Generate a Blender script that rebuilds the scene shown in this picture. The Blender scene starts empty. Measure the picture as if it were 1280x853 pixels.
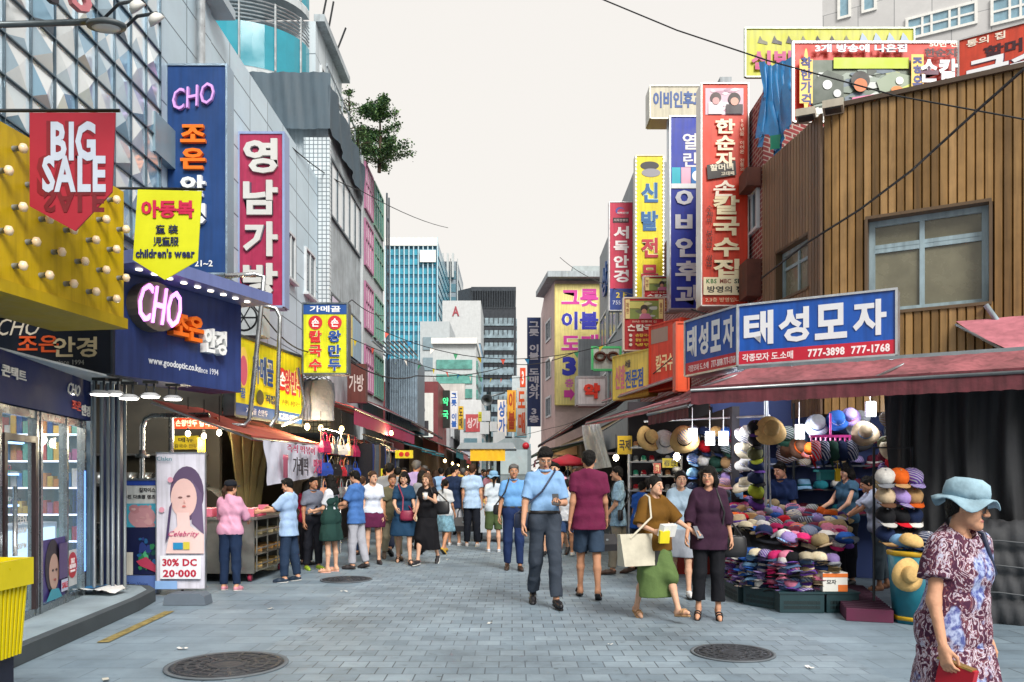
import bpy, math, random
import numpy as np
from mathutils import Matrix, Vector
R = math.radians
sc = bpy.context.scene
COL = sc.collection
# ---------------------------------------------------------------- camera
F, HZ, CX, CH = 1000.0, 598.0, 640.0, 1.42      # focal length in photo pixels, eye level, centre column, eye height
cam = bpy.data.objects.new('camera', bpy.data.cameras.new('camera'))
COL.objects.link(cam)
cam.location = (0, 0, CH)
cam.rotation_euler = (R(90), 0, 0)
cam.data.sensor_width = 36
cam.data.lens = 36 * F / 1280
cam.data.shift_y = (HZ - 426.5) / 1280
cam.data.clip_end = 2000
sc.camera = cam
# ---------------------------------------------------------------- sky and sun (bright overcast evening)
W = bpy.data.worlds.new("World"); sc.world = W; W.use_nodes = True
nt = W.node_tree; bg = nt.nodes['Background']
sky = nt.nodes.new('ShaderNodeTexSky'); sky.sky_type = 'NISHITA'; sky.sun_disc = False
sky.sun_elevation = R(40); sky.sun_rotation = R(156); sky.dust_density = 5; sky.air_density = 2
mx = nt.nodes.new('ShaderNodeMix'); mx.data_type = 'RGBA'
mx.inputs[0].default_value = .93
mx.inputs[7].default_value = (9.1, 8.72, 8.25, 1)
nt.links.new(sky.outputs[0], mx.inputs[6]); nt.links.new(mx.outputs[2], bg.inputs[0])
bg.inputs[1].default_value = 0.05
sl = bpy.data.lights.new('sun', 'SUN'); sl.energy = 2.0; sl.angle = R(25); sl.color = (1, .96, .9)
so = bpy.data.objects.new('sun', sl); COL.objects.link(so)
so.rotation_euler = (R(50), 0, R(24))
vs = sc.view_settings
vs.view_transform = 'Standard'; vs.look = 'None'; vs.exposure = 1.12; vs.gamma = 1; vs.use_curve_mapping = False
sc.cycles.max_bounces = 6; sc.cycles.diffuse_bounces = 3; sc.cycles.glossy_bounces = 3
sc.cycles.transparent_max_bounces = 8; sc.cycles.transmission_bounces = 4
sc.cycles.caustics_reflective = False; sc.cycles.caustics_refractive = False
random.seed(7)
# ---------------------------------------------------------------- helpers
def P(u, v, Y): return Vector(((u - CX) / F * Y, Y, CH + (HZ - v) / F * Y))
def G(u, v, z=0.0):
    Y = F * (CH - z) / (v - HZ); return Vector(((u - CX) / F * Y, Y, z))
def Zat(v, Y): return CH + (HZ - v) / F * Y
def PX(u, X): return X * F / (u - CX)          # depth at which column u meets the plane x = X

def lin(c):
    if isinstance(c, str):
        c = c.lstrip('#'); c = tuple(int(c[i:i + 2], 16) / 255 for i in (0, 2, 4))
        return tuple(x / 12.92 if x <= .04045 else ((x + .055) / 1.055) ** 2.4 for x in c)
    return tuple(c)

MATS = {}
def mat(c, rough=.6, metal=0., var=.18, scale=3., bump=0., bscale=40., emit=0., streak=0., key=None, alpha=1., spec=.5, trans=0.):
    """One procedural surface: a base colour with uneven dirt (and rain streaks), optional bump."""
    k = key or (c, rough, metal, var, scale, bump, bscale, emit, streak, alpha, spec, trans)
    if k in MATS: return MATS[k]
    m = bpy.data.materials.new('surface_%03d' % len(MATS)); m.use_nodes = True
    n, l = m.node_tree.nodes, m.node_tree.links
    b = n['Principled BSDF']; rgb = lin(c)
    b.inputs['Roughness'].default_value = rough; b.inputs['Metallic'].default_value = metal
    b.inputs['Specular IOR Level'].default_value = spec
    if alpha < 1: b.inputs['Alpha'].default_value = alpha
    if trans: b.inputs['Transmission Weight'].default_value = trans
    if emit:
        b.inputs['Emission Color'].default_value = (*rgb, 1); b.inputs['Emission Strength'].default_value = emit
    tc = n.new('ShaderNodeTexCoord')
    if var:
        no = n.new('ShaderNodeTexNoise'); no.inputs['Scale'].default_value = scale; no.inputs['Detail'].default_value = 5
        no.inputs['Roughness'].default_value = .65
        l.new(tc.outputs['Object'], no.inputs['Vector'])
        mr = n.new('ShaderNodeMapRange'); mr.inputs[1].default_value = .3; mr.inputs[2].default_value = .7
        mr.inputs[3].default_value = 1 - var; mr.inputs[4].default_value = 1 + var * .35
        l.new(no.outputs['Fac'], mr.inputs[0])
        fac = mr.outputs[0]
        if streak:
            mp = n.new('ShaderNodeMapping'); mp.inputs['Scale'].default_value = (7, 7, .5)
            l.new(tc.outputs['Object'], mp.inputs[0])
            n2 = n.new('ShaderNodeTexNoise'); n2.inputs['Scale'].default_value = 2.2; n2.inputs['Detail'].default_value = 4
            l.new(mp.outputs[0], n2.inputs['Vector'])
            m2 = n.new('ShaderNodeMapRange'); m2.inputs[1].default_value = .42; m2.inputs[2].default_value = .72
            m2.inputs[3].default_value = 1; m2.inputs[4].default_value = 1 - streak
            l.new(n2.outputs['Fac'], m2.inputs[0])
            mm = n.new('ShaderNodeMath'); mm.operation = 'MULTIPLY'
            l.new(fac, mm.inputs[0]); l.new(m2.outputs[0], mm.inputs[1]); fac = mm.outputs[0]
        vm = n.new('ShaderNodeVectorMath'); vm.operation = 'SCALE'
        vm.inputs[0].default_value = rgb; l.new(fac, vm.inputs['Scale'])
        l.new(vm.outputs[0], b.inputs['Base Color'])
        r2 = n.new('ShaderNodeMapRange'); r2.inputs[1].default_value = .3; r2.inputs[2].default_value = .7
        r2.inputs[3].default_value = max(.05, rough - .12); r2.inputs[4].default_value = min(1, rough + .12)
        l.new(no.outputs['Fac'], r2.inputs[0]); l.new(r2.outputs[0], b.inputs['Roughness'])
    else:
        b.inputs['Base Color'].default_value = (*rgb, 1)
    if bump:
        n3 = n.new('ShaderNodeTexNoise'); n3.inputs['Scale'].default_value = bscale; n3.inputs['Detail'].default_value = 4
        l.new(tc.outputs['Object'], n3.inputs['Vector'])
        bp = n.new('ShaderNodeBump'); bp.inputs['Strength'].default_value = bump; bp.inputs['Distance'].default_value = .02
        l.new(n3.outputs['Fac'], bp.inputs['Height']); l.new(bp.outputs[0], b.inputs['Normal'])
    MATS[k] = m
    return m

def paint(c, **k): return mat(c, **{**dict(rough=.45, var=.12, streak=.12), **k})
def cloth(c, **k): return mat(c, **{**dict(rough=.9, var=.22, scale=9, bump=.5, bscale=28, spec=.2), **k})
def metal(c='9aa0a4', **k): return mat(c, **{**dict(rough=.38, metal=.85, var=.2, scale=6), **k})
def glow(c, e): return mat(c, emit=e, var=0)
STEEL = metal('b4b8ba', rough=.25); DKMETAL = metal('3a3d40', rough=.5); BLACK = paint('15161a'); WHITE = paint('e6e6e2')
GREY = paint('8b8f92')

CHARS = "%',-.0123456789:ABCDEFGHIJKLMNOPQRSTUVWXYZabcdefghijklmnopqrstuvwxyz~·児服童装가각개격경고골과국그꿀나남냉년누뉴니다대도독동두떡래렌릇리린만맛매머메면모문발밥방백보복볶불비상서석성세소손송수순스신쌈아안약어에여열영오온왕울원은을의이인일입자재전점접제조종좋즈즉직진집째착찰천초층칼콘태택통트특한할화후"
_GL, _FO = {}, []
def _glyphs(chars, bold, shear):
    """All letters of one weight are shaped in one go, one letter per line, then told apart by line."""
    if not _FO:
        c = bpy.data.curves.new('lettering', 'FONT'); _FO.append(bpy.data.objects.new('lettering', c))
    o = _FO[0]; c = o.data; c.body = '\n'.join(chars); c.offset = bold; c.resolution_u = 2; c.shear = shear; c.space_line = 3
    me = o.to_mesh(); n = len(me.vertices)
    v = np.zeros(n * 3); me.vertices.foreach_get('co', v); v = v.reshape(-1, 3)[:, :2]
    li = np.clip(np.round((.3 - v[:, 1]) / 3.0).astype(int), 0, len(chars) - 1)
    idx = np.zeros(n, int); gl = [([], []) for _ in chars]; cnt = [0] * len(chars)
    for i in range(n):
        k = li[i]; idx[i] = cnt[k]; cnt[k] += 1; gl[k][0].append((v[i, 0], v[i, 1] + 3.0 * k))
    for p in me.polygons:
        vs_ = list(p.vertices); gl[li[vs_[0]]][1].append([int(idx[j]) for j in vs_])
    o.to_mesh_clear()
    for ch, (a, f) in zip(chars, gl): _GL[(ch, bold, shear)] = (np.array(a).reshape(-1, 2), f)
def text_mesh(s, bold=.012, shear=0.):
    k, bold, shear = shear, min((0., .022, .036, .06), key=lambda q: abs(q - bold)), 0.
    if (CHARS[0], bold, shear) not in _GL: _glyphs(CHARS, bold, shear)
    x, V, Fc = 0., [], []
    for ch in s:
        if ch == ' ': x += .3; continue
        if (ch, bold, shear) not in _GL: _glyphs(ch, bold, shear)
        v, f = _GL[(ch, bold, shear)]
        if not len(v): continue
        b = sum(len(q) for q in V); V.append(v + (x, 0)); Fc += [[i + b for i in p] for p in f]
        x += .92 if ord(ch) > 0x2e80 else v[:, 0].max() + max(v[:, 0].min(), .03)
    V = np.concatenate(V) if V else np.zeros((0, 2))
    if k: V[:, 0] += k * V[:, 1]
    return V, Fc

class MB:
    """Collects shapes, then links them as ONE mesh object."""
    def __init__(s, m=None):
        s.v, s.f, s.mi, s.mats, s.cur, s.sm = [], [], [], [], 0, []
        s.smooth = False
        s.T = None
        if m: s.m(m)
    def m(s, m):
        if m not in s.mats: s.mats.append(m)
        s.cur = s.mats.index(m); return s
    def add(s, vs, fs):
        b = len(s.v)
        if s.T is not None: vs = [s.T @ Vector(p) for p in vs]
        s.v.extend([tuple(p) for p in vs])
        for f in fs:
            s.f.append([i + b for i in f]); s.mi.append(s.cur); s.sm.append(s.smooth)
        return s
    def box(s, x0, x1, y0, y1, z0, z1):
        v = [(x0, y0, z0), (x1, y0, z0), (x1, y1, z0), (x0, y1, z0), (x0, y0, z1), (x1, y0, z1), (x1, y1, z1), (x0, y1, z1)]
        return s.add(v, [(3, 2, 1, 0), (4, 5, 6, 7), (0, 1, 5, 4), (1, 2, 6, 5), (2, 3, 7, 6), (3, 0, 4, 7)])
    def cbox(s, c, d, rz=0, rx=0, ry=0):
        M = Matrix.Translation(c) @ Matrix.Rotation(rz, 4, 'Z') @ Matrix.Rotation(ry, 4, 'Y') @ Matrix.Rotation(rx, 4, 'X')
        x, y, z = d[0] / 2, d[1] / 2, d[2] / 2
        v = [M @ Vector(p) for p in [(-x, -y, -z), (x, -y, -z), (x, y, -z), (-x, y, -z), (-x, -y, z), (x, -y, z), (x, y, z), (-x, y, z)]]
        return s.add(v, [(3, 2, 1, 0), (4, 5, 6, 7), (0, 1, 5, 4), (1, 2, 6, 5), (2, 3, 7, 6), (3, 0, 4, 7)])
    def quad(s, a, b, c, d): return s.add([a, b, c, d], [(0, 1, 2, 3)])
    def slab(s, a, b, c, d, t):
        """A quad with thickness t (vector or along its normal)."""
        a, b, c, d = map(Vector, (a, b, c, d))
        if not isinstance(t, Vector):
            t = (b - a).cross(d - a).normalized() * t
        v = [a, b, c, d, a + t, b + t, c + t, d + t]
        return s.add(v, [(3, 2, 1, 0), (4, 5, 6, 7), (0, 1, 5, 4), (1, 2, 6, 5), (2, 3, 7, 6), (3, 0, 4, 7)])
    def prism(s, pts, t):
        """Planar outline pushed along vector t."""
        n = len(pts); t = Vector(t); v = [Vector(p) for p in pts]; v += [p + t for p in v]
        fs = [tuple(range(n))[::-1], tuple(range(n, 2 * n))] + [(i, (i + 1) % n, n + (i + 1) % n, n + i) for i in range(n)]
        return s.add(v, fs)
    def tube(s, pts, r, n=8, cap=True):
        pts = [Vector(p) for p in pts]; k = len(pts)
        rs = r if isinstance(r, (list, tuple)) else [r] * k
        vs, fs, up = [], [], None
        for i, p in enumerate(pts):
            d = (pts[min(i + 1, k - 1)] - pts[max(i - 1, 0)])
            if d.length < 1e-9: d = Vector((0, 0, 1))
            d.normalize()
            if up is None: up = Vector((0, 0, 1)) if abs(d.z) < .9 else Vector((1, 0, 0))
            x = d.cross(up)
            if x.length < 1e-6: x = d.cross(Vector((0, 1, 0.01)))
            x.normalize(); y = x.cross(d); up = y
            for j in range(n):
                a = 2 * math.pi * j / n
                vs.append(p + (x * math.cos(a) + y * math.sin(a)) * rs[i])
        for i in range(k - 1):
            for j in range(n):
                fs.append((i * n + j, i * n + (j + 1) % n, (i + 1) * n + (j + 1) % n, (i + 1) * n + j))
        if cap: fs += [tuple(range(n)), tuple(range((k - 1) * n, k * n))[::-1]]
        sm = s.smooth; s.smooth = n > 5; s.add(vs, fs); s.smooth = sm; return s
    def lathe(s, prof, c=(0, 0, 0), n=16, sx=1, sy=1, fn=None, M=None):
        """prof: (radius, z) list turned about a vertical axis at c."""
        vs, fs = [], []
        for r, z in prof:
            for j in range(n):
                a = 2 * math.pi * j / n
                p = Vector((r * math.cos(a) * sx, r * math.sin(a) * sy, z))
                if fn: p = fn(p, a)
                if M: p = M @ p
                vs.append(Vector(c) + p)
        for i in range(len(prof) - 1):
            for j in range(n):
                fs.append((i * n + j, i * n + (j + 1) % n, (i + 1) * n + (j + 1) % n, (i + 1) * n + j))
        fs += [tuple(range(n))[::-1], tuple(range((len(prof) - 1) * n, len(prof) * n))]
        sm = s.smooth; s.smooth = True; s.add(vs, fs); s.smooth = sm; return s
    def sheet(s, fn, nu, nv, smooth=True):
        vs = [fn(i / nu, j / nv) for j in range(nv + 1) for i in range(nu + 1)]
        fs = [(j * (nu + 1) + i, j * (nu + 1) + i + 1, (j + 1) * (nu + 1) + i + 1, (j + 1) * (nu + 1) + i) for j in range(nv) for i in range(nu)]
        sm = s.smooth; s.smooth = smooth; s.add(vs, fs); s.smooth = sm; return s
    def text(s, t, x, z, h, w=None, y=0., d=.01, bold=.012, vert=False, pitch=None, shear=0., rot=0.):
        """Letters in the local x/z plane facing -y, centred on (x, z), fitted to height h (and width w); vert stacks them."""
        if vert:
            n = len(t); pitch = pitch or h / n
            for i, ch in enumerate(t):
                if ch != ' ':
                    s.text(ch, x, z + (n - 1) * pitch / 2 - i * pitch, None, None, y, d, bold, pitch=(w or pitch * .92, pitch * .94), rot=rot)
            return s
        v, f = text_mesh(t, bold, shear)
        if not len(v): return s
        lo, hi = v.min(0), v.max(0); c = (lo + hi) / 2; e = hi - lo
        if h is None:                       # one cell of a vertical line: common em scale
            c = np.array([c[0], .36]); kx, kz = pitch[0] / .96, pitch[1] / .98
        else:
            kz = h / max(e[1], 1e-6); kx = (w / max(e[0], 1e-6)) if w else kz
        q = (v - c) * (kx, kz); n = len(q)
        if rot: q = np.stack([q[:, 0] * math.cos(rot) - q[:, 1] * math.sin(rot), q[:, 0] * math.sin(rot) + q[:, 1] * math.cos(rot)], 1)
        fr = [(x + a, y, z + b) for a, b in q]
        cnt = {}
        for p in f:
            for i in range(len(p)):
                a, b = p[i], p[(i + 1) % len(p)]
                cnt[(a, b)] = 1
        s.add([(a, y - d, b) for a, _, b in fr] + fr, list(f) + [(a, b, b + n, a + n) for (a, b) in cnt if (b, a) not in cnt])
        return s
    def build(s, name, parent=None, label=None, world=True, stuff=False):
        me = bpy.data.meshes.new(name)
        vs = s.v
        if parent is not None and world:
            Mi = FR[parent.name].inverted(); vs = [Mi @ Vector(p) for p in vs]
        me.from_pydata([tuple(p) for p in vs], [], s.f)
        for m in s.mats: me.materials.append(m)
        if s.f:
            me.polygons.foreach_set('material_index', s.mi); me.polygons.foreach_set('use_smooth', s.sm)
        me.update()
        o = bpy.data.objects.new(name, me); COL.objects.link(o)
        if parent is not None: o.parent = parent; FR[o.name] = FR[parent.name]
        else: FR[o.name] = Matrix.Identity(4)
        if label: o['label'] = label
        return o
FR = {}
LABELS = {}
def tag(o, label, cat, group=None, kind=None):
    o['label'] = label; o['category'] = cat
    if group: o['group'] = group
    if kind: o['kind'] = kind
    return o
def thing(name, label, cat, loc=(0, 0, 0), rz=0, group=None):
    o = bpy.data.objects.new(name, None); COL.objects.link(o)
    o.location = loc; o.rotation_euler = (0, 0, rz); o.empty_display_size = .1
    FR[o.name] = Matrix.Translation(Vector(loc)) @ Matrix.Rotation(rz, 4, 'Z')
    return tag(o, label, cat, group)
def struct(mb, name):
    o = mb.build(name); o['kind'] = 'structure'; return o
def one(mb, name, label, cat, loc=None, group=None, smooth=None):
    """A thing that is one mesh; its origin goes to loc."""
    o = mb.build(name)
    if loc is not None:
        L = Vector(loc); o.data.transform(Matrix.Translation(-L)); o.location = L
        FR[o.name] = Matrix.Translation(L)
    return tag(o, label, cat, group)
def dup(o, parent=None, swap=None):
    """A thing with copies of its parts; swap replaces materials on the copies."""
    c = o.copy(); COL.objects.link(c)
    if parent is not None: c.parent = parent
    if swap and c.type == 'MESH':
        for sl_ in c.material_slots:
            if sl_.material in swap:
                m = swap[sl_.material]; sl_.link = 'OBJECT'; sl_.material = m
    for ch in KIDS(o): dup(ch, c, swap)
    return c
_kid = {}
def KIDS(o):
    return [x for x in o.children]
# ---------------------------------------------------------------- planes seen in the photo
class Face:
    """A vertical plane through p0 running along d (left to right as seen); its normal looks at the viewer."""
    def __init__(s, p0, d):
        s.p = Vector((p0[0], p0[1], 0)); s.d = Vector((d[0], d[1], 0)).normalized(); s.n = Vector((s.d.y, -s.d.x, 0))
        s.rz = math.atan2(s.d.y, s.d.x)
    def uv(s, u, v):
        k = (u - CX) / F; t = (k * s.p.y - s.p.x) / (s.d.x - k * s.d.y)
        return t, Zat(v, s.p.y + s.d.y * t)
    def pt(s, t, z, off=0.): return s.p + s.d * t + s.n * off + Vector((0, 0, z))
    def box(s, mb, t0, t1, z0, z1, o0, o1):
        a = [s.pt(t0, z0, o0), s.pt(t1, z0, o0), s.pt(t1, z0, o1), s.pt(t0, z0, o1)]
        return mb.prism(a, (0, 0, z1 - z0))
def front(Y): return Face((0, Y), (1, 0))
LEFT = Face((-5, 0), (0, 1)); RIGHT = Face((4, 0), (0, -1))

def grid_mat(c1, c2, cm, w, h, ax, off=.5, ms=.02, rough=.6, bump=.4, var=.15, key=None, smooth=.1, bias=0., spec=.4, stain=0.):
    """Blocks, tiles or panels: a running bond laid in world metres on the plane ax ('xy', 'xz' or 'yz')."""
    key = ('grid', c1, c2, cm, w, h, ax, off, ms, rough, bump)
    if key in MATS: return MATS[key]
    m = bpy.data.materials.new('surface_%03d' % len(MATS)); m.use_nodes = True; n, l = m.node_tree.nodes, m.node_tree.links
    b = n['Principled BSDF']; b.inputs['Roughness'].default_value = rough; b.inputs['Specular IOR Level'].default_value = spec
    tc = n.new('ShaderNodeTexCoord'); sp = n.new('ShaderNodeSeparateXYZ'); cb = n.new('ShaderNodeCombineXYZ')
    l.new(tc.outputs['Object'], sp.inputs[0])
    for i, a in enumerate(ax): l.new(sp.outputs['xyz'.index(a)], cb.inputs[i])
    br = n.new('ShaderNodeTexBrick'); br.offset = off; br.inputs['Scale'].default_value = 1
    br.inputs['Color1'].default_value = (*lin(c1), 1); br.inputs['Color2'].default_value = (*lin(c2), 1); br.inputs['Mortar'].default_value = (*lin(cm), 1)
    br.inputs['Brick Width'].default_value = w; br.inputs['Row Height'].default_value = h
    br.inputs['Mortar Size'].default_value = ms; br.inputs['Mortar Smooth'].default_value = smooth; br.inputs['Bias'].default_value = bias
    l.new(cb.outputs[0], br.inputs['Vector'])
    no = n.new('ShaderNodeTexNoise'); no.inputs['Scale'].default_value = .9; no.inputs['Detail'].default_value = 8; no.inputs['Roughness'].default_value = .7
    l.new(tc.outputs['Object'], no.inputs['Vector'])
    mr = n.new('ShaderNodeMapRange'); mr.inputs[1].default_value = .3; mr.inputs[2].default_value = .7
    mr.inputs[3].default_value = 1 - var; mr.inputs[4].default_value = 1 + var * .6; l.new(no.outputs[0], mr.inputs[0])
    vm = n.new('ShaderNodeVectorMath'); vm.operation = 'SCALE'; l.new(br.outputs[0], vm.inputs[0]); l.new(mr.outputs[0], vm.inputs['Scale'])
    out = vm.outputs[0]
    if stain:
        ns = n.new('ShaderNodeTexNoise'); ns.inputs['Scale'].default_value = 7; ns.inputs['Detail'].default_value = 3
        l.new(tc.outputs['Object'], ns.inputs['Vector'])
        rs = n.new('ShaderNodeMapRange'); rs.inputs[1].default_value = .62; rs.inputs[2].default_value = .74; rs.inputs[3].default_value = 1; rs.inputs[4].default_value = 1 - stain
        l.new(ns.outputs[0], rs.inputs[0])
        v2 = n.new('ShaderNodeVectorMath'); v2.operation = 'SCALE'; l.new(out, v2.inputs[0]); l.new(rs.outputs[0], v2.inputs['Scale']); out = v2.outputs[0]
    if stain:       # chewing gum spots, and joints that fill up with dust in places
        vo = n.new('ShaderNodeTexVoronoi'); vo.inputs['Scale'].default_value = 2.6; l.new(tc.outputs['Object'], vo.inputs['Vector'])
        g_ = n.new('ShaderNodeMapRange'); g_.inputs[1].default_value = .045; g_.inputs[2].default_value = .06; g_.inputs[3].default_value = .55; g_.inputs[4].default_value = 1; l.new(vo.outputs['Distance'], g_.inputs[0])
        v3 = n.new('ShaderNodeVectorMath'); v3.operation = 'SCALE'; l.new(out, v3.inputs[0]); l.new(g_.outputs[0], v3.inputs['Scale'])
        nd = n.new('ShaderNodeTexNoise'); nd.inputs['Scale'].default_value = .55; nd.inputs['Detail'].default_value = 4; l.new(tc.outputs['Object'], nd.inputs['Vector'])
        dr_ = n.new('ShaderNodeMapRange'); dr_.inputs[1].default_value = .42; dr_.inputs[2].default_value = .62; dr_.inputs[4].default_value = .85; l.new(nd.outputs[0], dr_.inputs[0])
        jm = n.new('ShaderNodeMath'); jm.operation = 'MULTIPLY'; l.new(br.outputs['Fac'], jm.inputs[0]); l.new(dr_.outputs[0], jm.inputs[1])
        m3 = n.new('ShaderNodeMix'); m3.data_type = 'RGBA'; l.new(jm.outputs[0], m3.inputs[0]); l.new(v3.outputs[0], m3.inputs[6]); m3.inputs[7].default_value = (*[.85 * q for q in lin(c2)], 1); out = m3.outputs[2]
    l.new(out, b.inputs['Base Color'])
    bp = n.new('ShaderNodeBump'); bp.inputs['Strength'].default_value = bump; bp.inputs['Distance'].default_value = .01; bp.invert = True
    l.new(br.outputs['Fac'], bp.inputs['Height']); l.new(bp.outputs[0], b.inputs['Normal'])
    MATS[key] = m; return m

GLASS = mat('2c4654', rough=.07, var=.2, scale=1.2, spec=.9); GLASSB = mat('3f7f94', rough=.08, var=.3, scale=.5, spec=.9)
PANEG = mat('75725f', rough=.25, var=.3, scale=2.5); TEAL = mat('1b8fa3', rough=.12, var=.25, scale=.6, spec=.8)
FRAMEW = paint('cfd6da'); FRAMEB = paint('98aeb6', var=.25, streak=.3); CONC = mat('b4bec4', rough=.85, var=.35, scale=1.5, streak=.3, bump=.2)
WHITEW = mat('bcc4c8', rough=.7, var=.15, scale=.6, streak=.2)

# ---------------------------------------------------------------- ground
mb = MB(mat((.10, .12, .14), rough=.9, var=.3, scale=.5)); mb.quad((-400, -20, -.008), (400, -20, -.008), (400, 900, -.008), (-400, 900, -.008)); struct(mb, 'ground')
PAVE = grid_mat((.24, .308, .362), (.168, .226, .276), (.078, .1, .122), .2, .2, 'xy', .5, .0052, .62, .5, .42, stain=.3)
mb = MB(PAVE); mb.quad((-2.0, -2, 0), (2.75, -2, 0), (1.9, 90, 0), (-2.4, 90, 0)); struct(mb, 'street')
SLAB = grid_mat((.218, .288, .345), (.172, .235, .29), (.09, .118, .145), .62, .30, 'xy', .5, .006, .65, .4, .36, stain=.2)
mb = MB(SLAB)
mb.quad((-7, -2, -.004), (-2.0, -2, -.004), (-2.4, 90, -.004), (-7, 90, -.004))
mb.quad((2.75, -2, -.004), (12, -2, -.004), (9, 90, -.004), (1.9, 90, -.004)); struct(mb, 'pavement')
# raised stone kerb in front of the optician
mb = MB(mat((.27, .34, .38), rough=.7, var=.3, scale=2, bump=.15)); kz = .13
ke = [(-3.45, 2.5), (-3.72, 5.9), (-4.0, 8.6), (-4.12, 9.25), (-4.35, 9.6), (-4.75, 9.75)]
mb.prism([(-5.6, 2.5, .02), *[(x - .1, y, .02) for x, y in ke], (-5.6, 9.75, .02)], (0, 0, kz - .02))
struct(mb, 'kerb_path')
mb = MB(mat((.06, .075, .085), rough=.8, var=.3))
for (a, b) in zip(ke, ke[1:]):
    mb.prism([(a[0] - .1, a[1], 0), (a[0], a[1], 0), (b[0], b[1], 0), (b[0] - .1, b[1], 0)], (0, 0, kz + .004))
struct(mb, 'kerb')
mb = MB(mat('94844c', rough=.85, var=.75, scale=11))
a, b = G(128, 803, .004), G(212, 764, .004); w = Vector((.05, .01, 0)); mb.quad(a - w, a + w, b + w, b - w)
o = struct(mb, 'road_marking')
# manholes
IRON = mat((.05, .055, .065), rough=.55, metal=.4, var=.4, scale=12, bump=.5, bscale=30)
for (u, v, r, lb) in ((284, 832, .45, 'large round iron manhole cover beside the kerb'), (916, 817, .335, 'round iron manhole cover in front of the hat pile'), (433, 725, .36, 'small dark manhole cover by the shoppers in the queue')):
    c = G(u, v); t = thing('manhole_cover', lb, 'manhole cover', c, 0, 'manhole covers in the street')
    m_ = MB(mat((.12, .14, .16), rough=.7, var=.3)); m_.lathe([(r * .93, .002), (r * .93, .012), (r, .012), (r, .001)], n=40); m_.build('rim', t, world=False)
    m_ = MB(IRON); m_.lathe([(r * .92, .001), (r * .92, .009), (.001, .009)], n=40)
    for k in range(1, 5):
        q = r * (.1 + .19 * k); m_.lathe([(q - .018, .008), (q - .014, .015), (q + .014, .015), (q + .018, .008)], n=40)
    for k in range(16):
        a = k * math.pi / 8; m_.cbox((r * .62 * math.cos(a), r * .62 * math.sin(a), .011), (r * .5, .022, .01), a)
    m_.build('cover', t, world=False)

# ---------------------------------------------------------------- buildings
def window(root, fc, t0, t1, z0, z1, pane=GLASS, frame=FRAMEW, bars=(), rails=(), fw=.05, proud=.06, sill=False, base=0.):
    """frame (with its bars and rails) > pane; the pane sits back inside the frame."""
    m_ = MB(frame)
    for (a, b, c, d) in ((t0, t1, z0, z0 + fw), (t0, t1, z1 - fw, z1), (t0, t0 + fw, z0 + fw, z1 - fw), (t1 - fw, t1, z0 + fw, z1 - fw)):
        fc.box(m_, a, b, c, d, base, base + proud)
    for k in bars: x = t0 + (t1 - t0) * k; fc.box(m_, x - fw * .4, x + fw * .4, z0 + fw, z1 - fw, base, base + proud * .85)
    for k in rails: z = z0 + (z1 - z0) * k; fc.box(m_, t0 + fw, t1 - fw, z - fw * .4, z + fw * .4, base, base + proud * .8)
    if sill: fc.box(m_, t0 - .05, t1 + .05, z0 - .06, z0 - .002, base, base + proud + .06)
    w = m_.build('window', root)
    p = MB(pane); fc.box(p, t0 + fw * .9, t1 - fw * .9, z0 + fw * .9, z1 - fw * .9, base + .004, base + .02); p.build('pane', w)
    return w
def block(root, pts, z0, z1, m, name='wall'):
    m_ = MB(m); m_.prism([(x, y, z0) for x, y in pts], (0, 0, z1 - z0)); return m_.build(name, root)

# left: tall silver building whose lower end is faceted glass
bA = thing('department_building', 'tall silver building with faceted triangular glass panels above the yellow sign', 'building', (-5, 10, 0))
PANW = grid_mat('bfd3e0', 'b2c8d6', '5c6c78', 1.15, .62, 'yz', 0, .012, .4, .3, .12)
block(bA, [(-12, -2), (-5, -2), (-5, 13.3), (-12, 13.3)], 4.4, 16, PANW)
block(bA, [(-12, -2), (-5.9, -2), (-5.9, 9.2), (-12, 9.2)], 0, 4.38, paint('20242c'), 'shop_shade_block')  # dark colour stands in for the shade inside the ground floor shop
FAC = [mat(c, rough=.16, metal=.45, var=.1) for c in ('d8e4ea', 'c4d6e2', 'b0c8d8', 'e8eef0', '8fb4cc')]
rr = random.Random(3)
mb = MB(); ny, nz = 26, 20; y0, z0, cw, chh = .0, 4.5, .43, .41
for j in range(nz):
    for i in range(ny):
        a, b, c, d = y0 + i * cw, y0 + (i + 1) * cw, z0 + j * chh, z0 + (j + 1) * chh
        x = -4.93; e = rr.uniform(.015, .07); k = rr.random()
        q = [Vector((x, a, c)), Vector((x, b, c)), Vector((x, b, d)), Vector((x, a, d))]; ap = Vector((x + e, a + cw * rr.choice((.25, .5, .75)), c + chh * rr.choice((.3, .5, .7))))
        for s_ in range(4):
            mb.m(FAC[rr.randrange(5)] if rr.random() < .6 else FAC[3]); mb.add([q[s_], q[(s_ + 1) % 4], ap], [(0, 1, 2)])
mb.build('faceted_glass', bA)
mb = MB(metal('6d7f8c', rough=.4))
for i in range(0, ny + 1): mb.box(-4.99, -4.9, y0 + i * cw - .006, y0 + i * cw + .006, z0, z0 + nz * chh)
for j in range(0, nz + 1): mb.box(-4.99, -4.898, y0, y0 + ny * cw, z0 + j * chh - .007, z0 + j * chh + .007)
mb.build('glazing_bars', bA)
mb = MB(mat('7d97a6', rough=.4)); mb.box(-4.996, -4.88, 10.95, 11.75, 5.9, 6.45); mb.build('vent_box', bA)
mb = MB(metal('c6ccd0')); mb.tube([(-4.9, 12.6, 7.0), (-4.9, 12.6, 16)], .07); mb.build('drain_pipe', bA)
mb = MB(mat('aab8c2', rough=.5)); mb.box(-5.1, -4.7, 12.9, 13.6, 9.2, 9.35); mb.build('soffit', bA)
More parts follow.
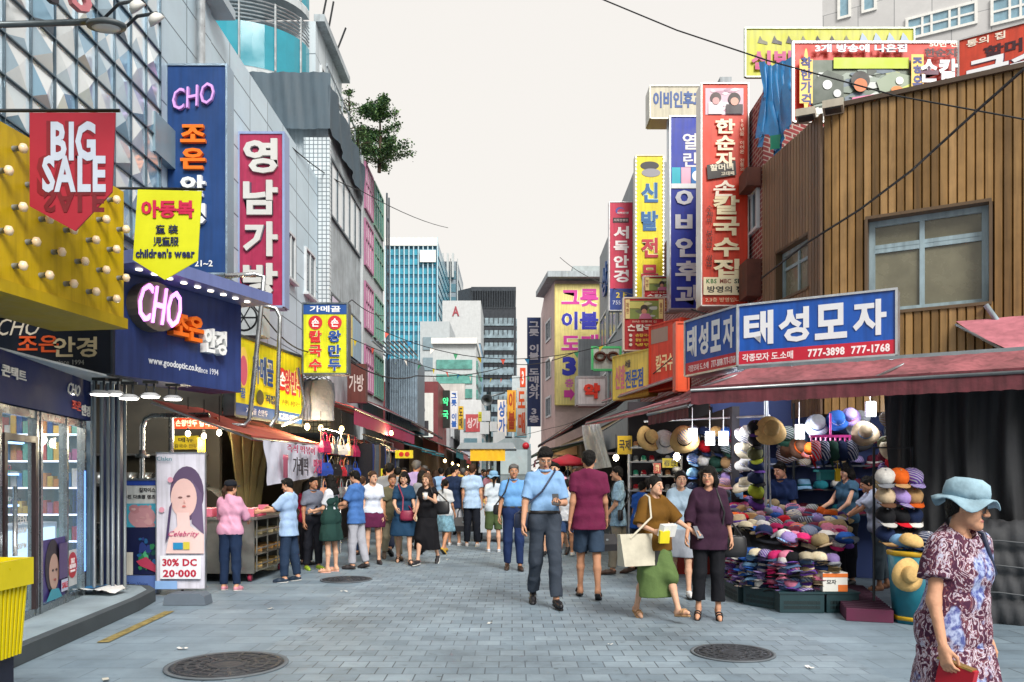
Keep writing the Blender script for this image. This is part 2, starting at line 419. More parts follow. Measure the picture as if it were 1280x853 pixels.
# left: white panelled block with two windows
bB = thing('panelled_building', 'white metal panelled building with small windows behind the pink vertical sign', 'building', (-5, 17.5, 0))
block(bB, [(-12, 13.32), (-5.01, 13.32), (-5.01, 20.78), (-12, 20.78)], 3.2, 9.15, grid_mat('c4d8e4', 'b8cedb', '5c6c78', 1.1, .62, 'yz', 0, .014, .4, .3, .12))
block(bB, [(-12, 12.5), (-7.2, 12.5), (-7.2, 20.78), (-12, 20.78)], 0, 3.18, paint('2b2723'), 'shop_shade_block')  # shade of the open shops put into one dark block
FB = Face((-5.01, 0), (0, 1))
for (u0, u1, va, vb) in ((356, 367, 285, 345), (380, 392, 308, 365)):
    t0, z1 = FB.uv(u0, va); t1, _ = FB.uv(u1, va); _, z0 = FB.uv(u0, vb)
    window(bB, FB, t0, t1, z0, z1, bars=(.5,), sill=True)
# left: tall white building with teal curved balconies, set behind
bT = thing('balcony_building', 'tall pale building with curved teal glass balconies above the roof tarpaulin', 'building', (-7, 22.5, 0))
block(bT, [(-14, 22.2), (-5.45, 22.2), (-5.45, 25.6), (-14, 25.6)], 3, 14.1, grid_mat('c9d4da', 'bccad2', '66737c', .9, 1.1, 'yz', 0, .014, .45, .3, .1))
for k, zz in enumerate((9.9, 12.1, 14.3)):
    mb = MB(TEAL)
    arc = [(-7.7 + 2.1 * math.sin(a), 22.1 - 1.7 * math.cos(a) * .9) for a in [i / 14 * R(125) - R(35) for i in range(15)]]
    for (a, b) in zip(arc, arc[1:]):
        mb.quad((*a, zz), (*b, zz), (*b, zz + 1.15), (*a, zz + 1.15))
    bal = mb.build('balcony', bT)
    mb = MB(WHITEW); mb.prism([(*p, zz - .22) for p in arc] + [(-7.7, 22.15, zz - .22)], (0, 0, .2)); mb.build('balcony_floor', bal)
    mb = MB(metal('c3c9cc'))
    for q in range(6): mb.tube([(x, y - .04, zz + 1.22 + q * .1) for x, y in arc], .02, 5)
    for x, y in arc[::3]: mb.tube([(x, y - .04, zz), (x, y - .04, zz + 1.75)], .03, 5)
    mb.build('railing', bal)
fT = Face((-5.45, 0), (0, 1))
for zz in (10.6, 12.4):
    window(bT, fT, 22.7, 25.2, zz, zz + .75, pane=GLASS, bars=(.33, .66), fw=.06)
mb = MB(CONC); mb.box(-5.5, -5.2, 22.2, 25.7, 14.1, 14.3); mb.build('cornice', bT)
mb = MB(DKMETAL)
for (y, dx, h) in ((22.6, .3, 1.5), (23.3, .2, 1.1), (24.3, .35, .9)): mb.tube([(-5.4, y, 14.2), (-5.4 + dx, y, 14.2 + h)], .03, 5)
mb.build('roof_antenna', bT)
# left: grey office with window bands and roof tarpaulin
bC = thing('office_building', 'grey tiled building with a tarpaulin round its roof and poster windows', 'building', (-5, 23, 0))
block(bC, [(-12, 20.8), (-4.78, 20.8), (-4.78, 25.2), (-12, 25.2)], 2.6, 11.0, CONC)
block(bC, [(-12, 20.8), (-5.8, 20.8), (-5.8, 25.2), (-12, 25.2)], 0, 2.58, paint('2a2624'), 'shop_shade_block')  # dark fill painted as the shaded shop interior
mb = MB(grid_mat('cfd8dc', 'c2cdd2', '6d7880', .11, .11, 'xz', 0, .012, .4, .3, .1)); mb.box(-5.36, -4.7, 20.6, 20.79, 2.6, 10.2); mb.build('tiled_pilaster', bC)
fC = Face((-4.78, 0), (0, 1))
for (zb, zt, pn) in ((8.3, 9.85, mat('dfe6ea', rough=.1, var=.1)), (4.9, 6.3, GLASS)):
    window(bC, fC, 20.95, 25.05, zb, zt, pane=pn, frame=metal('5a666e'), bars=(.2, .4, .6, .8), fw=.06)
for (a, b, c) in ((21.0, 21.7, 'd8cfe4'), (21.8, 23.6, 'f2e37c'), (23.7, 24.9, '9ab8cc')):
    mb = MB(paint(c)); fC.box(mb, a, b, 5.0, 6.2, .066, .08); p_ = mb.build('window_poster', bC)
    if c == 'f2e37c':
        mb = MB(paint('c8426c')); mb.T = Matrix.Translation(fC.pt(22.7, 5.6, .082)) @ Matrix.Rotation(fC.rz, 4, 'Z')
        mb.text('여성복', 0, .2, .5, 1.3); mb.text('도매', 0, -.3, .35, .8); mb.build('lettering', p_)
TARP = mat('4d5d68', rough=.75, var=.25, scale=1.2, bump=.4, bscale=3)
def wav(seed):
    r_ = random.Random(seed); ph = [(r_.uniform(2, 9), r_.uniform(0, 6), r_.uniform(1, 4)) for _ in range(5)]
    return lambda a, b: sum(math.sin(f * a * 3 + p + g * b) for f, p, g in ph) / 5
w_ = wav(4); mb = MB(TARP)
mb.sheet(lambda a, b: Vector((-6.75 + 2.1 * a, 20.45 + .1 * w_(a * 2, b), 10.35 + 1.45 * b)), 30, 8)
mb.sheet(lambda a, b: Vector((-4.64 + .1 * w_(a * 2 + 3, b), 20.45 + 4.7 * a, 10.1 + 1.1 * b + .3 * (1 - a))), 30, 8)
tp = mb.build('tarpaulin', bC)
mb = MB(metal('aab4ba'))
for i in range(6):
    y = 20.6 + i * .9; mb.tube([(-4.75, y, 11), (-4.75, y, 12.1)], .025, 5)
mb.tube([(-4.75, 20.5, 12.0), (-4.75, 25.1, 12.0)], .025, 5); mb.tube([(-4.75, 20.5, 11.6), (-4.75, 25.1, 11.6)], .025, 5); mb.build('roof_railing', bC)
# left: white building with pink and green bars
bD = thing('striped_building', 'narrow white building with pink and green window bars', 'building', (-5, 27, 0))
block(bD, [(-11, 25.22), (-4.7, 25.22), (-4.7, 29.2), (-11, 29.2)], 2.6, 11.6, WHITEW)
block(bD, [(-11, 25.22), (-5.6, 25.22), (-5.6, 29.2), (-11, 29.2)], 0, 2.58, paint('2a2624'), 'shop_shade_block')  # dark block in place of a shaded shop interior
fD = Face((-4.7, 0), (0, 1))
for zz in (4.2, 6.2, 8.2, 10.0):
    window(bD, fD, 25.4, 26.9, zz, zz + 1.5, pane=mat('e9eef0', rough=.15, var=.1), frame=paint('a4688a'), bars=(.25, .5, .75), rails=(.6,), fw=.07)
    window(bD, fD, 27.1, 29.0, zz, zz + 1.5, pane=GLASSB, frame=paint('6d9a84'), bars=(.25, .5, .75), rails=(.6,), fw=.07)
mb = MB(metal('55606a'))
for y in (29.4, 29.9):
    mb.tube([(-4.6, y, 2.6), (-4.6, y, 11.9)], .035, 5)
for k in range(9): mb.tube([(-4.6, 29.4, 3 + k), (-4.6, 29.9, 3 + k)], .03, 5)
mb.build('sign_frame', bD)
# left: low shops farther down
bE = thing('corrugated_shop', 'low shop block of grey corrugated sheet with a steel awning frame', 'building', (-5, 32, 0))
block(bE, [(-9, 27), (-4.9, 27), (-4.9, 31), (-9, 31)], 2.2, 2.59, GREY, 'lintel')
block(bE, [(-9, 29.3), (-5.4, 29.3), (-5.4, 34.5), (-9, 34.5)], 0, 2.18, paint('2a2624'), 'shop_shade_block')  # shop depth in shade, painted as a dark block
mb = MB(metal('8fa3b2', rough=.5))
for i in range(14): mb.box(-4.75 + i * .085, -4.69 + i * .085, 29.95, 30.02, 3.2, 5.9)
mb.box(-4.75, -3.55, 30.02, 32.5, 3.2, 5.9); mb.build('wall', bE)
mb = MB(metal('9fb2be'))
for i in range(9): mb.tube([(-4.9 + i * .17, 26, 5.9), (-4.9 + i * .17, 30, 6.0)], .03, 5)
mb.build('awning_frame', bE)
bF = thing('billboard_building', 'dark red framed shop block with a portrait billboard', 'building', (-4, 36, 0))
block(bF, [(-9, 34.6), (-3.2, 34.6), (-3.2, 39), (-9, 39)], 2.5, 5.6, paint('7c3c40'))
block(bF, [(-9, 34.6), (-4.2, 34.6), (-4.2, 52), (-9, 52)], 0, 2.48, paint('3a302c'), 'shop_shade_block')  # dark colour imitates the shade inside these shops
mb = MB(paint('e4e4e0')); mb.box(-4.3, -3.4, 34.52, 34.58, 3.2, 5.1); bb_ = mb.build('billboard', bF)
mb = MB(paint('35343a')); mb.lathe([(.001, -.27), (.14, -.2), (.2, 0), (.16, .2), (.001, .28)], c=(-3.95, 34.515, 4.35), n=16, sy=.02); mb.box(-4.25, -3.6, 34.508, 34.515, 3.25, 3.9); mb.build('portrait_hair', bb_)
mb = MB(paint('d9c3b4')); mb.lathe([(.001, -.22), (.11, -.16), (.14, 0), (.1, .13), (.001, .16)], c=(-3.95, 34.5, 4.3), n=16, sy=.02); mb.build('portrait_face', bb_)

# far towers
def tower(name, label, u0, u1, vt, Y, wall, side=14, strips=None, smat=GLASSB, fins=None, fmat=FRAMEW, zmin=0, skip=0):
    x0, x1, zt = (u0 - CX) / F * Y, (u1 - CX) / F * Y, Zat(vt, Y)
    t = thing(name, label, 'tower' if zt > 25 else 'building', ((x0 + x1) / 2, Y, 0))
    block(t, [(x0, Y), (x1, Y), (x1, Y + side), (x0, Y + side)], zmin, zt, wall)
    f = Face((0, Y), (1, 0)); fs = Face((x1, 0), (0, 1))
    if strips:
        n = strips
        for k in range(n):
            a = zmin + 2 + (zt - zmin - 2.8) * k / n; h = (zt - zmin - 2.8) / n
            m_ = MB(smat); f.box(m_, x0 + .3, x1 - .3, a, a + h * .62, .0, .12)
            fs.box(m_, Y + .4, Y + side - .4, a, a + h * .62, 0, .12); m_.build('window_band', t)
    if fins:
        m_ = MB(fmat)
        for k in range(fins + 1):
            x = x0 + (x1 - x0) * k / fins; f.box(m_, x - .08, x + .08, zmin, zt + .4, .1, .42)
        m_.build('facade_fins', t)
    return t, x0, x1, zt
t, x0, x1, zt = tower('glass_tower', 'turquoise glass office tower with white fins at the end of the street', 482, 547, 301, 120, mat('1f6f8c', rough=.2, var=.2), 20, 24, mat('2d9ab4', rough=.1, var=.45, scale=.35, spec=.9), 11, paint('b4d0dc'))
mb = MB(WHITE); mb.box(x0, x1, 119.5, 119.9, zt - .9, zt + .3); mb.box(x1 - 2.6, x1 - .2, 119.3, 119.48, zt - 3.4, zt - 1.6); mb.build('roof_band', t)
t, x0, x1, zt = tower('grey_tower', 'slim grey tower with rooftop fins behind the turquoise tower', 546, 572, 327, 140, mat('8795a0', rough=.5), 16, 16, mat('58808f', rough=.15, var=.3), 3, paint('b9bfc0'))
mb = MB(paint('b9bfc0'))
for k in range(4): mb.box(x0 + k * .9, x0 + k * .9 + .35, 139, 139.6, zt - 3, zt + 1.2)
mb.build('roof_fins', t)
t, x0, x1, zt = tower('black_office_tower', 'black office tower with white window bands and a finned crown', 590, 645, 384, 100, mat('222a33', rough=.4), 18, 13, mat('8ea2ac', rough=.2, var=.5, scale=1.2), 0)
mb = MB(mat('26303a', rough=.4))
mb.box(x0 - .1, x1, 99.9, 118, zt + 2.0, zt + 2.5)
for k in range(26): mb.box(x0 + (x1 - x0) * k / 26, x0 + (x1 - x0) * k / 26 + .09, 99.9, 100.1, zt - .2, zt + 2)
mb.build('crown_fins', t)
block(t, [(x0 - 1.9, 102), (x0 - .02, 100.2), (x0 - .02, 116), (x0 - 1.9, 116)], 0, zt + 2.5, mat('2c3a46', rough=.3), 'side_wall')
mb = MB(paint('12171c'))
for k in range(13):
    for q in range(9): mb.box(x0 + .4 + q * .58, x0 + .45 + q * .58, 99.7, 99.87, 4 + k * 1.4, 4.7 + k * 1.4)
mb.build('window_mullions', t)
t, x0, x1, zt = tower('white_roof_block', 'white windowless block carrying a red letter A logo', 553, 601, 376, 90, paint('c0c4c6'), 10, zmin=16.6)
block(t, [(x0 + 1.6, 90.1), (x1 - .05, 90.1), (x1 - .05, 99), (x0 + 1.6, 99)], 0, 16.58, mat('8fb0c8', rough=.4), 'lower_block')
mb = MB(paint('9a3c48')); mb.text('A', x0 + 1.5, zt - 1.2, 1.1, .8, y=89.98, d=.05); mb.build('logo', t)
t, x0, x1, zt = tower('white_office', 'white office block with six green window strips', 541, 595, 431, 65, paint('bcc2c4'), 9, 8, mat('5f9c93', rough=.15, var=.5, scale=2), 0)
mb = MB(paint('e4e4e0')); mb.box(x0 - .1, x1 + .1, 64.6, 74, zt + .02, zt + .5); mb.build('parapet', t)
tower('pale_block', 'pale flat roofed block in front of the turquoise tower', 525, 562, 402, 78, paint('b0b8bc'), 8, 7, mat('7d919b', rough=.2), 0)
tower('beige_block', 'small beige block just right of the black tower base', 640, 662, 470, 85, paint('b9c4c8'), 8, 5, mat('6d98a5', rough=.2), 0)
tower('grey_shop_block', 'grey shop house with small windows beyond the neon sign', 497, 541, 470, 52, paint('b4b8ba'), 8, 4, mat('5b7680', rough=.2), 0)
tower('white_shop_block', 'narrow white shop house in the far middle of the street', 575, 602, 500, 55, paint('d0d4d6'), 8, 3, mat('6c8f9c', rough=.2), 0)

# right: brown clad corner building
BR = Face((4.29, 11.0), (1.74, -1)); BRS = Face((4.06, 12.9), (.23, -1.9))
bG = thing('brown_corner_building', 'brown ribbed corner building with blue framed windows above the hat shop', 'building', (4.29, 11, 0))
def ribs(mb, fc, t0, t1, z0, z1, pitch, depth):
    n = int((t1 - t0) / pitch)
    for i in range(n):
        a = t0 + i * pitch; pts = [(a, 0), (a + pitch * .12, depth), (a + pitch * .85, depth), (a + pitch * .97, 0)]
        for (p, q) in zip(pts, pts[1:]): mb.add([fc.pt(p[0], z0, p[1]), fc.pt(q[0], z0, q[1]), fc.pt(q[0], z1, q[1]), fc.pt(p[0], z1, p[1])], [(0, 1, 2, 3)])
zr = 6.45
e_ = BR.pt(4.6, 0); s_ = BRS.p
i0, i1, i2 = BR.pt(.16, 0, -.2), BR.pt(4.6, 0, -.2), BRS.pt(0, 0, -.14)
block(bG, [(i0.x, i0.y), (i1.x, i1.y), (e_.x + 4, e_.y + 7), (5.5, 16), (i2.x, i2.y)], 2.3, zr, paint('5a4026'))
block(bG, [(4.9, 13.2), (7.5, 11.6), (12, 18), (6, 18)], 0, 2.29, paint('3a3a48'), 'shop_shade_block')  # set-back dark block, its colour standing for interior shade
BRN = [mat(c, rough=.42, var=.35, scale=1.6, streak=.4, spec=.4) for c in ('967446', '85653a', 'a38052', '71552f')]
wt0, wz1 = BR.uv(1085, 275); wt1, _ = BR.uv(1236, 255); _, wz0 = BR.uv(1085, 392)
rr = random.Random(5); mb = MB(); pitch = .1
for i in range(int(4.6 / pitch)):
    a = i * pitch; mb.m(BRN[rr.choice((0, 0, 0, 1, 1, 2, 3))])
    hole = a + pitch > wt0 - .02 and a < wt1 + .02
    for (za, zb) in (((2.3, wz0), (wz1, zr)) if hole else ((2.3, zr),)):
        ribs(mb, BR, a, a + pitch * 1.001, za, zb, pitch, .026)
mb.build('front_cladding', bG)
DKB = [mat(c, rough=.45, var=.3, scale=1.6, streak=.2) for c in ('7d6046', '6b5038', '8a6c4c')]
L_ = (Vector((4.29, 11, 0)) - s_).length; sw0, sz1 = BRS.uv(972, 318); sw1, _ = BRS.uv(1012, 295); _, sz0 = BRS.uv(972, 378)
mb = MB(); pitch = .09
for i in range(int(L_ / pitch)):
    a = i * pitch; mb.m(DKB[rr.randrange(3)]); hole = a + pitch > sw0 and a < sw1
    for (za, zb) in (((2.3, sz0), (sz1, zr)) if hole else ((2.3, zr),)): ribs(mb, BRS, a, a + pitch * 1.001, za, zb, pitch, .03)
mb.build('side_cladding', bG)
mb = MB(paint('4a3a2c')); BR.box(mb, 0, 4.6, zr, zr + .06, -.3, .08); mb.build('roof_edge', bG)
window(bG, BR, wt0, wt1, wz0, wz1, pane=PANEG, frame=FRAMEB, bars=(.46,), rails=(.68, .72), fw=.075, proud=.06, base=-.19)
for fc, a, b, c, d, dp in ((BR, wt0, wt1, wz0, wz1, .2), (BRS, sw0, sw1, sz0, sz1, .14)):
    mb = MB(paint('5a4630')); fc.box(mb, a - .03, b + .03, d, d + .04, -dp, .03); fc.box(mb, a - .03, b + .03, c - .04, c, -dp, .05); fc.box(mb, a - .04, a - .002, c, d, -dp, .03); fc.box(mb, b + .002, b + .04, c, d, -dp, .03); mb.build('window_reveal', bG)
window(bG, BRS, sw0, sw1, sz0, sz1, pane=PANEG, frame=FRAMEB, bars=(.5,), rails=(.65,), fw=.06, proud=.05, base=-.13)
mb = MB(FRAMEB); t0, z0 = BR.uv(1232, 383); mb.tube([BR.pt(t0, z0, .08), BR.pt(t0 + .35, z0 - .6, .08)], .035, 6); mb.build('downpipe', bG)
# right: red brick building
bH = thing('brick_building', 'red brick building with a metal window behind the red noodle sign', 'building', (4.1, 15.5, 0))
block(bH, [(4.08, 13.0), (9, 16.2), (9, 25.45), (4.08, 25.45)], 2.4, 7.7, grid_mat('8d3b3c', '6f2c30', 'a89a92', .21, .075, 'yz', .5, .01, .8, .5, .3))
block(bH, [(5.9, 14), (9, 16), (9, 25.45), (5.9, 25.45)], 0, 2.38, paint('2a2c34'), 'shop_shade_block')  # painted darkness of the shop interior under the brick
fH = Face((4.08, 0), (0, -1)); a, zt_ = fH.uv(935, 250); b, _ = fH.uv(950, 250); _, zb_ = fH.uv(935, 300)
window(bH, fH, a, b, zb_, zt_, frame=FRAMEW, bars=(.5,), fw=.05)
mb = MB(mat('6a4238', rough=.8, metal=.4, var=.5, scale=5)); fH.box(mb, -13.5, -13.05, 4.4, 5.0, .01, .25); mb.build('rusty_bracket', bH); mb = MB(mb.mats[0]); fH.box(mb, -13.5, -13.05, 6.2, 6.5, .01, .25); mb.build('rusty_bracket', bH)
mb = MB(CONC); mb.box(4.5, 4.75, 17.3, 17.6, 7.7, 10.1); mb.build('chimney', bH)
# right: grey block the tall signs hang on
bI = thing('grey_block', 'dark grey block with blue lettering behind the tall hanging signs', 'building', (4, 28, 0))
block(bI, [(4.0, 25.5), (10, 25.5), (10, 36.5), (4.0, 36.5)], 2.6, 11.5, mat('9aa2a8', rough=.7, var=.25, streak=.2))
block(bI, [(4.9, 25.5), (10, 25.5), (10, 36.5), (4.9, 36.5)], 0, 2.58, paint('2a2c34'), 'shop_shade_block')  # dark block coloured like the shade in an open shop
fI = Face((4.0, 0), (0, -1))
for (a, b) in ((-36, -33.5), (-33, -30.5), (-30, -27.5)):
    for zz in (4.4, 7.0):
        window(bI, fI, a, b, zz, zz + 1.5, bars=(.5,), fw=.08)
mb = MB(paint('2a5fa8'))
mb.T = Matrix.Translation(fI.pt(-33, 9.8, .03)) @ Matrix.Rotation(fI.rz, 4, 'Z'); mb.text('상가', 0, 0, 1.3, 3.6, d=.08); mb.build('lettering', bI)
# right: yellow building of crockery and bedding
bJ = thing('gabled_building', 'pinkish gabled building whose front is covered by the yellow wholesale sign', 'building', (5, 42, 0))
block(bJ, [(1.75, 43.5), (2.15, 40), (9, 40), (9, 48), (1.75, 48)], 2.6, 11.3, mat('cdb6b4', rough=.8, var=.2))
block(bJ, [(2.6, 43.5), (3.0, 40.2), (9, 40.2), (9, 48), (2.6, 48)], 0, 2.58, paint('33302c'), 'shop_shade_block')  # ground floor filled dark to stand for the shaded interior
mb = MB(CONC); mb.prism([(1.3, 43.6, 11.3), (1.75, 39.2, 11.3), (9, 39.2, 11.3), (9, 48, 11.3)], (0, 0, .28)); mb.build('roof', bJ)
mb = MB(mat('a8b2b4', rough=.7, var=.3)); mb.box(3.1, 4.7, 41, 44, 11.6, 12.3); mb.build('rooftop_hut', bJ)
fJ = Face((2.15, 40), (.4, -3.5))
for zz in (4.6, 6.6, 8.6): window(bJ, Face((1.75, 43.5), (.4, -3.5)), .8, 2.4, zz, zz + 1.1, bars=(.5,), fw=.1)
# right: pale modern building above the brown roof
fK = Face((17.9, 46), (1.74, -1)); k0, kz1 = fK.uv(1028, -60)
bK = thing('modern_building', 'pale stone clad modern building with glass windows rising behind the roof banners', 'building', (17.9, 46, 0))
p0 = fK.pt(-.05, 0); p1 = fK.pt(22, 0); block(bK, [(p0.x, p0.y), (p1.x, p1.y), (p1.x + 5, p1.y + 9), (p0.x + 5, p0.y + 9)], 10, 36, grid_mat('c4c4c4', 'bababa', '8a8c8e', 1.6, 2.0, 'xz', .5, .02, .4, .2, .08))
for (u0, u1, va, vb, bars) in ((1047, 1064, -40, 26, ()), (1077, 1096, -40, 18, ()), (1132, 1222, 24, 52, (.24, .37, .62, .75)), (1238, 1330, 0, 34, (.27, .42, .7)), (1132, 1222, -60, -20, (.3, .6)), (1238, 1330, -90, -40, (.3, .6))):
    a, z1 = fK.uv(u0, va); b, _ = fK.uv(u1, va); _, z0 = fK.uv(u0, vb)
    window(bK, fK, a, b, z0, z1, pane=mat('7fa3b4', rough=.1, var=.25, spec=.8), frame=WHITE, bars=bars, rails=(.5,), fw=.14, proud=.1)
# ---------------------------------------------------------------- signs
class Panel:
    """A flat sign on a Face: root Empty at its lower centre, local x along the sign, y = 0 its front."""
    def __init__(s, name, label, fc, t0, t1, z0, z1, d=.12, color='ffffff', off=0., edge=None, cat='sign', group=None, rim=.02, m=None, emit=0):
        s.w, s.h = t1 - t0, z1 - z0; s.L = .003
        s.o = thing(name, label, cat, fc.pt((t0 + t1) / 2, z0, off), fc.rz, group)
        mb = MB(m or (mat(color, rough=.45, var=.2, scale=2.2, streak=.28, emit=emit) if color else WHITE)); mb.box(-s.w / 2, s.w / 2, 0, d, 0, s.h); mb.build('panel', s.o, world=False)
        if edge:
            mb = MB(edge if not isinstance(edge, str) else paint(edge)); w, h, e = s.w / 2, s.h, rim
            for b in ((-w - e, -w + e * .4, -e * .3, h + e), (w - e * .4, w + e, -e * .3, h + e), (-w + e * .4, w - e * .4, h - e * .4, h + e), (-w + e * .4, w - e * .4, -e, e * .4)):
                mb.box(b[0], b[1], -.018, d + .004, b[2], b[3])
            mb.build('frame', s.o, world=False)
        s.txt = MB(); s.art = MB(); s.one = False
    def X(s, f): return (f - .5) * s.w
    def Z(s, f): return (1 - f) * s.h
    def up(s): s.L += .003; return s.L
    def t(s, t, fx, fy, fh, fw=None, c='ffffff', o=None, bold=.022, d=.004, vert=False, em=0, **k):
        y = -s.L; sg = len(t) == 1
        if s.txt.v and not (sg and s.one): s.txt.build('lettering', s.o, world=False); s.txt = MB()
        s.one = sg
        if o:
            s.txt.m(paint(o, var=.05, streak=0)); s.txt.text(t, s.X(fx), s.Z(fy), fh * s.h, fw and fw * s.w * 1.0, y=y, d=.002, bold=bold + .035, vert=vert, **k); y -= .003; s.L += .003
        s.txt.m(glow(c, em) if em else paint(c, var=.06, streak=0)); s.txt.text(t, s.X(fx), s.Z(fy), fh * s.h, fw and fw * s.w, y=y, d=d, bold=bold, vert=vert, **k); return s
    def r(s, x0, y0, x1, y1, c):
        y = s.up(); s.art.m(paint(c, var=.1, streak=.05)); s.art.box(s.X(x0), s.X(x1), -y, -y + .002, s.Z(y1), s.Z(y0)); return s
    def c(s, x, y, r, c, sx=1.):
        q = s.up(); s.art.m(paint(c, var=.08, streak=0)); n = 24
        s.art.prism([(s.X(x) + r * s.h * sx * math.cos(a), -q, s.Z(y) + r * s.h * math.sin(a)) for a in [2 * math.pi * i / n for i in range(n)]], (0, .002, 0)); return s
    def p(s, pts, c, st=.003):
        s.L += st; q = s.L; s.art.m(paint(c, var=.08, streak=0)); s.art.prism([(s.X(a), -q, s.Z(b)) for a, b in pts], (0, .002 if st > .001 else .0003, 0)); return s
    def photo(s, x0, y0, x1, y1, cols, n=30, seed=1, big=.2):
        """A printed photograph: overlapping soft-edged patches kept inside its frame."""
        rg = random.Random(seed); w, h = x1 - x0, y1 - y0
        for i in range(n):
            k = big * (1 - .75 * i / n); a, b = w * k * rg.uniform(.5, 1.4), h * k * rg.uniform(.4, 1.1); cx_, cy_ = rg.uniform(x0 + a * .6, x1 - a * .6), rg.uniform(y0 + b * .6, y1 - b * .6); ph = rg.uniform(0, 6); m_ = rg.choice((5, 7, 9))
            s.p([(min(max(cx_ + a * math.cos(t_) * rg.uniform(.6, 1.1), x0), x1), min(max(cy_ + b * math.sin(t_) * rg.uniform(.6, 1.1), y0), y1)) for t_ in [ph + 2 * math.pi * j / m_ for j in range(m_)]], rg.choice(cols), .0005)
        return s
    def done(s, art='printed_artwork'):
        if s.art.v: s.art.build(art, s.o, world=False)
        if s.txt.v: s.txt.build('lettering', s.o, world=False)
        return s.o
    def part(s, mb, name): return mb.build(name, s.o, world=False)
def flat(name, label, u0, v0, u1, v1, Y, **k):
    f = front(Y); a, zt = f.uv(u0, v0); b, zb = f.uv(u1, v1); return Panel(name, label, f, a, b, zb, zt, **k)
def onface(name, label, fc, u0, v0, u1, vb, **k):
    """top and bottom are read at the column u0"""
    a, zt = fc.uv(u0, v0); b, _ = fc.uv(u1, v0); _, zb = fc.uv(u0, vb); return Panel(name, label, fc, a, b, zb, zt, **k)
HANG = 'vertical signs hanging over the street'
SIL = metal('b9bcc0', rough=.35)

# --- optician
p = flat('hanging_sign', 'tall dark blue hanging sign with pink script and orange letters', 209, 82, 283, 342, 11.6, d=.25, color='0f3f7c', edge=metal('9fb3c4'), group=HANG)
p.t('CHO', .46, .155, .1, .72, 'd9a6ee', o='53406a', shear=.35, rot=.2, d=.05, bold=.0)
p.t('조', .46, .335, .085, .42, 'f07818', d=.06, bold=.03).t('은', .46, .455, .1, .42, 'f07818', d=.06, bold=.03).t('안', .46, .585, .1, .42, 'e9ecee', d=.06, bold=.03).t('경', .46, .72, .1, .42, 'e9ecee', d=.06, bold=.03).t('21~2', .62, .952, .03, None, 'e9ecee')
p.done()
p = flat('hanging_sign', 'tall magenta hanging sign with four big silver letters', 299, 167, 354, 383, 14.66, d=.3, color='a8244f', edge='8fa0c8', rim=.03, group=HANG)
for i, ch in enumerate('영남가방'): p.t(ch, .5, .135 + .24 * i, .2, .78, 'c9c9c6', o='4b3550', d=.05, bold=.03)
p.done()
f = front(8.5); a, zb = f.uv(140, 468); _, zt = f.uv(140, 397)
p = Panel('shop_sign', 'black shop sign facing the street with beige and orange letters over the blue shop window', f, -6.6, a, zb, zt, d=.5, color='0c1524', edge=metal('55606c'), rim=.015)
def sx(u): return ((u - CX) / F * 8.5 + 6.6) / (a + 6.6)
def sy(v): return (v - 397) / 71
p.t('CHO', sx(24), sy(409), .3, .19, 'c8bfae', shear=.4, bold=0).t('조은', sx(48), sy(430), .3, .185, 'd4562a').t('안경', sx(94), sy(434), .36, .2, 'cdbd98').t('www.goodoptic.co.kr since 1994', sx(50), sy(454), .11, .4, '9a9c98', bold=.0)
p.done()
fo = Face((-4.25, 8.5), (.41, 1)); z0, z1 = Zat(468, 8.5), Zat(336, 8.5)
p = Panel('shop_sign', 'navy corner sign with a glowing pink script logo above the shop corner', fo, .003, 1.98, z0, z1, d=.5, color='2b3f78', off=0)
def q(u, v):
    t_, z_ = fo.uv(u, v); return (t_ / 1.98, 1 - (z_ - z0) / (z1 - z0))
mb = MB(mat('7b7264', rough=.4, metal=.5)); mb.T = Matrix.Translation((p.X(q(184, 385)[0]), 0, p.Z(q(184, 385)[1])))
mb.prism([(.29 * math.cos(a_), -.002, .27 * math.sin(a_)) for a_ in [i * math.pi / 12 for i in range(24)]], (0, -.16, 0)); p.part(mb, 'logo_drum')
p.L = .165; p.t('CHO', *q(186, 384), .38, .3, 'e48cf4', shear=.35, bold=-.012, em=1.2, d=.02)
p.L = .003; p.t('조은', *q(228, 410), .27, .24, 'f0731c', d=.1, bold=.03).t('안경', *q(262, 428), .27, .19, 'eef0f0', d=.1, bold=.03).t('www.goodoptic.co.kr', *q(219, 457), .09, .4, 'e8ecf2').t('since 1994', *q(260, 464), .065, .17, 'd8dce6', bold=.0)
mb = MB(paint('6a76a8')); mb.box(-p.w / 2 - .1, p.w / 2 + .1, -.42, .5, p.h + .002, p.h + .14); p.part(mb, 'canopy')
mb = MB(glow('fff4dc', 2.0))
for k in range(9): mb.lathe([(.001, -.012), (.035, -.012), (.035, -.001)], c=(-p.w / 2 + .12 + .21 * k, -.25, p.h), n=10)
p.part(mb, 'downlight'); p.done()
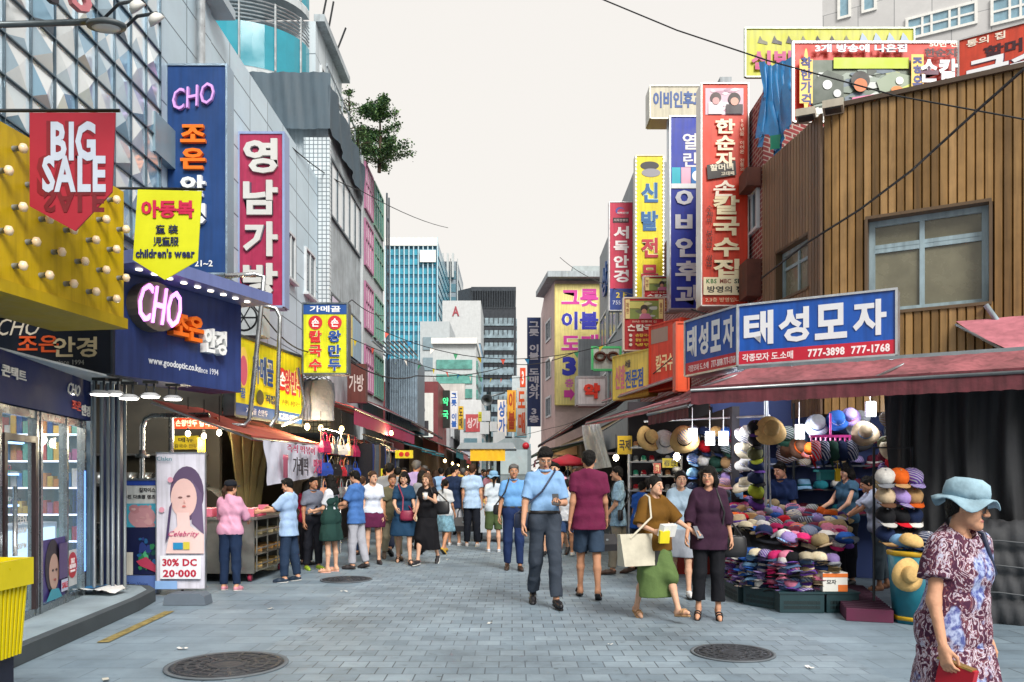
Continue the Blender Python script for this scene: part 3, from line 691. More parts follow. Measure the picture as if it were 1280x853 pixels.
# --- yellow bulb sign
fy = Face((-3.64, 7.5), (.14, 1)); z0, z1 = Zat(398, 7.5), Zat(240, 7.5)
p = Panel('bulb_sign', 'big yellow sign box studded with round light bulbs', fy, -2.9, 0, z0, z1, d=.7, color='c4a408')
mb = MB(paint('b09404')); mb.box(-1.47, 1.47, -.03, .73, -.1, -.003); p.part(mb, 'lower_rim')
BULB = mat('f4d9b4', rough=.1, var=.15, spec=.9); SOCK = mat('777a78', rough=.5)
sock, blb = [], []
for r_ in range(6):
    for c_ in range(9):
        x = 1.36 - c_ * .285 - (.0 if r_ % 2 else .14); z = .13 + r_ * .225
        if z > p.h - .08: continue
        s_ = MB(SOCK); s_.tube([(x, 0, z), (x, -.05, z)], .022, 8); s_.build('socket', p.o, world=False)
        s_ = MB(BULB); s_.lathe([(.001, -.04), (.025, -.032), (.036, 0), (.022, .03), (.001, .035)], c=(x, -.085, z), n=10); s_.build('bulb', p.o, world=False)
p.done()
# --- pennants
def pennant(name, label, px, Y, color, cat='banner'):
    pts = [P(u, v, Y) for u, v in px]; t = thing(name, label, cat, (sum(q_.x for q_ in pts) / len(pts), Y, min(q_.z for q_ in pts)))
    mb = MB(mat(color, rough=.55, var=.14, scale=2)); mb.prism(pts, (0, .012, 0)); mb.build('fabric', t)
    mb = MB(DKMETAL); a_, b_ = pts[0], pts[1]; mb.tube([a_ + Vector((-.55, .01, .02)), b_ + Vector((.03, .01, .02))], .013, 6); mb.build('hanging_rod', t)
    return t
Y = 6.05
t = pennant('pennant', 'red pointed pennant reading BIG SALE in pale blocky letters', ((37, 141), (144, 141), (140, 240), (94, 289), (37, 258)), Y, 'a01a30')
mb = MB(paint('7c1020')); mb.text('BIG', *P(88, 178, Y).xz, .33, .36, y=Y - .003, d=.001, bold=.05); mb.text('SALE', *P(89, 220, Y).xz, .31, .52, y=Y - .003, d=.001, bold=.05)
mb.m(paint('b9c4d6', streak=0)); mb.text('BIG', *P(92, 177, Y).xz, .3, .34, y=Y - .004, d=.003, bold=.035); mb.text('SALE', *P(93, 218, Y).xz, .28, .48, y=Y - .005, d=.003, bold=.035)
mb.m(paint('6d1422')); c_ = P(93, 252, Y); mb.T = Matrix.Translation(c_) @ Matrix.Diagonal((1, 1, -1, 1)); mb.text('SALE', 0, 0, .17, .46, y=-.004, d=.001, bold=.035); mb.build('lettering', t)
Y = 7.6
t = pennant('pennant', "lime yellow pennant for children's wear with magenta letters", ((172, 237), (252, 239), (247, 326), (206, 350), (166, 325)), Y, 'cfd414')
mb = MB(paint('c2184a')); mb.text('아동복', *P(210, 262, Y).xz, .17, .5, y=Y - .003, bold=.03)
mb.m(paint('1d2a5c')); mb.text('童 装', *P(209, 287, Y).xz, .085, .21, y=Y - .003, bold=0); mb.text('児童服', *P(208, 302, Y).xz, .085, .24, y=Y - .003, bold=0); mb.text("children's wear", *P(207, 317, Y).xz, .085, .56, y=Y - .003); mb.build('lettering', t)

# --- noodle restaurant
fn = Face((-4.164, 12), (.17, 1)); z0, z1 = Zat(519, 12), Zat(418, 12)
p = Panel('restaurant_sign', 'long yellow restaurant sign with a blue strip behind steel pipes', fn, 0, 2.36, z0, z1, d=.16, color='e6da1e', edge=metal('6c7478'), rim=.03)
p.r(.0, .84, 1, 1, '1d4f96').c(.11, .38, .26, 'f0d060', .45).c(.11, .42, .19, 'd0607a', .5).c(.66, .4, .16, 'c9302c', 1.0).c(.33, .72, .1, '4a4a2c')
p.t('가메골', .37, .36, .38, .3, '1f4a8c', o='f4f0d0').t('손', .66, .4, .2, .09, 'ffffff').t('왕만두', .84, .42, .36, .3, 'b8283c', o='f6eec0')
p.t('꿀', .09, .71, .12, .06, '2060b0').t('직접', .47, .72, .12, .13, '1a3a66').t('손만두 손칼국수', .8, .72, .08, .3, '55501c', bold=0)
p.t('T.755-2568', .75, .92, .08, .3, 'eef0f4').t('가메골 손만두', .28, .92, .08, .3, 'eef0f4', bold=0).done()
p = flat('restaurant_sign', 'square yellow hanging sign with red discs and red and blue letters', 379, 380, 434, 467, 14, d=.22, color='d9e01c', edge=metal('7c8890'), group=HANG)
p.r(0, 0, 1, .15, '1c4f98').t('가메골', .5, .075, .09, .7, 'eef2f6').c(.28, .27, .1, 'c92e34').c(.72, .27, .1, 'c92e34')
p.t('손', .28, .27, .12, .17, 'ffffff').t('손', .72, .27, .12, .17, 'ffffff')
for i, ch in enumerate('칼국수'): p.t(ch, .28, .47 + .205 * i, .17, .29, 'c9282e', o='f6f2d0', bold=.03)
for i, ch in enumerate('왕만두'): p.t(ch, .72, .47 + .205 * i, .17, .29, '1c4a9a', o='f6f2d0', bold=.03)
p.done()
p = flat('brown_sign', 'dark brown wooden sign with pale carved letters above the clothes rail', 434, 455, 457, 503, 22, d=.3, color='5c3028')
p.t('가방', .5, .5, .45, .8, 'b9b0aa').done()

# --- right hand signs
f = front(17)
p = flat('rooftop_sign', 'cream box sign with blue letters on top of the clinic sign', 813, 108, 880, 148, 17, d=.5, color='c9c4ae', edge=metal('a8a8a0'))
p.t('이비인후과', .52, .42, .52, .94, '184a90', bold=.03).done()
p = flat('hanging_sign', 'tall royal blue clinic sign with silver white letters', 838, 146, 880, 386, 16.7, d=.3, color='1733a8', edge=metal('c8d0d8'), group=HANG)
p.t('열', .58, .13, .085, .44, 'd9d9dc').t('린', .58, .225, .075, .4, 'd9d9dc')
p.r(.04, .205 + .06, .3, .35, '28b4c8').r(.32, .265, .6, .35, 'e8b4cc').r(.62, .265, .97, .35, '2a78c4').c(.8, .31, .028, 'f0f4f8').r(.02, .35, .98, .375, 'e8eef2')
for i, ch in enumerate('이비인후과'): p.t(ch, .53, .43 + .125 * i, .105, .78, 'cfd2da', bold=.03)
p.done()
p = flat('hanging_sign', 'tall orange red noodle house sign with a framed portrait on top', 877, 105, 935, 382, 13.6, d=.34, color='dc3a1a', edge=metal('d0ccc8'), rim=.015, group=HANG)
p.r(.08, .02, .9, .14, 'd9b7c6').photo(.08, .02, .9, .14, ('e4d4dc', 'c8a0b4', 'b48ca0', 'ece4e8'), 16, 3).c(.3, .065, .025, '4a3a3c').r(.14, .085, .44, .138, 'e4dce0').c(.7, .07, .028, '33282a').r(.52, .095, .88, .138, '3a3038').c(.3, .08, .016, 'cc9999').c(.7, .083, .018, 'd9a090')
for i, ch in enumerate('한순자'): p.t(ch, .5, .195 + .075 * i, .066, .42, 'f6e8c8', bold=.035)
p.t('50년을 이어온 전통의 집', .86, .3, .28, .11, 'f0dcc0', vert=True, bold=.01)
p.p(((.1, .37), (.72, .35), (.74, .415), (.12, .435)), '201c1c').t('할머니', .42, .38, .03, .5, 'e8e0c8', rot=.06).t('고대째', .55, .408, .018, .28, 'e8e0c8', rot=.06)
p.t('손', .48, .475, .07, .48, 'f6ecd8', shear=.1)
for i, ch in enumerate('칼국수집'): p.t(ch, .52, .55 + .095 * i, .085, .56, 'f4e6bc', bold=.035)
p.t('수제비·보리밥·쌈밥', .16, .69, .28, .15, '2c1410', vert=True, bold=.01)
p.r(.03, .875, .97, .955, 'f0e4be').t('KBS', .2, .893, .02, .22, '3a7a3a').t('MBC', .5, .893, .02, .24, '8c3a2a').t('SBS', .8, .893, .02, .22, '2a4a3a').t('방영의 집', .5, .93, .03, .78, '2c2a28').t('2,3층 방영입니다', .5, .977, .02, .86, 'f0d8b0', bold=.005)
p.done()
p = flat('hanging_sign', 'tall yellow shoe shop sign edged with white light beads', 795, 195, 829, 372, 21, d=.3, color='e4d418', edge=paint('dcdcc8'), group=HANG)
p.c(.5, .07, .03, '2a2a30', 2.2).c(.55, .12, .03, '8c8c94', 2.2)
for i, ch in enumerate('신발'): p.t(ch, .5, .26 + .2 * i, .14, .62, '1a5a94', o='a8d4dc', bold=.035)
for i, ch in enumerate('전문'): p.t(ch, .5, .65 + .19 * i, .14, .62, 'b02438', o='f0e8b0', bold=.035)
p.done()
mb = MB(glow('fff8e8', .9))
for i in range(36):
    z = p.h * (i + .5) / 36
    for x in (-p.w / 2, p.w / 2): mb.lathe([(.001, -.025), (.025, 0), (.001, .025)], c=(x, -.03, z), n=6)
p.part(mb, 'edge_lights')
p = flat('hanging_sign', 'tall crimson optician sign with a navy foot', 762, 253, 791, 388, 26.5, d=.3, color='c8264e', edge=metal('c8c8cc'), group=HANG)
p.c(.45, .08, .035, '4a4a9c', 1.2).c(.5, .09, .03, 'c8264e', 1.2).t('서독안경', .56, .1, .02, .5, 'e8e0e4').r(.14, .145, .82, .19, '3a1c28').t('서독안경원', .48, .167, .022, .6, 'e8d8d8', bold=0)
for i, ch in enumerate('서독안경'): p.t(ch, .5, .28 + .135 * i, .115, .66, 'f0e8ea', bold=.04)
p.r(0, .8, 1, 1, '1c3c8c').t('2 F', .5, .86, .05, .45, 'e8d040').t('755', .3, .93, .035, .35, 'd8dce8', bold=0).done()
def menu(u0, v0, u1, v1, Y, label):
    p = flat('menu_sign', label, u0, v0, u1, v1, Y, d=.14, color='c92228', edge=metal('c8b8a8'), group='red menu signs with a food photograph')
    p.r(.1, .05, .9, .4, '8a9a4c').photo(.14, .06, .86, .4, ('d8d8a8', '9aa85c', 'c8ccc4', '6c7454', 'e4e0d0'), 22, 7).r(.12, .07, .5, .2, 'd8d470').c(.5, .2, .07, '3a2c28').c(.5, .26, .05, 'd89878').p(((.36, .4), (.44, .3), (.62, .3), (.7, .4)), 'd07898').r(.03, .03, .14, .4, 'f0d890').r(.86, .03, .97, .4, 'f0d890')
    p.t('착한', .085, .2, .22, .08, '8c2020', vert=True, bold=0).t('좋은', .915, .2, .22, .08, '8c2020', vert=True, bold=0)
    p.t('50년 전통의 집', .5, .455, .04, .6, 'f4e4c8', bold=0).t('손칼국수', .5, .575, .13, .86, 'f6f0e4', bold=.03)
    for i, s_ in enumerate(('손칼국수', '찰밥 보리밥', '냉면')): p.c(.16, .72 + .09 * i, .03, 'e8e0d0').t(s_, .48, .72 + .09 * i, .06, .4, 'f0d048')
    p.r(.76, .66, .94, .93, 'e8dcd0').done()
menu(805, 346, 849, 390, 17.5, 'smaller red menu sign with a food photograph hanging half behind another')
menu(780, 373, 830, 438, 16.2, 'larger red menu sign with a food photograph in front of its twin')
# hat shop sign, two faces
HS = Face((2.71, 9.6), (1.74, -1)); HL = Face((2.30, 10.6), (.41, -1))
zb, zt = Zat(457, 9.6), Zat(383, 9.6); w1, _ = HS.uv(1120, 400)
p = Panel('hat_shop_sign', 'big blue hat shop sign with white letters and a red phone number strip', HS, .004, w1, zb, zt, d=.3, color='1656b4', edge=metal('c8ccd0'), rim=.018)
p.r(0, .77, 1, 1, 'c01f38')
for i, ch in enumerate('태성모자'): p.t(ch, .14 + .235 * i, .4, .56, .2, 'dfe3e8', bold=.035)
p.t('각종모자 도.소매', .2, .885, .13, .34, 'f0e4e6', bold=.015).t('777-3898', .58, .885, .13, .23, 'f4ecee', bold=.03).t('777-1768', .85, .885, .13, .23, 'f4ecee', bold=.03).done()
L_ = math.hypot(.41, 1.0)
p = Panel('hat_shop_sign', 'narrower blue hat shop sign on the side facing down the street', HL, 0, L_ - .004, zb, zt, d=.3, color='1656b4', edge=metal('c8ccd0'), rim=.018)
p.r(0, .77, 1, 1, 'c01f38')
for i, ch in enumerate('태성모자'): p.t(ch, .14 + .235 * i, .4, .56, .19, 'dfe3e8', bold=.035)
p.t('각종모자 도.소매', .27, .885, .12, .4, 'f0e4e6', bold=0).t('777-3898 777-1768', .75, .885, .12, .44, 'f4ecee', bold=.01).done()
# street side shop fronts further down
fs = Face((2.03, 16), (.54, -1)); a, zt = fs.uv(767, 447); b, _ = fs.uv(811, 447); _, zb = fs.uv(767, 500)
p = Panel('shop_sign', 'yellow slanting shoe shop sign above the pink awning', fs, a, b, zb, zt, d=.2, color='e0cc62', edge=paint('b8a84c'))
p.t('신발', .2, .5, .55, .28, 'c87088').t('서울', .42, .22, .18, .16, '3a3a4c').t('전문점', .6, .58, .42, .5, '2c5aa8').done()
c2, _ = fs.uv(851, 447)
p = Panel('shop_sign', 'orange red noodle shop sign beside the yellow slanting sign', fs, b + .03, c2, zb + .06, zt + .42, d=.22, color='d8452c', edge=paint('c23a24'))
p.t('칼국수집', .58, .6, .26, .74, 'f0dca8').r(.05, .06, .6, .28, '9a8478').done()
mb_ = flat('orange_board', 'tall plain orange board at the left end of the hat shop sign', 846, 404, 860, 488, 11.6, d=.2, color='e0501c', edge='c84418'); mb_.done()
p = flat('pharmacy_sign', 'square white pharmacy light box with one red letter', 722, 472, 757, 506, 22, d=.5, color='d8d8dc', edge=metal('a8a8ac'), rim=.04)
p.t('약', .5, .5, .56, .58, 'e0341c', bold=.05, d=.06).done()
p = flat('glasses_sign', 'green framed sign with a big pair of brown spectacles', 741, 435, 775, 462, 25, d=.1, color='cfd8d0', edge=paint('5ad484'), rim=.05)
p.done(); mb = MB(paint('5a2c1c'))
for x in (-.2, .2):
    mb.tube([(x + .15 * math.cos(a_), -.06, .4 + .12 * math.sin(a_)) for a_ in [i * math.pi / 8 for i in range(17)]], .045, 6)
mb.tube([(-.06, -.06, .42), (0, -.06, .46), (.06, -.06, .42)], .03, 6); p.part(mb, 'spectacles')
p = flat('grey_board', 'blank pale grey board fixed in front of the yellow wholesale sign', 723, 424, 750, 470, 30, d=.2, color='9aa4ac'); p.done()
p = flat('wholesale_sign', 'huge cream yellow wall sign with magenta and blue letters', 694, 356, 749, 506, 39.7, d=.15, color='ecdc8c', edge=paint('c8b86c'), rim=.03)
for i, (s_, c_) in enumerate((('그릇', 'd0389c'), ('이불', '2a2fa8'), ('도매', 'd0389c'))): p.t(s_, .56, .11 + .19 * i, .15, .84, c_, o='f4f0e0', bold=.04)
p.t('3', .32, .68, .16, .32, '2a2fa8', bold=.05).t('층', .32, .82, .07, .2, 'd86ab4').p(((.2, .88), (.34, .88), (.34, .86), (.45, .91), (.34, .97), (.34, .94), (.2, .94)), 'd0389c').done()
def farsign(u0, v0, u1, v1, Y, col, txt, tc, label, vert=True, d=.3):
    p = flat('vertical_sign', label, u0, v0, u1, v1, Y, d=d, color=col, group='small signs far down the street')
    if vert: p.t(txt, .5, .5, .94, .8, tc, vert=True, bold=.03)
    else: p.t(txt, .5, .5, .6, .8, tc, bold=.03)
    p.done()
farsign(659, 397, 676, 533, 45, '1c3468', '그릇 이불 도매상가 3층', 'c8ccd8', 'tall navy vertical sign beside the pinkish gabled building')
farsign(634, 488, 645, 540, 55, 'e8a82c', '이불', 'a83c1c', 'amber vertical sign far down the street beside a white one')
farsign(646, 485, 658, 545, 53, 'e4e0d8', '도매', 'd8541c', 'white vertical sign with orange letters far down the street')
farsign(650, 460, 657, 484, 56, 'd84a1c', '3', 'f0e8e0', 'small orange square sign above the white vertical sign')
farsign(622, 500, 633, 545, 60, 'e8dcd0', '상가', '2a5ca8', 'pale vertical sign with blue letters in the far street')
farsign(563, 489, 572, 536, 40, 'e4e8ec', '그릇 이불', '2860b0', 'slim white vertical sign with blue letters left of the far street')
farsign(573, 508, 579, 537, 42, 'e0b830', '도매', '4a3a1c', 'slim mustard vertical sign beside the slim white sign')
farsign(582, 518, 600, 540, 50, 'c8565c', '상가', 'e8d0d0', 'red patterned sign board low in the far street', False)
farsign(598, 515, 602, 527, 45, 'd8d43c', '수', '6a6a1c', 'tiny lime sign in the middle of the far street')
p = flat('neon_sign', 'black board with a green neon symbol near the portrait billboard', 552, 488, 562, 535, 37, d=.3, color='1c2420')
p.t('약', .5, .3, .22, .7, '3cc47c', em=.8).t('국', .5, .65, .22, .7, '3cc47c', em=.8).done()
p = flat('stall_sign', 'low yellow stall sign with two red discs over the left crowd', 494, 563, 516, 573, 19, d=.1, color='e0cc24')
p.c(.35, .5, .3, 'b8281c').c(.68, .5, .3, 'b8281c').done()
p = flat('stall_sign', 'yellow sign with dark letters beside the shoe racks', 772, 545, 790, 568, 12.8, d=.05, color='e0b81c')
p.t('국제', .5, .5, .6, .8, '2c2c2c').done()
# --- roof banners
p = flat('roof_banner', 'lime yellow roof banner with black shoe pictures and magenta letters', 932, 36, 1142, 96, 14.2, d=.04, color='c0c41c', edge=metal('8c9488'))
for i in range(7):
    x = .1 + .085 * i; p.p(((x - .03, .3), (x - .015, .15), (x, .24), (x + .03, .28), (x + .03, .34)), '24242a' if i % 3 else '6a6a50')
for i in range(4): x = .7 + .08 * i; p.p(((x - .03, .34), (x - .01, .1), (x + .01, .18), (x + .03, .3)), '9cb0c8')
p.t('신발 백화점', .37, .68, .4, .68, 'b02870', bold=.04).done()
p = flat('roof_banner', 'red roof banner with a market photograph and white brush letters', 992, 54, 1196, 152, 11.7, d=.04, color='d8301c', edge=metal('e4e4e4'), rim=.02)
p.r(.11, .22, .72, 1.0, '5c6a5c').photo(.11, .3, .72, 1.0, ('4c5a50', '6f7f74', '8c9a90', 'c4ccca', '39443e', 'a0a878', 'd8dcd8', '5a6c7c', 'b8c46c'), 46, 4).r(.24, .2, .7, .34, 'b4c828').p(((.11, .5), (.2, .36), (.3, .44), (.3, .7), (.11, .8)), '3c4a40').p(((.5, .5), (.6, .38), (.72, .44), (.72, .8), (.56, .86)), '8a9a84').p(((.55, .7), (.72, .52), (.72, .6), (.58, .8)), 'c4cc5c').c(.2, .55, .06, 'd8dce0').c(.26, .66, .05, 'c8ccd0').c(.64, .5, .05, 'e0e4e0').c(.62, .62, .05, 'd87838').c(.4, .5, .12, '1f1c1c').c(.4, .56, .085, 'd0703c').p(((.31, 1.), (.35, .72), (.48, .68), (.54, 1.)), 'd8709c').c(.46, .9, .09, '33363a').c(.62, .62, .045, 'e08030', 1.6)
p.t('3개 방송에 나온집', .4, .1, .1, .56, 'f0f0f4', o='2a3a7c', bold=.03)
p.c(.065, .52, .42, 'f2c860', .09).r(.025, .24, .105, .8, 'f2c860').t('착한가격', .065, .52, .62, .07, '1c2a78', vert=True, bold=.03)
p.r(.705, .18, .78, .95, 'f2c860').t('좋은재', .742, .55, .68, .065, '1c2a78', vert=True, bold=.03)
p.t('50년 전', .9, .05, .075, .17, 'f2e8d8').t('한순자', .885, .16, .11, .2, '3c1420', bold=.03).t('손칼', .87, .39, .3, .23, 'eef2f8', o='5a2c48', bold=.04).done()
a = (1196 - CX) / F * 11.7; fr = Face((a + .02, 11.68), (1.5, -1)); zb, zt = Zat(125, 11.7), Zat(52, 11.7)
p = Panel('roof_banner', 'second red roof banner with white brush letters bending round the corner', fr, 0, 2.4, zb - .2, zt, d=.04, color='d2462c', edge=metal('c8c8c8'), rim=.015)
p.t('통의 집', .14, .08, .1, .2, 'f2e8d8').t('할머니', .28, .27, .18, .3, '3c1420', bold=.03).t('국수', .26, .5, .34, .44, 'eef2f8', o='5a2c48', bold=.04).done()
# ---------------------------------------------------------------- awnings, optician, restaurant, stalls
ORD = 'first second third fourth fifth sixth seventh eighth ninth tenth eleventh twelfth thirteenth fourteenth fifteenth sixteenth seventeenth eighteenth'.split()
def lerp(a, b, t): return a + (b - a) * t
def awning(name, label, bl, br, fr, fl, val, m, mv=None, sag=.05, seed=1, group=None, frame=True, nu=24):
    bl, br, fr, fl = map(Vector, (bl, br, fr, fl)); c = (fl + fr) / 2
    t = thing(name, label, 'awning', (c.x, c.y, min(fl.z, fr.z)), 0, group); w = wav(seed)
    mb = MB(m); mb.sheet(lambda a, b: lerp(lerp(bl, br, a), lerp(fl, fr, a), b) + Vector((0, 0, -sag * math.sin(b * math.pi) * (.6 + .4 * w(a * 3, b)) + .012 * w(a * 7, b * 2))), nu, 6); mb.build('canopy', t)
    if val:
        n_ = (fr - fl).cross(Vector((0, 0, 1))).normalized(); mb = MB(mv or m)
        mb.sheet(lambda a, b: lerp(fl, fr, a) + Vector((0, 0, -val * b * (1 + .05 * w(a * 9, 0)) + .003)) + n_ * (.02 * w(a * 5, b) * b), nu * 2, 3); mb.build('valance', t)
    if frame:
        mb = MB(metal('8a8f92')); dz = Vector((0, 0, -.04))
        mb.tube([fl + dz, fr + dz], .02, 6)
        for k in (0, .5, 1): mb.tube([lerp(bl, br, k) + dz, lerp(fl, fr, k) + dz], .016, 6)
        mb.build('frame', t)
    return t
def bulb_lamp(p, cord=.4, power=6, label='', r=.04, col='fff1d0', e=12, group='bare bulbs hanging in the stalls'):
    t = thing('hanging_bulb', label, 'lamp', p, 0, group)
    mb = MB(BLACK); mb.tube([(0, 0, .05), (0, 0, cord)], .006, 5); mb.tube([(0, 0, .02), (0, 0, .08)], r * .5, 8); mb.build('cord', t, world=False)
    mb = MB(glow(col, e)); mb.lathe([(.001, -r * 1.3), (r * .8, -r * .8), (r, 0), (r * .5, r), (.001, r * 1.2)], n=10); mb.build('bulb', t, world=False)
    if power:
        l_ = bpy.data.lights.new('lamp_light', 'POINT'); l_.energy = power; l_.color = lin(col); l_.shadow_soft_size = .08
        lo = bpy.data.objects.new('lamp_light', l_); COL.objects.link(lo); lo.parent = t; lo.location = (0, 0, -.12)
    return t
def tube_lamp(p, power, label, rz=0., w=.16, h=.3, e=7, col='f2f6ff', group='white shop lamps'):
    t = thing('shop_lamp', label, 'lamp', p, rz, group)
    mb = MB(paint('d0d0d0')); mb.box(-w / 2 - .01, w / 2 + .01, .0, .05, -.01, h + .01); mb.tube([(0, .03, h), (0, .03, h + .3)], .006, 5); mb.build('housing', t, world=False)
    mb = MB(glow(col, e)); mb.box(-w / 2, w / 2, -.012, -.001, 0, h); mb.build('diffuser', t, world=False)
    if power:
        l_ = bpy.data.lights.new('lamp_light', 'POINT'); l_.energy = power; l_.color = lin(col); l_.shadow_soft_size = .15
        lo = bpy.data.objects.new('lamp_light', l_); COL.objects.link(lo); lo.parent = t; lo.location = (0, -.15, h / 2)
    return t
DIRTY = mat('98585e', rough=.85, var=.7, scale=1.6, bump=.5, bscale=7, streak=.35); DIRTYV = mat('6c343c', rough=.9, var=.5, scale=3, bump=.4, bscale=12, streak=.5)
PINKA = mat('c45a72', rough=.8, var=.3, scale=2, bump=.3, bscale=9); REDA = mat('a8483c', rough=.85, var=.35, scale=2, bump=.3, bscale=9)

# ---- optician's glass front
CLEAR = mat('b8d8e0', rough=.03, alpha=.16, var=0, spec=1.0)
SF = Face((-4.12, 5.6), (-.2, 1.02)); T9 = (Vector((-4.76, 8.9, 0)) - SF.p).length
sf = thing('glass_storefront', "optician's glass shop front with steel posts and dark door frame", 'shop front', SF.pt(T9 / 2, .13))
mb = MB(metal('8f979b', rough=.25))
for tt in (.02, 1.15, 1.95, 2.05, 2.75, T9 - .06): SF.box(mb, tt - .025, tt + .025, .13, 2.05, -.04, .04)
SF.box(mb, 0, T9, .13, .2, -.03, .03); SF.box(mb, 0, T9, 1.98, 2.05, -.03, .03); mb.build('mullion', sf)
for (a, b) in ((.05, 1.12), (1.18, 1.92), (2.08, 2.72), (2.78, T9 - .09)):
    mb = MB(CLEAR); SF.box(mb, a, b, .21, 1.97, -.008, .008); mb.build('glass_pane', sf)
mb = MB(paint('2a1a1c')); a, b = 1.2, 1.93
for (x0, x1, z0, z1) in ((a, a + .06, .2, 1.75), (b - .06, b, .2, 1.75), (a, b, 1.75, 1.81)): SF.box(mb, x0, x1, z0, z1, .012, .05)
dr = mb.build('door_frame', sf); mb = MB(STEEL); mb.tube([SF.pt(1.3, .75, .09), SF.pt(1.3, 1.35, .09)], .02, 8); mb.build('handle', dr)
mb = MB(WHITE); mb.T = Matrix.Translation(SF.pt(1.58, .95, .02)) @ Matrix.Rotation(SF.rz, 4, 'Z'); mb.text('OPEN', 0, .1, .06, .3, d=.002); mb.text('09:00AM', 0, 0, .055, .3, d=.002); mb.text('20:00PM', 0, -.14, .055, .3, d=.002); mb.build('door_lettering', sf)
mb = MB(mat('0c2258', rough=.7, var=.2, scale=1, spec=.2)); SF.box(mb, 0, T9 + .05, 2.06, 2.5, -.15, .06); fb = mb.build('fascia', sf)
mb = MB(WHITE); mb.T = Matrix.Translation(SF.pt(T9 - .42, 2.25, .064)) @ Matrix.Rotation(SF.rz, 4, 'Z')
mb.text('CHO', -.1, .1, .12, .36, shear=.4, bold=0); mb.m(paint('d4483c')); mb.text('조은', -.02, -.06, .1, .28); mb.m(WHITE); mb.text('안경', .28, -.09, .12, .28); mb.text('콘택트', -1.6, .08, .1, .5); mb.build('fascia_lettering', fb)
mb = MB(mat('7c8488', rough=.42, metal=.6, var=.12, scale=3))
for (u, Y) in ((118, 8.9), (127, 9.0), (135, 9.1), (141, 9.0), (148, 9.15), (156, 9.25)):
    x = (u - CX) / F * Y; mb.tube([(x, Y, .13), (x, Y, 2.55)], .019, 12)
mb.build('steel_post', sf)
mb = MB(paint('16244c')); x = (138 - CX) / F * 9.3; mb.box(x - .12, x + .1, 9.3, 9.45, .13, 2.5); mb.build('corner_pier', sf)
mb = MB(glow('5a86ff', 1.2)); SF.box(mb, T9 - .12, T9 - .1, .4, 1.5, .045, .055); mb.build('light_strip', sf)
# posters on the glass
p = Panel('window_poster', 'window poster of a dark haired face with a purple background', SF, 2.1, 2.74, .22, .82, d=.006, color='4a3d86', off=.02, cat='poster')
p.c(.42, .45, .44, '1e1a26', .75).c(.46, .55, .3, 'c4a090', .7).c(.4, .52, .02, '2a1c1c', 2.).c(.54, .52, .02, '2a1c1c', 2.).c(.47, .68, .02, 'a04c48', 2.4).p(((.1, 1), (.3, .82), (.6, .84), (.75, 1)), '3a9cb0').r(.62, .1, .98, .7, '5a4a78').r(.7, .72, .98, .92, 'c8d0e8').t('SALE', .84, .82, .1, .24, 'b02838').done()
p = Panel('window_sticker', 'round red tax refund sticker low on the glass', SF, 2.79, 3.08, .28, .66, d=.004, color='dfe3e2', off=.02, cat='sticker')
p.c(.5, .42, .36, 'c03038', 1.0).t('TAX', .5, .3, .14, .4, 'f4eef0').t('REFUND', .5, .45, .12, .62, 'f4eef0').t('AVAILABLE', .5, .58, .06, .5, 'f4eef0', bold=0).done()
# optician's interior
inn = thing('display_wall', "white wall behind the optician's glass with lit shelves of spectacles", 'shelving', (-5.85, 7.5, .13))
mb = MB(mat('7c97ac', rough=.5, var=.2)); mb.box(-5.88, -5.82, 3.5, 9.2, .13, 2.5); mb.box(-5.88, -4.85, 9.2, 9.28, .13, 2.5); mb.build('wall', inn)
for k, z in enumerate((.75, 1.1, 1.45, 1.8)):
    mb = MB(paint('bcd8ea')); mb.box(-5.82, -5.55, 3.6, 9.1, z, z + .03); s_ = mb.build('shelf', inn)
    mb = MB(glow('9cc8ff', 1.6)); mb.box(-5.56, -5.545, 3.6, 9.1, z + .002, z + .026); mb.build('light_strip', s_)
    mb = MB(paint('2a2a34'))
    for i in range(26):
        y = 3.75 + i * .205
        if i % 4 == 3: mb.m(paint(random.choice(('b02c44', '2c6ab0', '8a6a3a', 'dcdce0')))); 
        for q_ in (-.04, .04): mb.tube([(-5.6, y + q_ + .03 * math.cos(a), z + .09 + .025 * math.sin(a)) for a in [j * math.pi / 3 for j in range(7)]], .007, 4, False)
    mb.build('spectacles', s_); mb = MB(); rq = random.Random(k)
    for i in range(34): mb.m(paint(rq.choice(('d8d0c0', 'c84c44', '3c7cb8', 'e0b848', '2c2c38', 'e8e8e4', '6cb0a0', 'b06c9c')))); y = 3.7 + i * .158; mb.box(-5.8, -5.72, y, y + .1, z + .032, z + .1 + .12 * rq.random())
    mb.build('lens_box', s_)
t = thing('lens_rack', 'lit rack of colourful lens boxes at the end of the optician shop', 'rack', (-5.35, 9.05, .13)); rq = random.Random(5)
for k in range(6):
    z = .4 + .3 * k; mb = MB(WHITE); mb.box(-5.8, -4.88, 8.98, 9.18, z, z + .02); sh_ = mb.build('shelf', t); mb = MB(glow('cfe2ff', 1.5)); mb.box(-5.8, -4.88, 8.972, 8.979, z + .002, z + .018); mb.build('light_strip', sh_)
    mb = MB()
    for i in range(13): mb.m(paint(rq.choice(('c84c44', '3c7cb8', 'e0b848', '2c2c38', 'e4e4e0', '6cb0a0', 'b06c9c', '1c4c94', 'd88c3c')))); x = -5.78 + i * .069; mb.box(x, x + .058, 9.0, 9.1, z + .022, z + .1 + .13 * rq.random())
    mb.build('lens_box', sh_)
mb = MB(paint('d8e4ee')); mb.box(-5.3, -4.95, 6.6, 8.7, .13, .95); mb.m(glow('b8d8f4', .8)); mb.box(-4.945, -4.94, 6.65, 8.65, .5, .9); mb.m(paint('3a5a90')); mb.box(-4.943, -4.938, 6.65, 8.65, .18, .48)
one(mb, 'display_counter', "glass fronted display counter inside the optician's", 'counter', (-5.1, 7.6, .13))
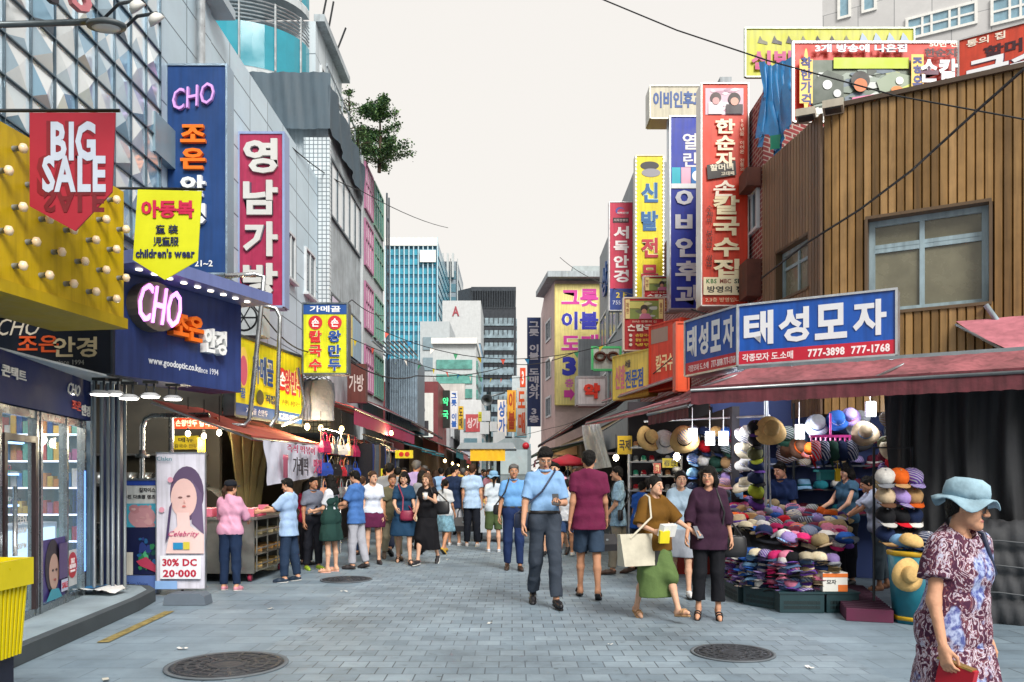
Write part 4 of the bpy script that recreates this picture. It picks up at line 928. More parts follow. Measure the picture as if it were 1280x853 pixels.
mb = MB(paint('cfd8dc')); mb.box(-5.88, -4.3, 3.5, 9.2, 2.5, 2.52); one(mb, 'shop_ceiling', "white ceiling panel inside the optician's shop", 'ceiling', (-5.1, 6, 2.5))
for i, y in enumerate((6.2, 7.4, 8.5)): tube_lamp((-5.3, y, 2.2), 7, "white ceiling lamp inside the optician's, %s from the door" % ORD[i], R(60), .5, .06, 5, 'fff0dc')
# spot lamps below the sign
for i, (u, v, Y) in enumerate(((80, 491, 8.35), (125, 492, 8.2), (143, 492, 8.6), (161, 497, 8.2), (188, 495, 8.5), (216, 498, 8.9))):
    t = thing('spot_lamp', 'round white spot lamp under the optician sign, %s from the door' % ORD[i], 'lamp', P(u, v, Y), 0, 'spot lamps under the optician signs')
    mb = MB(paint('b8bcc0')); mb.lathe([(.001, .035), (.06, .03), (.105, .0), (.1, -.01), (.001, -.004)], n=18); mb.build('reflector', t, world=False)
    mb = MB(glow('fffaf0', 5)); mb.lathe([(.001, -.022), (.085, -.02), (.09, -.006), (.001, -.006)], n=16); mb.build('diffuser', t, world=False)
    mb = MB(DKMETAL); mb.tube([(-.04, 0, .03), (-.04, 0, .13)], .012, 6); mb.tube([(.04, 0, .03), (.04, 0, .13)], .012, 6); mb.box(-.07, .07, -.03, .03, .13, .16); mb.build('bracket', t, world=False)
# poster board and banner stand
p = flat('poster_board', 'tall lens poster board with a blue top and green photograph', 147, 600, 197, 741, 9.85, d=.06, color='d8dcdc', edge=metal('9098a0'), cat='poster')
p.r(0, 0, 1, .05, '2a4aa8').t('칼자이스', .75, .09, .04, .4, '2c2c34').t('누진 다초점 렌즈', .55, .15, .035, .8, '2c2c34').r(0, .21, 1, .42, '4cb0cc').c(.62, .33, .1, 'c8949c', 1.2).photo(.3, .22, .95, .42, ('d0a0a4', 'c08890', 'd8b4b4'), 12, 2).r(.0, .42, 1, .84, '141c44').photo(.5, .5, 1, .8, ('2c7a50', '3c9c5c', '245c8c', '1c5048', '4cac7c', '2c3c7c'), 26, 8).p(((.5, .72), (.75, .68), (1, .76), (1, .82), (.6, .76)), 'b03a58').r(.04, .64, .42, .84, 'd4d0c4').r(0, .845, 1, 1, '5874b4').t('Carl Zeiss Vision', .42, .92, .035, .76, '24386c', bold=.0).done()
p = flat('banner_stand', 'pale lilac banner stand with a woman portrait offering 30% DC', 196, 566, 257, 736, 9.7, d=.012, color='e2e0ee', edge=metal('b0b4b8'), rim=.006, cat='banner')
p.c(.62, .3, .2, '5c4a68', .62).p(((.72, .2), (.92, .3), (.97, .6), (.72, .52)), '6a5878').c(.56, .335, .145, 'e4beb8', .66).c(.49, .33, .008, '7a5654', 2.).c(.66, .32, .007, '7a5654', 2.).c(.57, .395, .008, 'c8746c', 1.8).p(((.57, .345), (.6, .37), (.56, .37)), 'd09c94').p(((.42, .44), (.68, .44), (.7, .54), (.98, .6), (.98, .74), (.2, .74), (.28, .6), (.44, .54)), 'ecccc8').c(.12, .42, .02, 'e4a0b4').c(.3, .2, .02, 'e4a0b4').p(((.28, .4), (.34, .36), (.26, .62), (.2, .66)), '4a3860')
p.t('Clalen', .18, .045, .03, .3, '1c7c8c', bold=.005).t('Celebrity', .58, .6, .05, .62, 'c8487c', shear=.4, bold=0).r(.36, .66, .56, .71, '2a8cc0').r(.57, .655, .7, .71, 'd8c848').r(.1, .755, .93, .925, 'e8ecf2')
p.t('30% DC', .5, .805, .055, .7, 'b4203c', bold=.03).t('20·000', .5, .885, .055, .68, 'b4203c', bold=.03).r(0, .94, .45, 1, '8ab0e0').done()
mb = MB(DKMETAL); mb.tube([(0, .04, -.16), (0, .04, p.h * .5)], .015, 6); p.part(mb, 'pole')
mb = MB(mat('5f6a76', rough=.8, var=.2)); c_ = G(230, 757); mb.T = Matrix.Translation(c_ - Vector(p.o.location)) 
mb.prism([(-.24, 0, 0), (.24, 0, 0), (.22, 0, .1), (.17, 0, .13), (-.17, 0, .13), (-.22, 0, .1)], (0, .22, 0)); mb.box(.02, .05, -.003, .223, .0, .133); p.part(mb, 'water_base')
# newspaper and yellow bin
t = thing('newspaper', 'folded white and blue newspaper lying on the kerb slab', 'newspaper', (-4.62, 8.9, .134), R(-10)); w = wav(9)
mb = MB(WHITE); mb.sheet(lambda a, b: Vector((-.28 + .56 * a, -.16 + .34 * b, .02 + .05 * abs(w(a, b)) + .04 * math.sin(a * 3.1))), 12, 8); mb.build('sheet', t, world=False)
mb = MB(paint('3a8cc8')); mb.sheet(lambda a, b: Vector((-.16 + .2 * a, -.1 + .24 * b, .03 + .05 * abs(w(.2 + a * .4, .2 + b * .7)) + .04 * math.sin((.2 + a * .36) * 3.1))), 6, 6); mb.build('printed_page', t, world=False)
Yb = 4.7; t = thing('yellow_bin', 'bright yellow ribbed plastic bin on a dark base by the kerb', 'bin', ((-14 - CX) / F * Yb, Yb, 0))
YB = mat('d8c60c', rough=.35, var=.12, scale=4)
mb = MB(YB); mb.prism([(-.13, -.13, 0), (.13, -.13, 0), (.13, .13, 0), (-.13, .13, 0)], (0, 0, .01)); mb.v, mb.f, mb.mi, mb.sm = [], [], [], []
z0, z1 = Zat(822, Yb), Zat(728, Yb)
q0 = [(-.115, -.115), (.115, -.115), (.115, .115), (-.115, .115)]
mb.add([(x, y, z0) for x, y in q0] + [(x * 1.22, y * 1.22, z1) for x, y in q0], [(0, 1, 2, 3), (0, 1, 5, 4), (1, 2, 6, 5), (2, 3, 7, 6), (3, 0, 4, 7)])
for k in range(7):
    x = -.1 + .2 * k / 6; mb.prism([(x - .008, -.117, z0), (x + .008, -.117, z0), (x * 1.2 + .008, -.143, z1), (x * 1.2 - .008, -.143, z1)], (0, -.008, 0)); mb.prism([(.117, x - .008, z0), (.117, x + .008, z0), (.143, x * 1.2 + .008, z1), (.143, x * 1.2 - .008, z1)], (.008, 0, 0))
mb.build('body', t, world=False)
mb = MB(YB); zt = Zat(700, Yb)
for (x0, x1, y0, y1) in ((-.165, .165, -.165, -.15), (-.165, .165, .15, .165), (-.165, -.15, -.15, .15), (.15, .165, -.15, .15)): mb.box(x0, x1, y0, y1, z1 - .03, zt)
mb.build('rim', t, world=False)
mb = MB(paint('14182c')); mb.box(-.09, .09, -.09, .09, .03, z0 - .002); mb.box(-.12, .12, -.12, .12, 0, .03); mb.build('base', t, world=False)

# ---- restaurant under the red awning
t = thing('kitchen_wall', 'dark kitchen partition with steel shelf behind the red awning', 'wall', (-5.6, 11.8, 0))
mb = MB(mat('3c3a34', rough=.8, var=.4)); mb.box(-7.1, -4.35, 11.9, 12.0, 0, 3.1); mb.build('panel', t)
mb = MB(STEEL); mb.box(-6.2, -4.5, 11.6, 11.88, 1.3, 1.34); mb.box(-6.2, -4.5, 11.6, 11.88, 1.75, 1.78); mb.box(-6.3, -4.6, 10.9, 11.5, .0, .8); mb.build('steel_counter', t)
mb = MB(mat('8a8f90', rough=.3, metal=.7)); 
for i in range(7): mb.lathe([(.1, 0), (.11, .02), (.1, .16), (.001, .17)], c=(-6.05 + i * .23, 11.72, 1.341), n=12)
mb.build('cooking_pot', t)
p = flat('menu_board', 'orange menu board with white letters hanging in the kitchen', 217, 522, 272, 536, 11.3, d=.03, color='c03c1c'); p.t('손왕만두 칼국수', .5, .5, .6, .9, 'f4e4d0').done()
p = flat('menu_board', 'yellow menu board with black rows on the kitchen wall', 217, 545, 248, 562, 11.8, d=.03, color='c8b428'); p.t('메뉴', .5, .3, .36, .6, '2a2a20').t('칼국수 만두', .5, .75, .3, .9, '2a2a20', bold=0).done()
p = flat('menu_board', 'small tall yellow price card between the hanging bulbs', 247, 547, 256, 568, 11.2, d=.02, color='dcc828'); p.t('칼국수', .5, .5, .9, .8, '6a3c1c', vert=True).done()
for i, (u, v) in enumerate(((235, 542), (255, 545), (274, 541))): bulb_lamp(P(u, v, 11.0), .5, 9, 'bright bulb over the kitchen counter, %s from the optician' % ORD[i], r=.035)
t = thing('steel_pipe_rail', 'bent steel pipe rail standing in front of the kitchen', 'rail', P(178, 700, 10.6))
mb = MB(STEEL); mb.tube([P(178, 700, 10.6), P(178, 534, 10.6), P(182, 524, 10.6), P(190, 520, 10.6), P(262, 519, 10.6)], .035, 8); mb.tube([P(214, 700, 10.8), P(214, 522, 10.8)], .035, 8); mb.build('pipe', t)
mb = MB(metal('90989c')); mb.lathe([(.09, 0), (.09, .04), (.04, .05), (.04, .1), (.001, .1)], c=P(178, 572, 10.6), n=10); mb.build('valve', t)
t = thing('steel_pipe_rail', 'pair of tall bent steel pipes crossing the yellow restaurant sign', 'rail', P(315, 525, 11.8))
mb = MB(STEEL); mb.tube([P(281, 345, 11.4), P(318, 343, 11.6), P(330, 346, 11.6), P(327, 380, 11.6), P(312, 524, 11.6), P(306, 532, 11.6), P(290, 532, 11.5)], .035, 8)
mb.tube([P(322, 380, 12.3), P(345, 386, 12.3), P(350, 396, 12.3), P(346, 520, 12.3), P(338, 533, 12.3)], .035, 8)
mb.tube([P(372, 460, 13.4), P(381, 505, 13.4), P(376, 522, 13.4), P(352, 532, 13.4)], .03, 8); mb.build('pipe', t)
t = thing('air_conditioner', 'grey outdoor air conditioner unit behind the steel pipes', 'air conditioner', P(305, 412, 12.6))
mb = MB(paint('b4bcc0')); c_ = P(305, 397, 12.6); mb.box(c_.x - .32, c_.x + .3, 12.6, 12.95, c_.z - .28, c_.z + .3); mb.build('casing', t)
mb = MB(DKMETAL); mb.lathe([(.22, -.01), (.22, .0), (.19, .0), (.19, -.01)], n=20, c=(c_.x, 12.595, c_.z), M=Matrix.Rotation(R(90), 4, 'X'))
for k in range(6): mb.tube([c_ + Vector((.2 * math.cos(k * 1.05), -.012, .2 * math.sin(k * 1.05))), c_ + Vector((0, -.012, 0))], .008, 4)
mb.build('fan_grille', t)
OLIVE = mat('6a6238', rough=.85, var=.35, scale=3, bump=.4, bscale=10); w = wav(21)
t = thing('olive_curtain', 'olive tarpaulin curtain gathered beside the kitchen', 'curtain', P(318, 640, 11.5))
mb = MB(OLIVE); a_, b_, c2, d2 = P(282, 535, 11.2), P(336, 545, 11.8), P(322, 640, 11.8), P(306, 660, 11.4)
mb.sheet(lambda a, b: lerp(lerp(a_, b_, a), lerp(d2, c2, a), b) + Vector((.03, .12, 0)) * math.sin(a * 22 + b * 2 + w(a, b)), 40, 10); mb.build('cloth', t)
awning('awning', 'faded red awning over the rice cake cart', (-4.6, 10.2, 2.42), (-4.6, 13.8, 2.5), (-3.32, 13.8, 2.02), (-3.42, 10.5, 1.98), .07, REDA, seed=2)
t = thing('hanging_banner', 'crumpled white banner with pink jar picture below the red awning', 'banner', (-3.36, 12.3, 1.4)); w = wav(5)
mb = MB(mat('d2d4e4', rough=.8, var=.14, bump=.3, bscale=9)); A, B, C_, D = Vector((-3.38, 10.9, 1.94)), Vector((-3.3, 13.9, 1.98)), Vector((-3.28, 13.9, 1.46)), Vector((-3.36, 11.0, 1.32))
fn_ = lambda a, b: lerp(lerp(A, B, a), lerp(D, C_, a), b) + Vector((.04, 0, 0)) * w(a * 2, b * 2); mb.sheet(fn_, 24, 10); mb.build('fabric', t)
fb_ = Face(A, (.08, 3)); mb = MB(paint('c0607c')); mb.T = Matrix.Translation(Vector((-3.33, 11.75, 1.6))) @ Matrix.Rotation(R(89), 4, 'Z')
mb.lathe([(.001, -.16), (.11, -.15), (.11, .1), (.14, .12), (.12, .18), (.001, .18)], c=(-.15, -.05, -.02), n=16, sy=.05); mb.m(paint('2c2830')); mb.text('가래떡', .55, .0, .28, .8, y=-.07, bold=.01); mb.m(paint('b8486c')); mb.text('맛집', 1.55, .02, .24, .5, y=-.07, bold=.02); mb.text('즉석 떡볶이', .6, .26, .12, 1.5, y=-.07, bold=0); mb.build('lettering', t)
# snack cart
t = thing('snack_cart', 'grey steel snack cart with wire racks and casters', 'cart', (-3.9, 11.7, 0))
SH = metal('9a9c98', rough=.45)
mb = MB(SH); mb.box(-4.5, -3.52, 10.9, 10.95, .12, .85); mb.box(-4.5, -4.45, 10.95, 12.5, .12, .85); mb.box(-4.45, -3.52, 12.45, 12.5, .12, .85); mb.build('body', t)
mb = MB(SH); mb.box(-4.55, -3.46, 10.86, 12.55, .852, .89); mb.build('counter_top', t)
mb = MB(paint('c8a04c')); 
for k, z in enumerate((.14, .36, .6)):
    m2 = MB(metal('b0b0a8')); m2.box(-4.4, -3.5, 10.97, 12.43, z, z + .015); m2.tube([(-3.5, 10.97, z + .09), (-3.5, 12.43, z + .09)], .01, 5)
    for y in (10.97, 11.45, 11.95, 12.43): m2.tube([(-3.5, y, z), (-3.5, y, z + .24)], .01, 5)
    sh_ = m2.build('shelf', t)
    m2 = MB(paint(('c8a868', 'b88a4c', 'd8c898')[k]))
    for i in range(7): m2.cbox((-3.68 - .1 * (i % 2), 11.08 + i * .2, z + .055), (.2, .16, .07), i)
    m2.build('snack_tray', sh_)
for (x, y) in ((-4.4, 11.0), (-3.6, 11.0), (-4.4, 12.4), (-3.6, 12.4)):
    mb = MB(mat('a83050', rough=.5)); mb.lathe([(.055, -.02), (.055, .02)], c=(x, y, .06), n=14, M=Matrix.Rotation(R(90), 4, 'Y')); mb.m(DKMETAL); mb.box(x - .03, x + .03, y - .03, y + .03, .09, .122); mb.build('wheel', t)
for i in range(10):
    mb = MB(paint(('d8506c', 'e07890', 'c83c5c')[i % 3])); x, y = -4.35 + .19 * (i % 5), 11.0 + .3 * (i // 5); mb.cbox((x, y, .95 + .0 * i), (.15, .2, .11), .2 * (i % 3 - 1)); mb.m(WHITE); mb.cbox((x, y, 1.007), (.1, .12, .004), .2 * (i % 3 - 1))
    one(mb, 'snack_box', 'pink snack box on the cart, %s in the %s row' % (ORD[i % 5], ('street', 'kitchen')[i // 5]), 'box', (x, y, .895), 'pink boxes on the snack cart')
t = thing('glass_cover', 'curved clear cover standing on the snack cart', 'sneeze guard', (-4.1, 11.9, .89)); mb = MB(mat('a8b0b0', rough=.1, alpha=.4, var=0))
mb.sheet(lambda a, b: Vector((-4.5 + .5 * b, 11.5 + .9 * a, .892 + .4 * math.sin((1 - b) * 1.57))), 4, 8); mb.build('shield', t)

# ---- bags and clothes
BAGC = {'magenta': 'b8285c', 'red': 'b02430', 'black': '1c1c20', 'blue': '2a4ca8', 'tan': 'b08058', 'peach': 'd89878', 'white': 'd0ccc8', 'purple': '6a2c8c', 'grey': '74787c', 'navy': '1c2848'}
def bag(col, p, s=1., rz=0., label='', group=None, name='handbag'):
    t = thing(name, label, 'bag', p, rz, group); m = mat(BAGC.get(col, col), rough=.45, var=.2, scale=8)
    mb = MB(m); w, h, d = .15 * s, .2 * s, .05 * s
    mb.add([(-w, -d, 0), (w, -d, 0), (w, d, 0), (-w, d, 0), (-w * 1.06, -d * 1.1, h * .4), (w * 1.06, -d * 1.1, h * .4), (w * 1.06, d * 1.1, h * .4), (-w * 1.06, d * 1.1, h * .4), (-w * .84, -d * .4, h), (w * .84, -d * .4, h), (w * .84, d * .4, h), (-w * .84, d * .4, h)],
           [(3, 2, 1, 0), (0, 1, 5, 4), (1, 2, 6, 5), (2, 3, 7, 6), (3, 0, 4, 7), (4, 5, 9, 8), (5, 6, 10, 9), (6, 7, 11, 10), (7, 4, 8, 11), (8, 9, 10, 11)]); mb.build('pouch', t, world=False)
    mb = MB(m); mb.tube([(-w * .55, 0, h * .96), (-w * .5, 0, h * 1.4), (-w * .2, 0, h * 1.75), (w * .2, 0, h * 1.75), (w * .5, 0, h * 1.4), (w * .55, 0, h * .96)], .009 * s, 5); mb.build('handle', t, world=False)
    mb = MB(STEEL); mb.box(-w * .12, w * .12, -d * .95, -d * .85, h * .62, h * .74); mb.build('clasp', t, world=False)
    return t
names = list(BAGC); rr = random.Random(11); used = set()
for i in range(9):
    for j in range(3):
        c_ = ('magenta', 'red', 'peach', 'black', 'white', 'blue', 'grey', 'navy')[(i * 3 + j * 5) % 8]
        y = 13.7 + i * .33; bag(c_, (-3.2 - .12 * (i % 2), y, 1.86 - j * .4), rr.uniform(.85, 1.15), R(75) + rr.uniform(-.3, .3), '%s handbag hanging on the bag stall, %s row, %s from the banner' % (c_, ('top', 'middle', 'bottom')[j], ORD[i]), 'handbags hanging on the stall')
t = thing('bag_rack', 'steel rack that carries the rows of handbags', 'rack', (-3.8, 15.2, 0)); mb = MB(STEEL)
for z in (2.28, 1.88, 1.48): mb.tube([(-3.24, 13.6, z), (-3.24, 16.5, z)], .014, 6)
for y in (13.6, 15.1, 16.5): mb.tube([(-3.24, y, 0), (-3.24, y, 2.3)], .018, 6)
mb.build('rail', t); mb = MB(mat('2c2428', rough=.9, var=.3)); mb.box(-4.6, -3.95, 13.9, 16.7, 0, .75); mb.build('counter', t)
def garment(kind, m, p, rz, label, group, s=1., name=None):
    t = thing(name or kind, label, 'clothing', p, rz, group); mb = MB(m); w = wav(int(abs(p[1]) * 977) % 991)
    if kind == 'trousers': prof = [(.19, 0), (.2, -.2), (.19, -.5), (.17, -.95)]
    else: prof = [(.08, .02), (.24, -.03), (.27, -.25), (.24, -.5), (.25, -.72)]
    n = 14; vs = []; fs = []
    for (r_, z) in prof:
        for k in range(n):
            a = 2 * math.pi * k / n; vs.append((r_ * s * math.cos(a) * (1 + .06 * w(k / 3, z)), .055 * s * math.sin(a) + .015 * w(k, z * 2), z * s))
    for j in range(len(prof) - 1):
        for k in range(n): fs.append((j * n + k, j * n + (k + 1) % n, (j + 1) * n + (k + 1) % n, (j + 1) * n + k))
    mb.smooth = True; mb.add(vs, fs); mb.smooth = False; mb.build('cloth', t, world=False)
    mb = MB(DKMETAL); mb.tube([(-.18 * s, 0, .0), (0, 0, .09), (.18 * s, 0, .0)], .008, 5); mb.tube([(0, 0, .09), (0, 0, .17), (.03, 0, .2), (.05, 0, .17)], .006, 5); mb.build('hanger', t, world=False)
    return t
GC = [('black', '202026'), ('charcoal', '3a3a42'), ('brown', '6c523c'), ('dark grey', '4a5058'), ('taupe', '8a7664'), ('navy', '2c3864')]
for i in range(16):
    n_, h_ = GC[(i * 5) % 6]
    garment('trousers', cloth(h_), (-3.1, 16.7 + i * .26, 2.15), R(8 + 20 * (i % 3)), '%s trousers on the clothes rail, %s hanger from the bags' % (n_, ORD[i]), 'trousers on the clothes rail')
t = thing('clothes_rail', 'long steel clothes rail behind the queue of shoppers', 'rail', (-3.75, 18.8, 0)); mb = MB(STEEL); mb.tube([(-3.1, 16.6, 2.33), (-3.1, 20.9, 2.33)], .016, 6)
for y in (16.75, 20.8): mb.tube([(-3.1, y, 0), (-3.1, y, 2.33)], .018, 6)
mb.build('pipe', t); mb = MB(mat('4a4440', rough=.9, var=.4)); mb.box(-4.9, -4.0, 16.8, 21, 0, .8); mb.build('counter', t)
for i in range(6):
    n_, h_ = (('grey', '777b8c'), ('slate', '5f6578'), ('pink checked', 'b88c98'), ('grey', '82869a'), ('slate', '676d80'), ('pale grey', '9297a4'))[i]
    garment('shirt', cloth(h_), (-3.98 + .105 * i, 14.6, 3.2), R(20 + 12 * (i % 3)), '%s shirt hung high under the yellow sign, %s from the wall' % (n_, ORD[i]), 'shirts hung high over the awning', 1.0)
t = thing('shirt_rail', 'short rail that holds the shirts above the pink awning', 'rail', (-3.7, 14.6, 3.38)); mb = MB(STEEL); mb.tube([(-5.0, 14.62, 3.385), (-3.2, 14.62, 3.385)], .014, 6); mb.build('pipe', t)
awning('awning', 'bright pink awning with a pink valance over the clothes rail', (-5, 15.0, 3.4), (-5, 24.2, 3.4), (-2.95, 24.2, 2.78), (-3.0, 15.2, 2.78), .34, PINKA, mat('a83258', rough=.8, var=.2, scale=3), seed=3)
awning('awning', 'dark maroon sloping awning beyond the pink one', (-4.9, 24.6, 4.0), (-4.9, 31, 4.2), (-2.7, 31, 3.0), (-3.1, 24.6, 3.2), .1, mat('6a2c34', rough=.8, var=.3), seed=4)
for i, (a, b, c) in enumerate(((22.2, 24.6, '1c8a9c'), (25.0, 27.6, '2496a8'))):
    awning('awning', ('teal striped awning low over the left crowd, nearer one', 'teal striped awning low over the left crowd, farther one')[i], (-3.7, a, 2.65), (-3.7, b, 2.65), (-2.35, b, 2.25), (-2.5, a, 2.25), .1, mat(c, rough=.7, var=.2), seed=6 + i)
awning('awning', 'pale pink awning just above the left crowd', (-3.9, 18.9, 2.36), (-3.9, 21.8, 2.45), (-2.75, 21.8, 2.12), (-2.95, 18.9, 2.1), .05, mat('c88c98', rough=.8, var=.3), seed=9)
for i, (u, v) in enumerate(((384, 533), (401, 535), (427, 536), (489, 541))):
    Y = (13.5, 14.2, 15.2, 19)[i]; bulb_lamp(P(u, v, Y), .3, 26, 'warm round lamp over the bag stall, %s along the street' % ORD[i], r=.05, col='ffe0a0', e=2.5)
p = flat('stall_sign', 'small yellow sign with black letters behind the queue', 476, 586, 490, 612, 17.5, d=.03, color='d4c81c'); p.t('세일', .5, .3, .3, .8, '2c2c14').t('오천원', .5, .7, .25, .85, '2c2c14').done()
# ---------------------------------------------------------------- hat shop
FCOL = {'red': 'c01828', 'navy': '1c2a4c', 'black': '191a1e', 'white': 'd8d6d2', 'cream': 'd0c4a8', 'pink': 'd8809c', 'hot pink': 'c82c6c', 'purple': '5c3a8c', 'lilac': '9a84c0', 'grey': '80848c', 'khaki': '8c7c5c', 'olive': '5a5c3c', 'tan': 'b08c60', 'straw': 'd0ac70', 'blue': '2c5cac', 'sky blue': '7ca8d0', 'denim': '4c6488', 'orange': 'e06420', 'lime': 'a8b838', 'brown': '5c4030', 'maroon': '6a2438', 'dark green': '24483c', 'beige': 'b8a488', 'teal': '1c6c7c', 'dusty rose': 'b8848c'}
def fab(c):
    """Hat cloth: every hat its own shade, some of them striped or speckled."""
    if ('fab', c) in MATS: return MATS[('fab', c)]
    m = cloth(FCOL[c], key=('fab', c), scale=22, bump=.3, bscale=120); n, l = m.node_tree.nodes, m.node_tree.links; b = n['Principled BSDF']
    src = b.inputs['Base Color'].links[0].from_socket; oi = n.new('ShaderNodeObjectInfo'); tc = n.new('ShaderNodeTexCoord')
    wv = n.new('ShaderNodeTexWave'); wv.inputs['Scale'].default_value = 14; wv.inputs['Distortion'].default_value = 2; wv.wave_type = 'BANDS'; wv.bands_direction = 'DIAGONAL'; l.new(tc.outputs['Object'], wv.inputs[0])
    st = n.new('ShaderNodeMath'); st.operation = 'GREATER_THAN'; st.inputs[1].default_value = .62; l.new(wv.outputs['Fac'], st.inputs[0])
    on = n.new('ShaderNodeMath'); on.operation = 'GREATER_THAN'; on.inputs[1].default_value = .84; l.new(oi.outputs['Random'], on.inputs[0])
    mu = n.new('ShaderNodeMath'); mu.operation = 'MULTIPLY'; l.new(st.outputs[0], mu.inputs[0]); l.new(on.outputs[0], mu.inputs[1])
    mx_ = n.new('ShaderNodeMix'); mx_.data_type = 'RGBA'; l.new(mu.outputs[0], mx_.inputs[0]); l.new(src, mx_.inputs[6]); lum = sum(lin(FCOL[c])) / 3; mx_.inputs[7].default_value = (.3, .31, .36, 1) if lum < .2 else (.14, .16, .26, 1)
    hs = n.new('ShaderNodeHueSaturation'); mr = n.new('ShaderNodeMapRange'); mr.inputs[3].default_value = .65; mr.inputs[4].default_value = 1.25; l.new(oi.outputs['Random'], mr.inputs[0]); l.new(mr.outputs[0], hs.inputs['Value']); l.new(mx_.outputs[2], hs.inputs['Color']); l.new(hs.outputs[0], b.inputs['Base Color'])
    return m
HA, HB = cloth('101010', key='hatA'), cloth('202020', key='hatB')
def cap_parts(t, detail=14):
    mb = MB(HA); mb.lathe([(.098, 0), (.1, .03), (.093, .062), (.072, .087), (.037, .1), (.001, .104)], n=24, sy=1.12, fn=lambda p, a: Vector((p.x, p.y, p.z)) * (1 - .035 * (abs(math.cos(3 * a)) < .13)) + Vector((0, -.012 * p.z / .12 - (.012 if -2.2 < a - math.pi * 2 < -.9 else 0), 0))); mb.build('crown', t, world=False)
    mb = MB(HB)
    def br(a, b):
        x = -1 + 2 * a; return Vector((x * .092, -.06 - (math.sqrt(max(0, 1 - x * x)) * (.05 + .095 * b)), .012 + .01 * b - .035 * x * x * (1 - .2 * b)))
    def br2(a, b): p = br(a, b); return p + Vector((0, 0, -.006))
    mb.sheet(br, 8, 3); mb.sheet(br2, 8, 3); mb.build('brim', t, world=False)
    mb = MB(HB); mb.lathe([(.011, .101), (.009, .108), (.001, .11)], n=8); mb.build('button', t, world=False)
def bucket_parts(t, wide=.15, droop=.045, h=.1, n=18):
    mb = MB(HA); mb.lathe([(.098, 0), (.092, .05), (.08, h - .01), (.06, h), (.001, h + .004)], n=n, sy=1.12); mb.build('crown', t, world=False)
    mb = MB(HA); fn = lambda p, a: p + Vector((0, 0, -.018 * math.sin(2 * a + .6) * (p.xy.length - .09) / .06))
    mb.lathe([(.095, .006), (.12, -.01), (wide, -droop), (wide - .003, -droop - .005), (.118, -.016), (.094, 0)], n=n, sy=1.1, fn=fn); mb.build('brim', t, world=False)
    mb = MB(HB); mb.lathe([(.0985, .002), (.0965, .03), (.09, .03)], n=n, sy=1.12); mb.build('band', t, world=False)
def visor_parts(t):
    mb = MB(HA); mb.lathe([(.1, 0), (.1, .04), (.094, .04), (.094, 0)], n=16, sy=1.12); mb.build('band', t, world=False)
    mb = MB(HB)
    def br(a, b):
        x = -1 + 2 * a; return Vector((x * .1, -.05 - (math.sqrt(max(0, 1 - x * x)) * (.06 + .1 * b)), .01 - .02 * b - .04 * x * x))
    mb.sheet(br, 8, 3); mb.sheet(lambda a, b: br(a, b) + Vector((0, 0, -.006)), 8, 3); mb.build('brim', t, world=False)
_HT = {}
HN = {'baseball cap': ('baseball_cap', cap_parts), 'bucket hat': ('bucket_hat', bucket_parts), 'straw sun hat': ('straw_hat', lambda t: bucket_parts(t, .19, .03, .11, 22)), 'sun visor': ('sun_visor', visor_parts)}
def hat(kind, c1, c2, loc, rz, label, group, tilt=0., roll=0., s=1.):
    sw = {HA: fab(c1), HB: fab(c2)}
    if kind not in _HT:
        t = thing(HN[kind][0], label, 'hat', loc, 0, group); HN[kind][1](t); _HT[kind] = [(o, [m for m in o.data.materials]) for o in t.children]
        for o, ms in _HT[kind]:
            for i, m in enumerate(ms): o.material_slots[i].link = 'OBJECT'; o.material_slots[i].material = sw[m]
    else:
        t = bpy.data.objects.new(HN[kind][0], None); COL.objects.link(t); tag(t, label, 'hat', group); t.empty_display_size = .05
        for o, ms in _HT[kind]:
            c = o.copy(); COL.objects.link(c); c.parent = t
            for i, m in enumerate(ms): c.material_slots[i].link = 'OBJECT'; c.material_slots[i].material = sw[m]
    t.location = loc; t.rotation_euler = (tilt, roll, rz); t.scale = (s, s, s)
    return t
LIGHTC = ['pink', 'lilac', 'white', 'sky blue', 'grey', 'cream', 'navy', 'denim', 'hot pink', 'purple', 'beige', 'blue', 'black', 'khaki']
# display table
A, B, C_, D = Vector((2.60, 9.9, 0)), Vector((2.60, 9.05, 0)), Vector((2.95, 8.52, 0)), Vector((3.55, 8.5, 0)); E_, F_ = Vector((4.25, 10.2, 0)), Vector((3.2, 11.2, 0))
t = thing('display_table', 'low sloping display table heaped with hats in front of the hat shop', 'table', (3.2, 9.6, 0))
mb = MB(mat('2a2f3c', rough=.85, var=.3)); top = [A + Vector((.12, 0, .66)), B + Vector((.14, .05, .6)), C_ + Vector((.06, .16, .56)), D + Vector((-.06, .16, .56)), E_ + Vector((-.1, 0, .98)), F_ + Vector((0, 0, .98))]
mb.prism([p - Vector((0, 0, .04)) for p in top], (0, 0, .04)); mb.build('table_top', t)
mb = MB(mat('20242e', rough=.9, var=.3))
for p, q_ in zip(top, top[1:] + top[:1]): mb.quad(p - Vector((0, 0, .042)), q_ - Vector((0, 0, .042)), Vector((q_.x, q_.y, .0)), Vector((p.x, p.y, .0)))
mb.build('cloth_skirt', t)
CR = mat('17363c', rough=.45, var=.2)
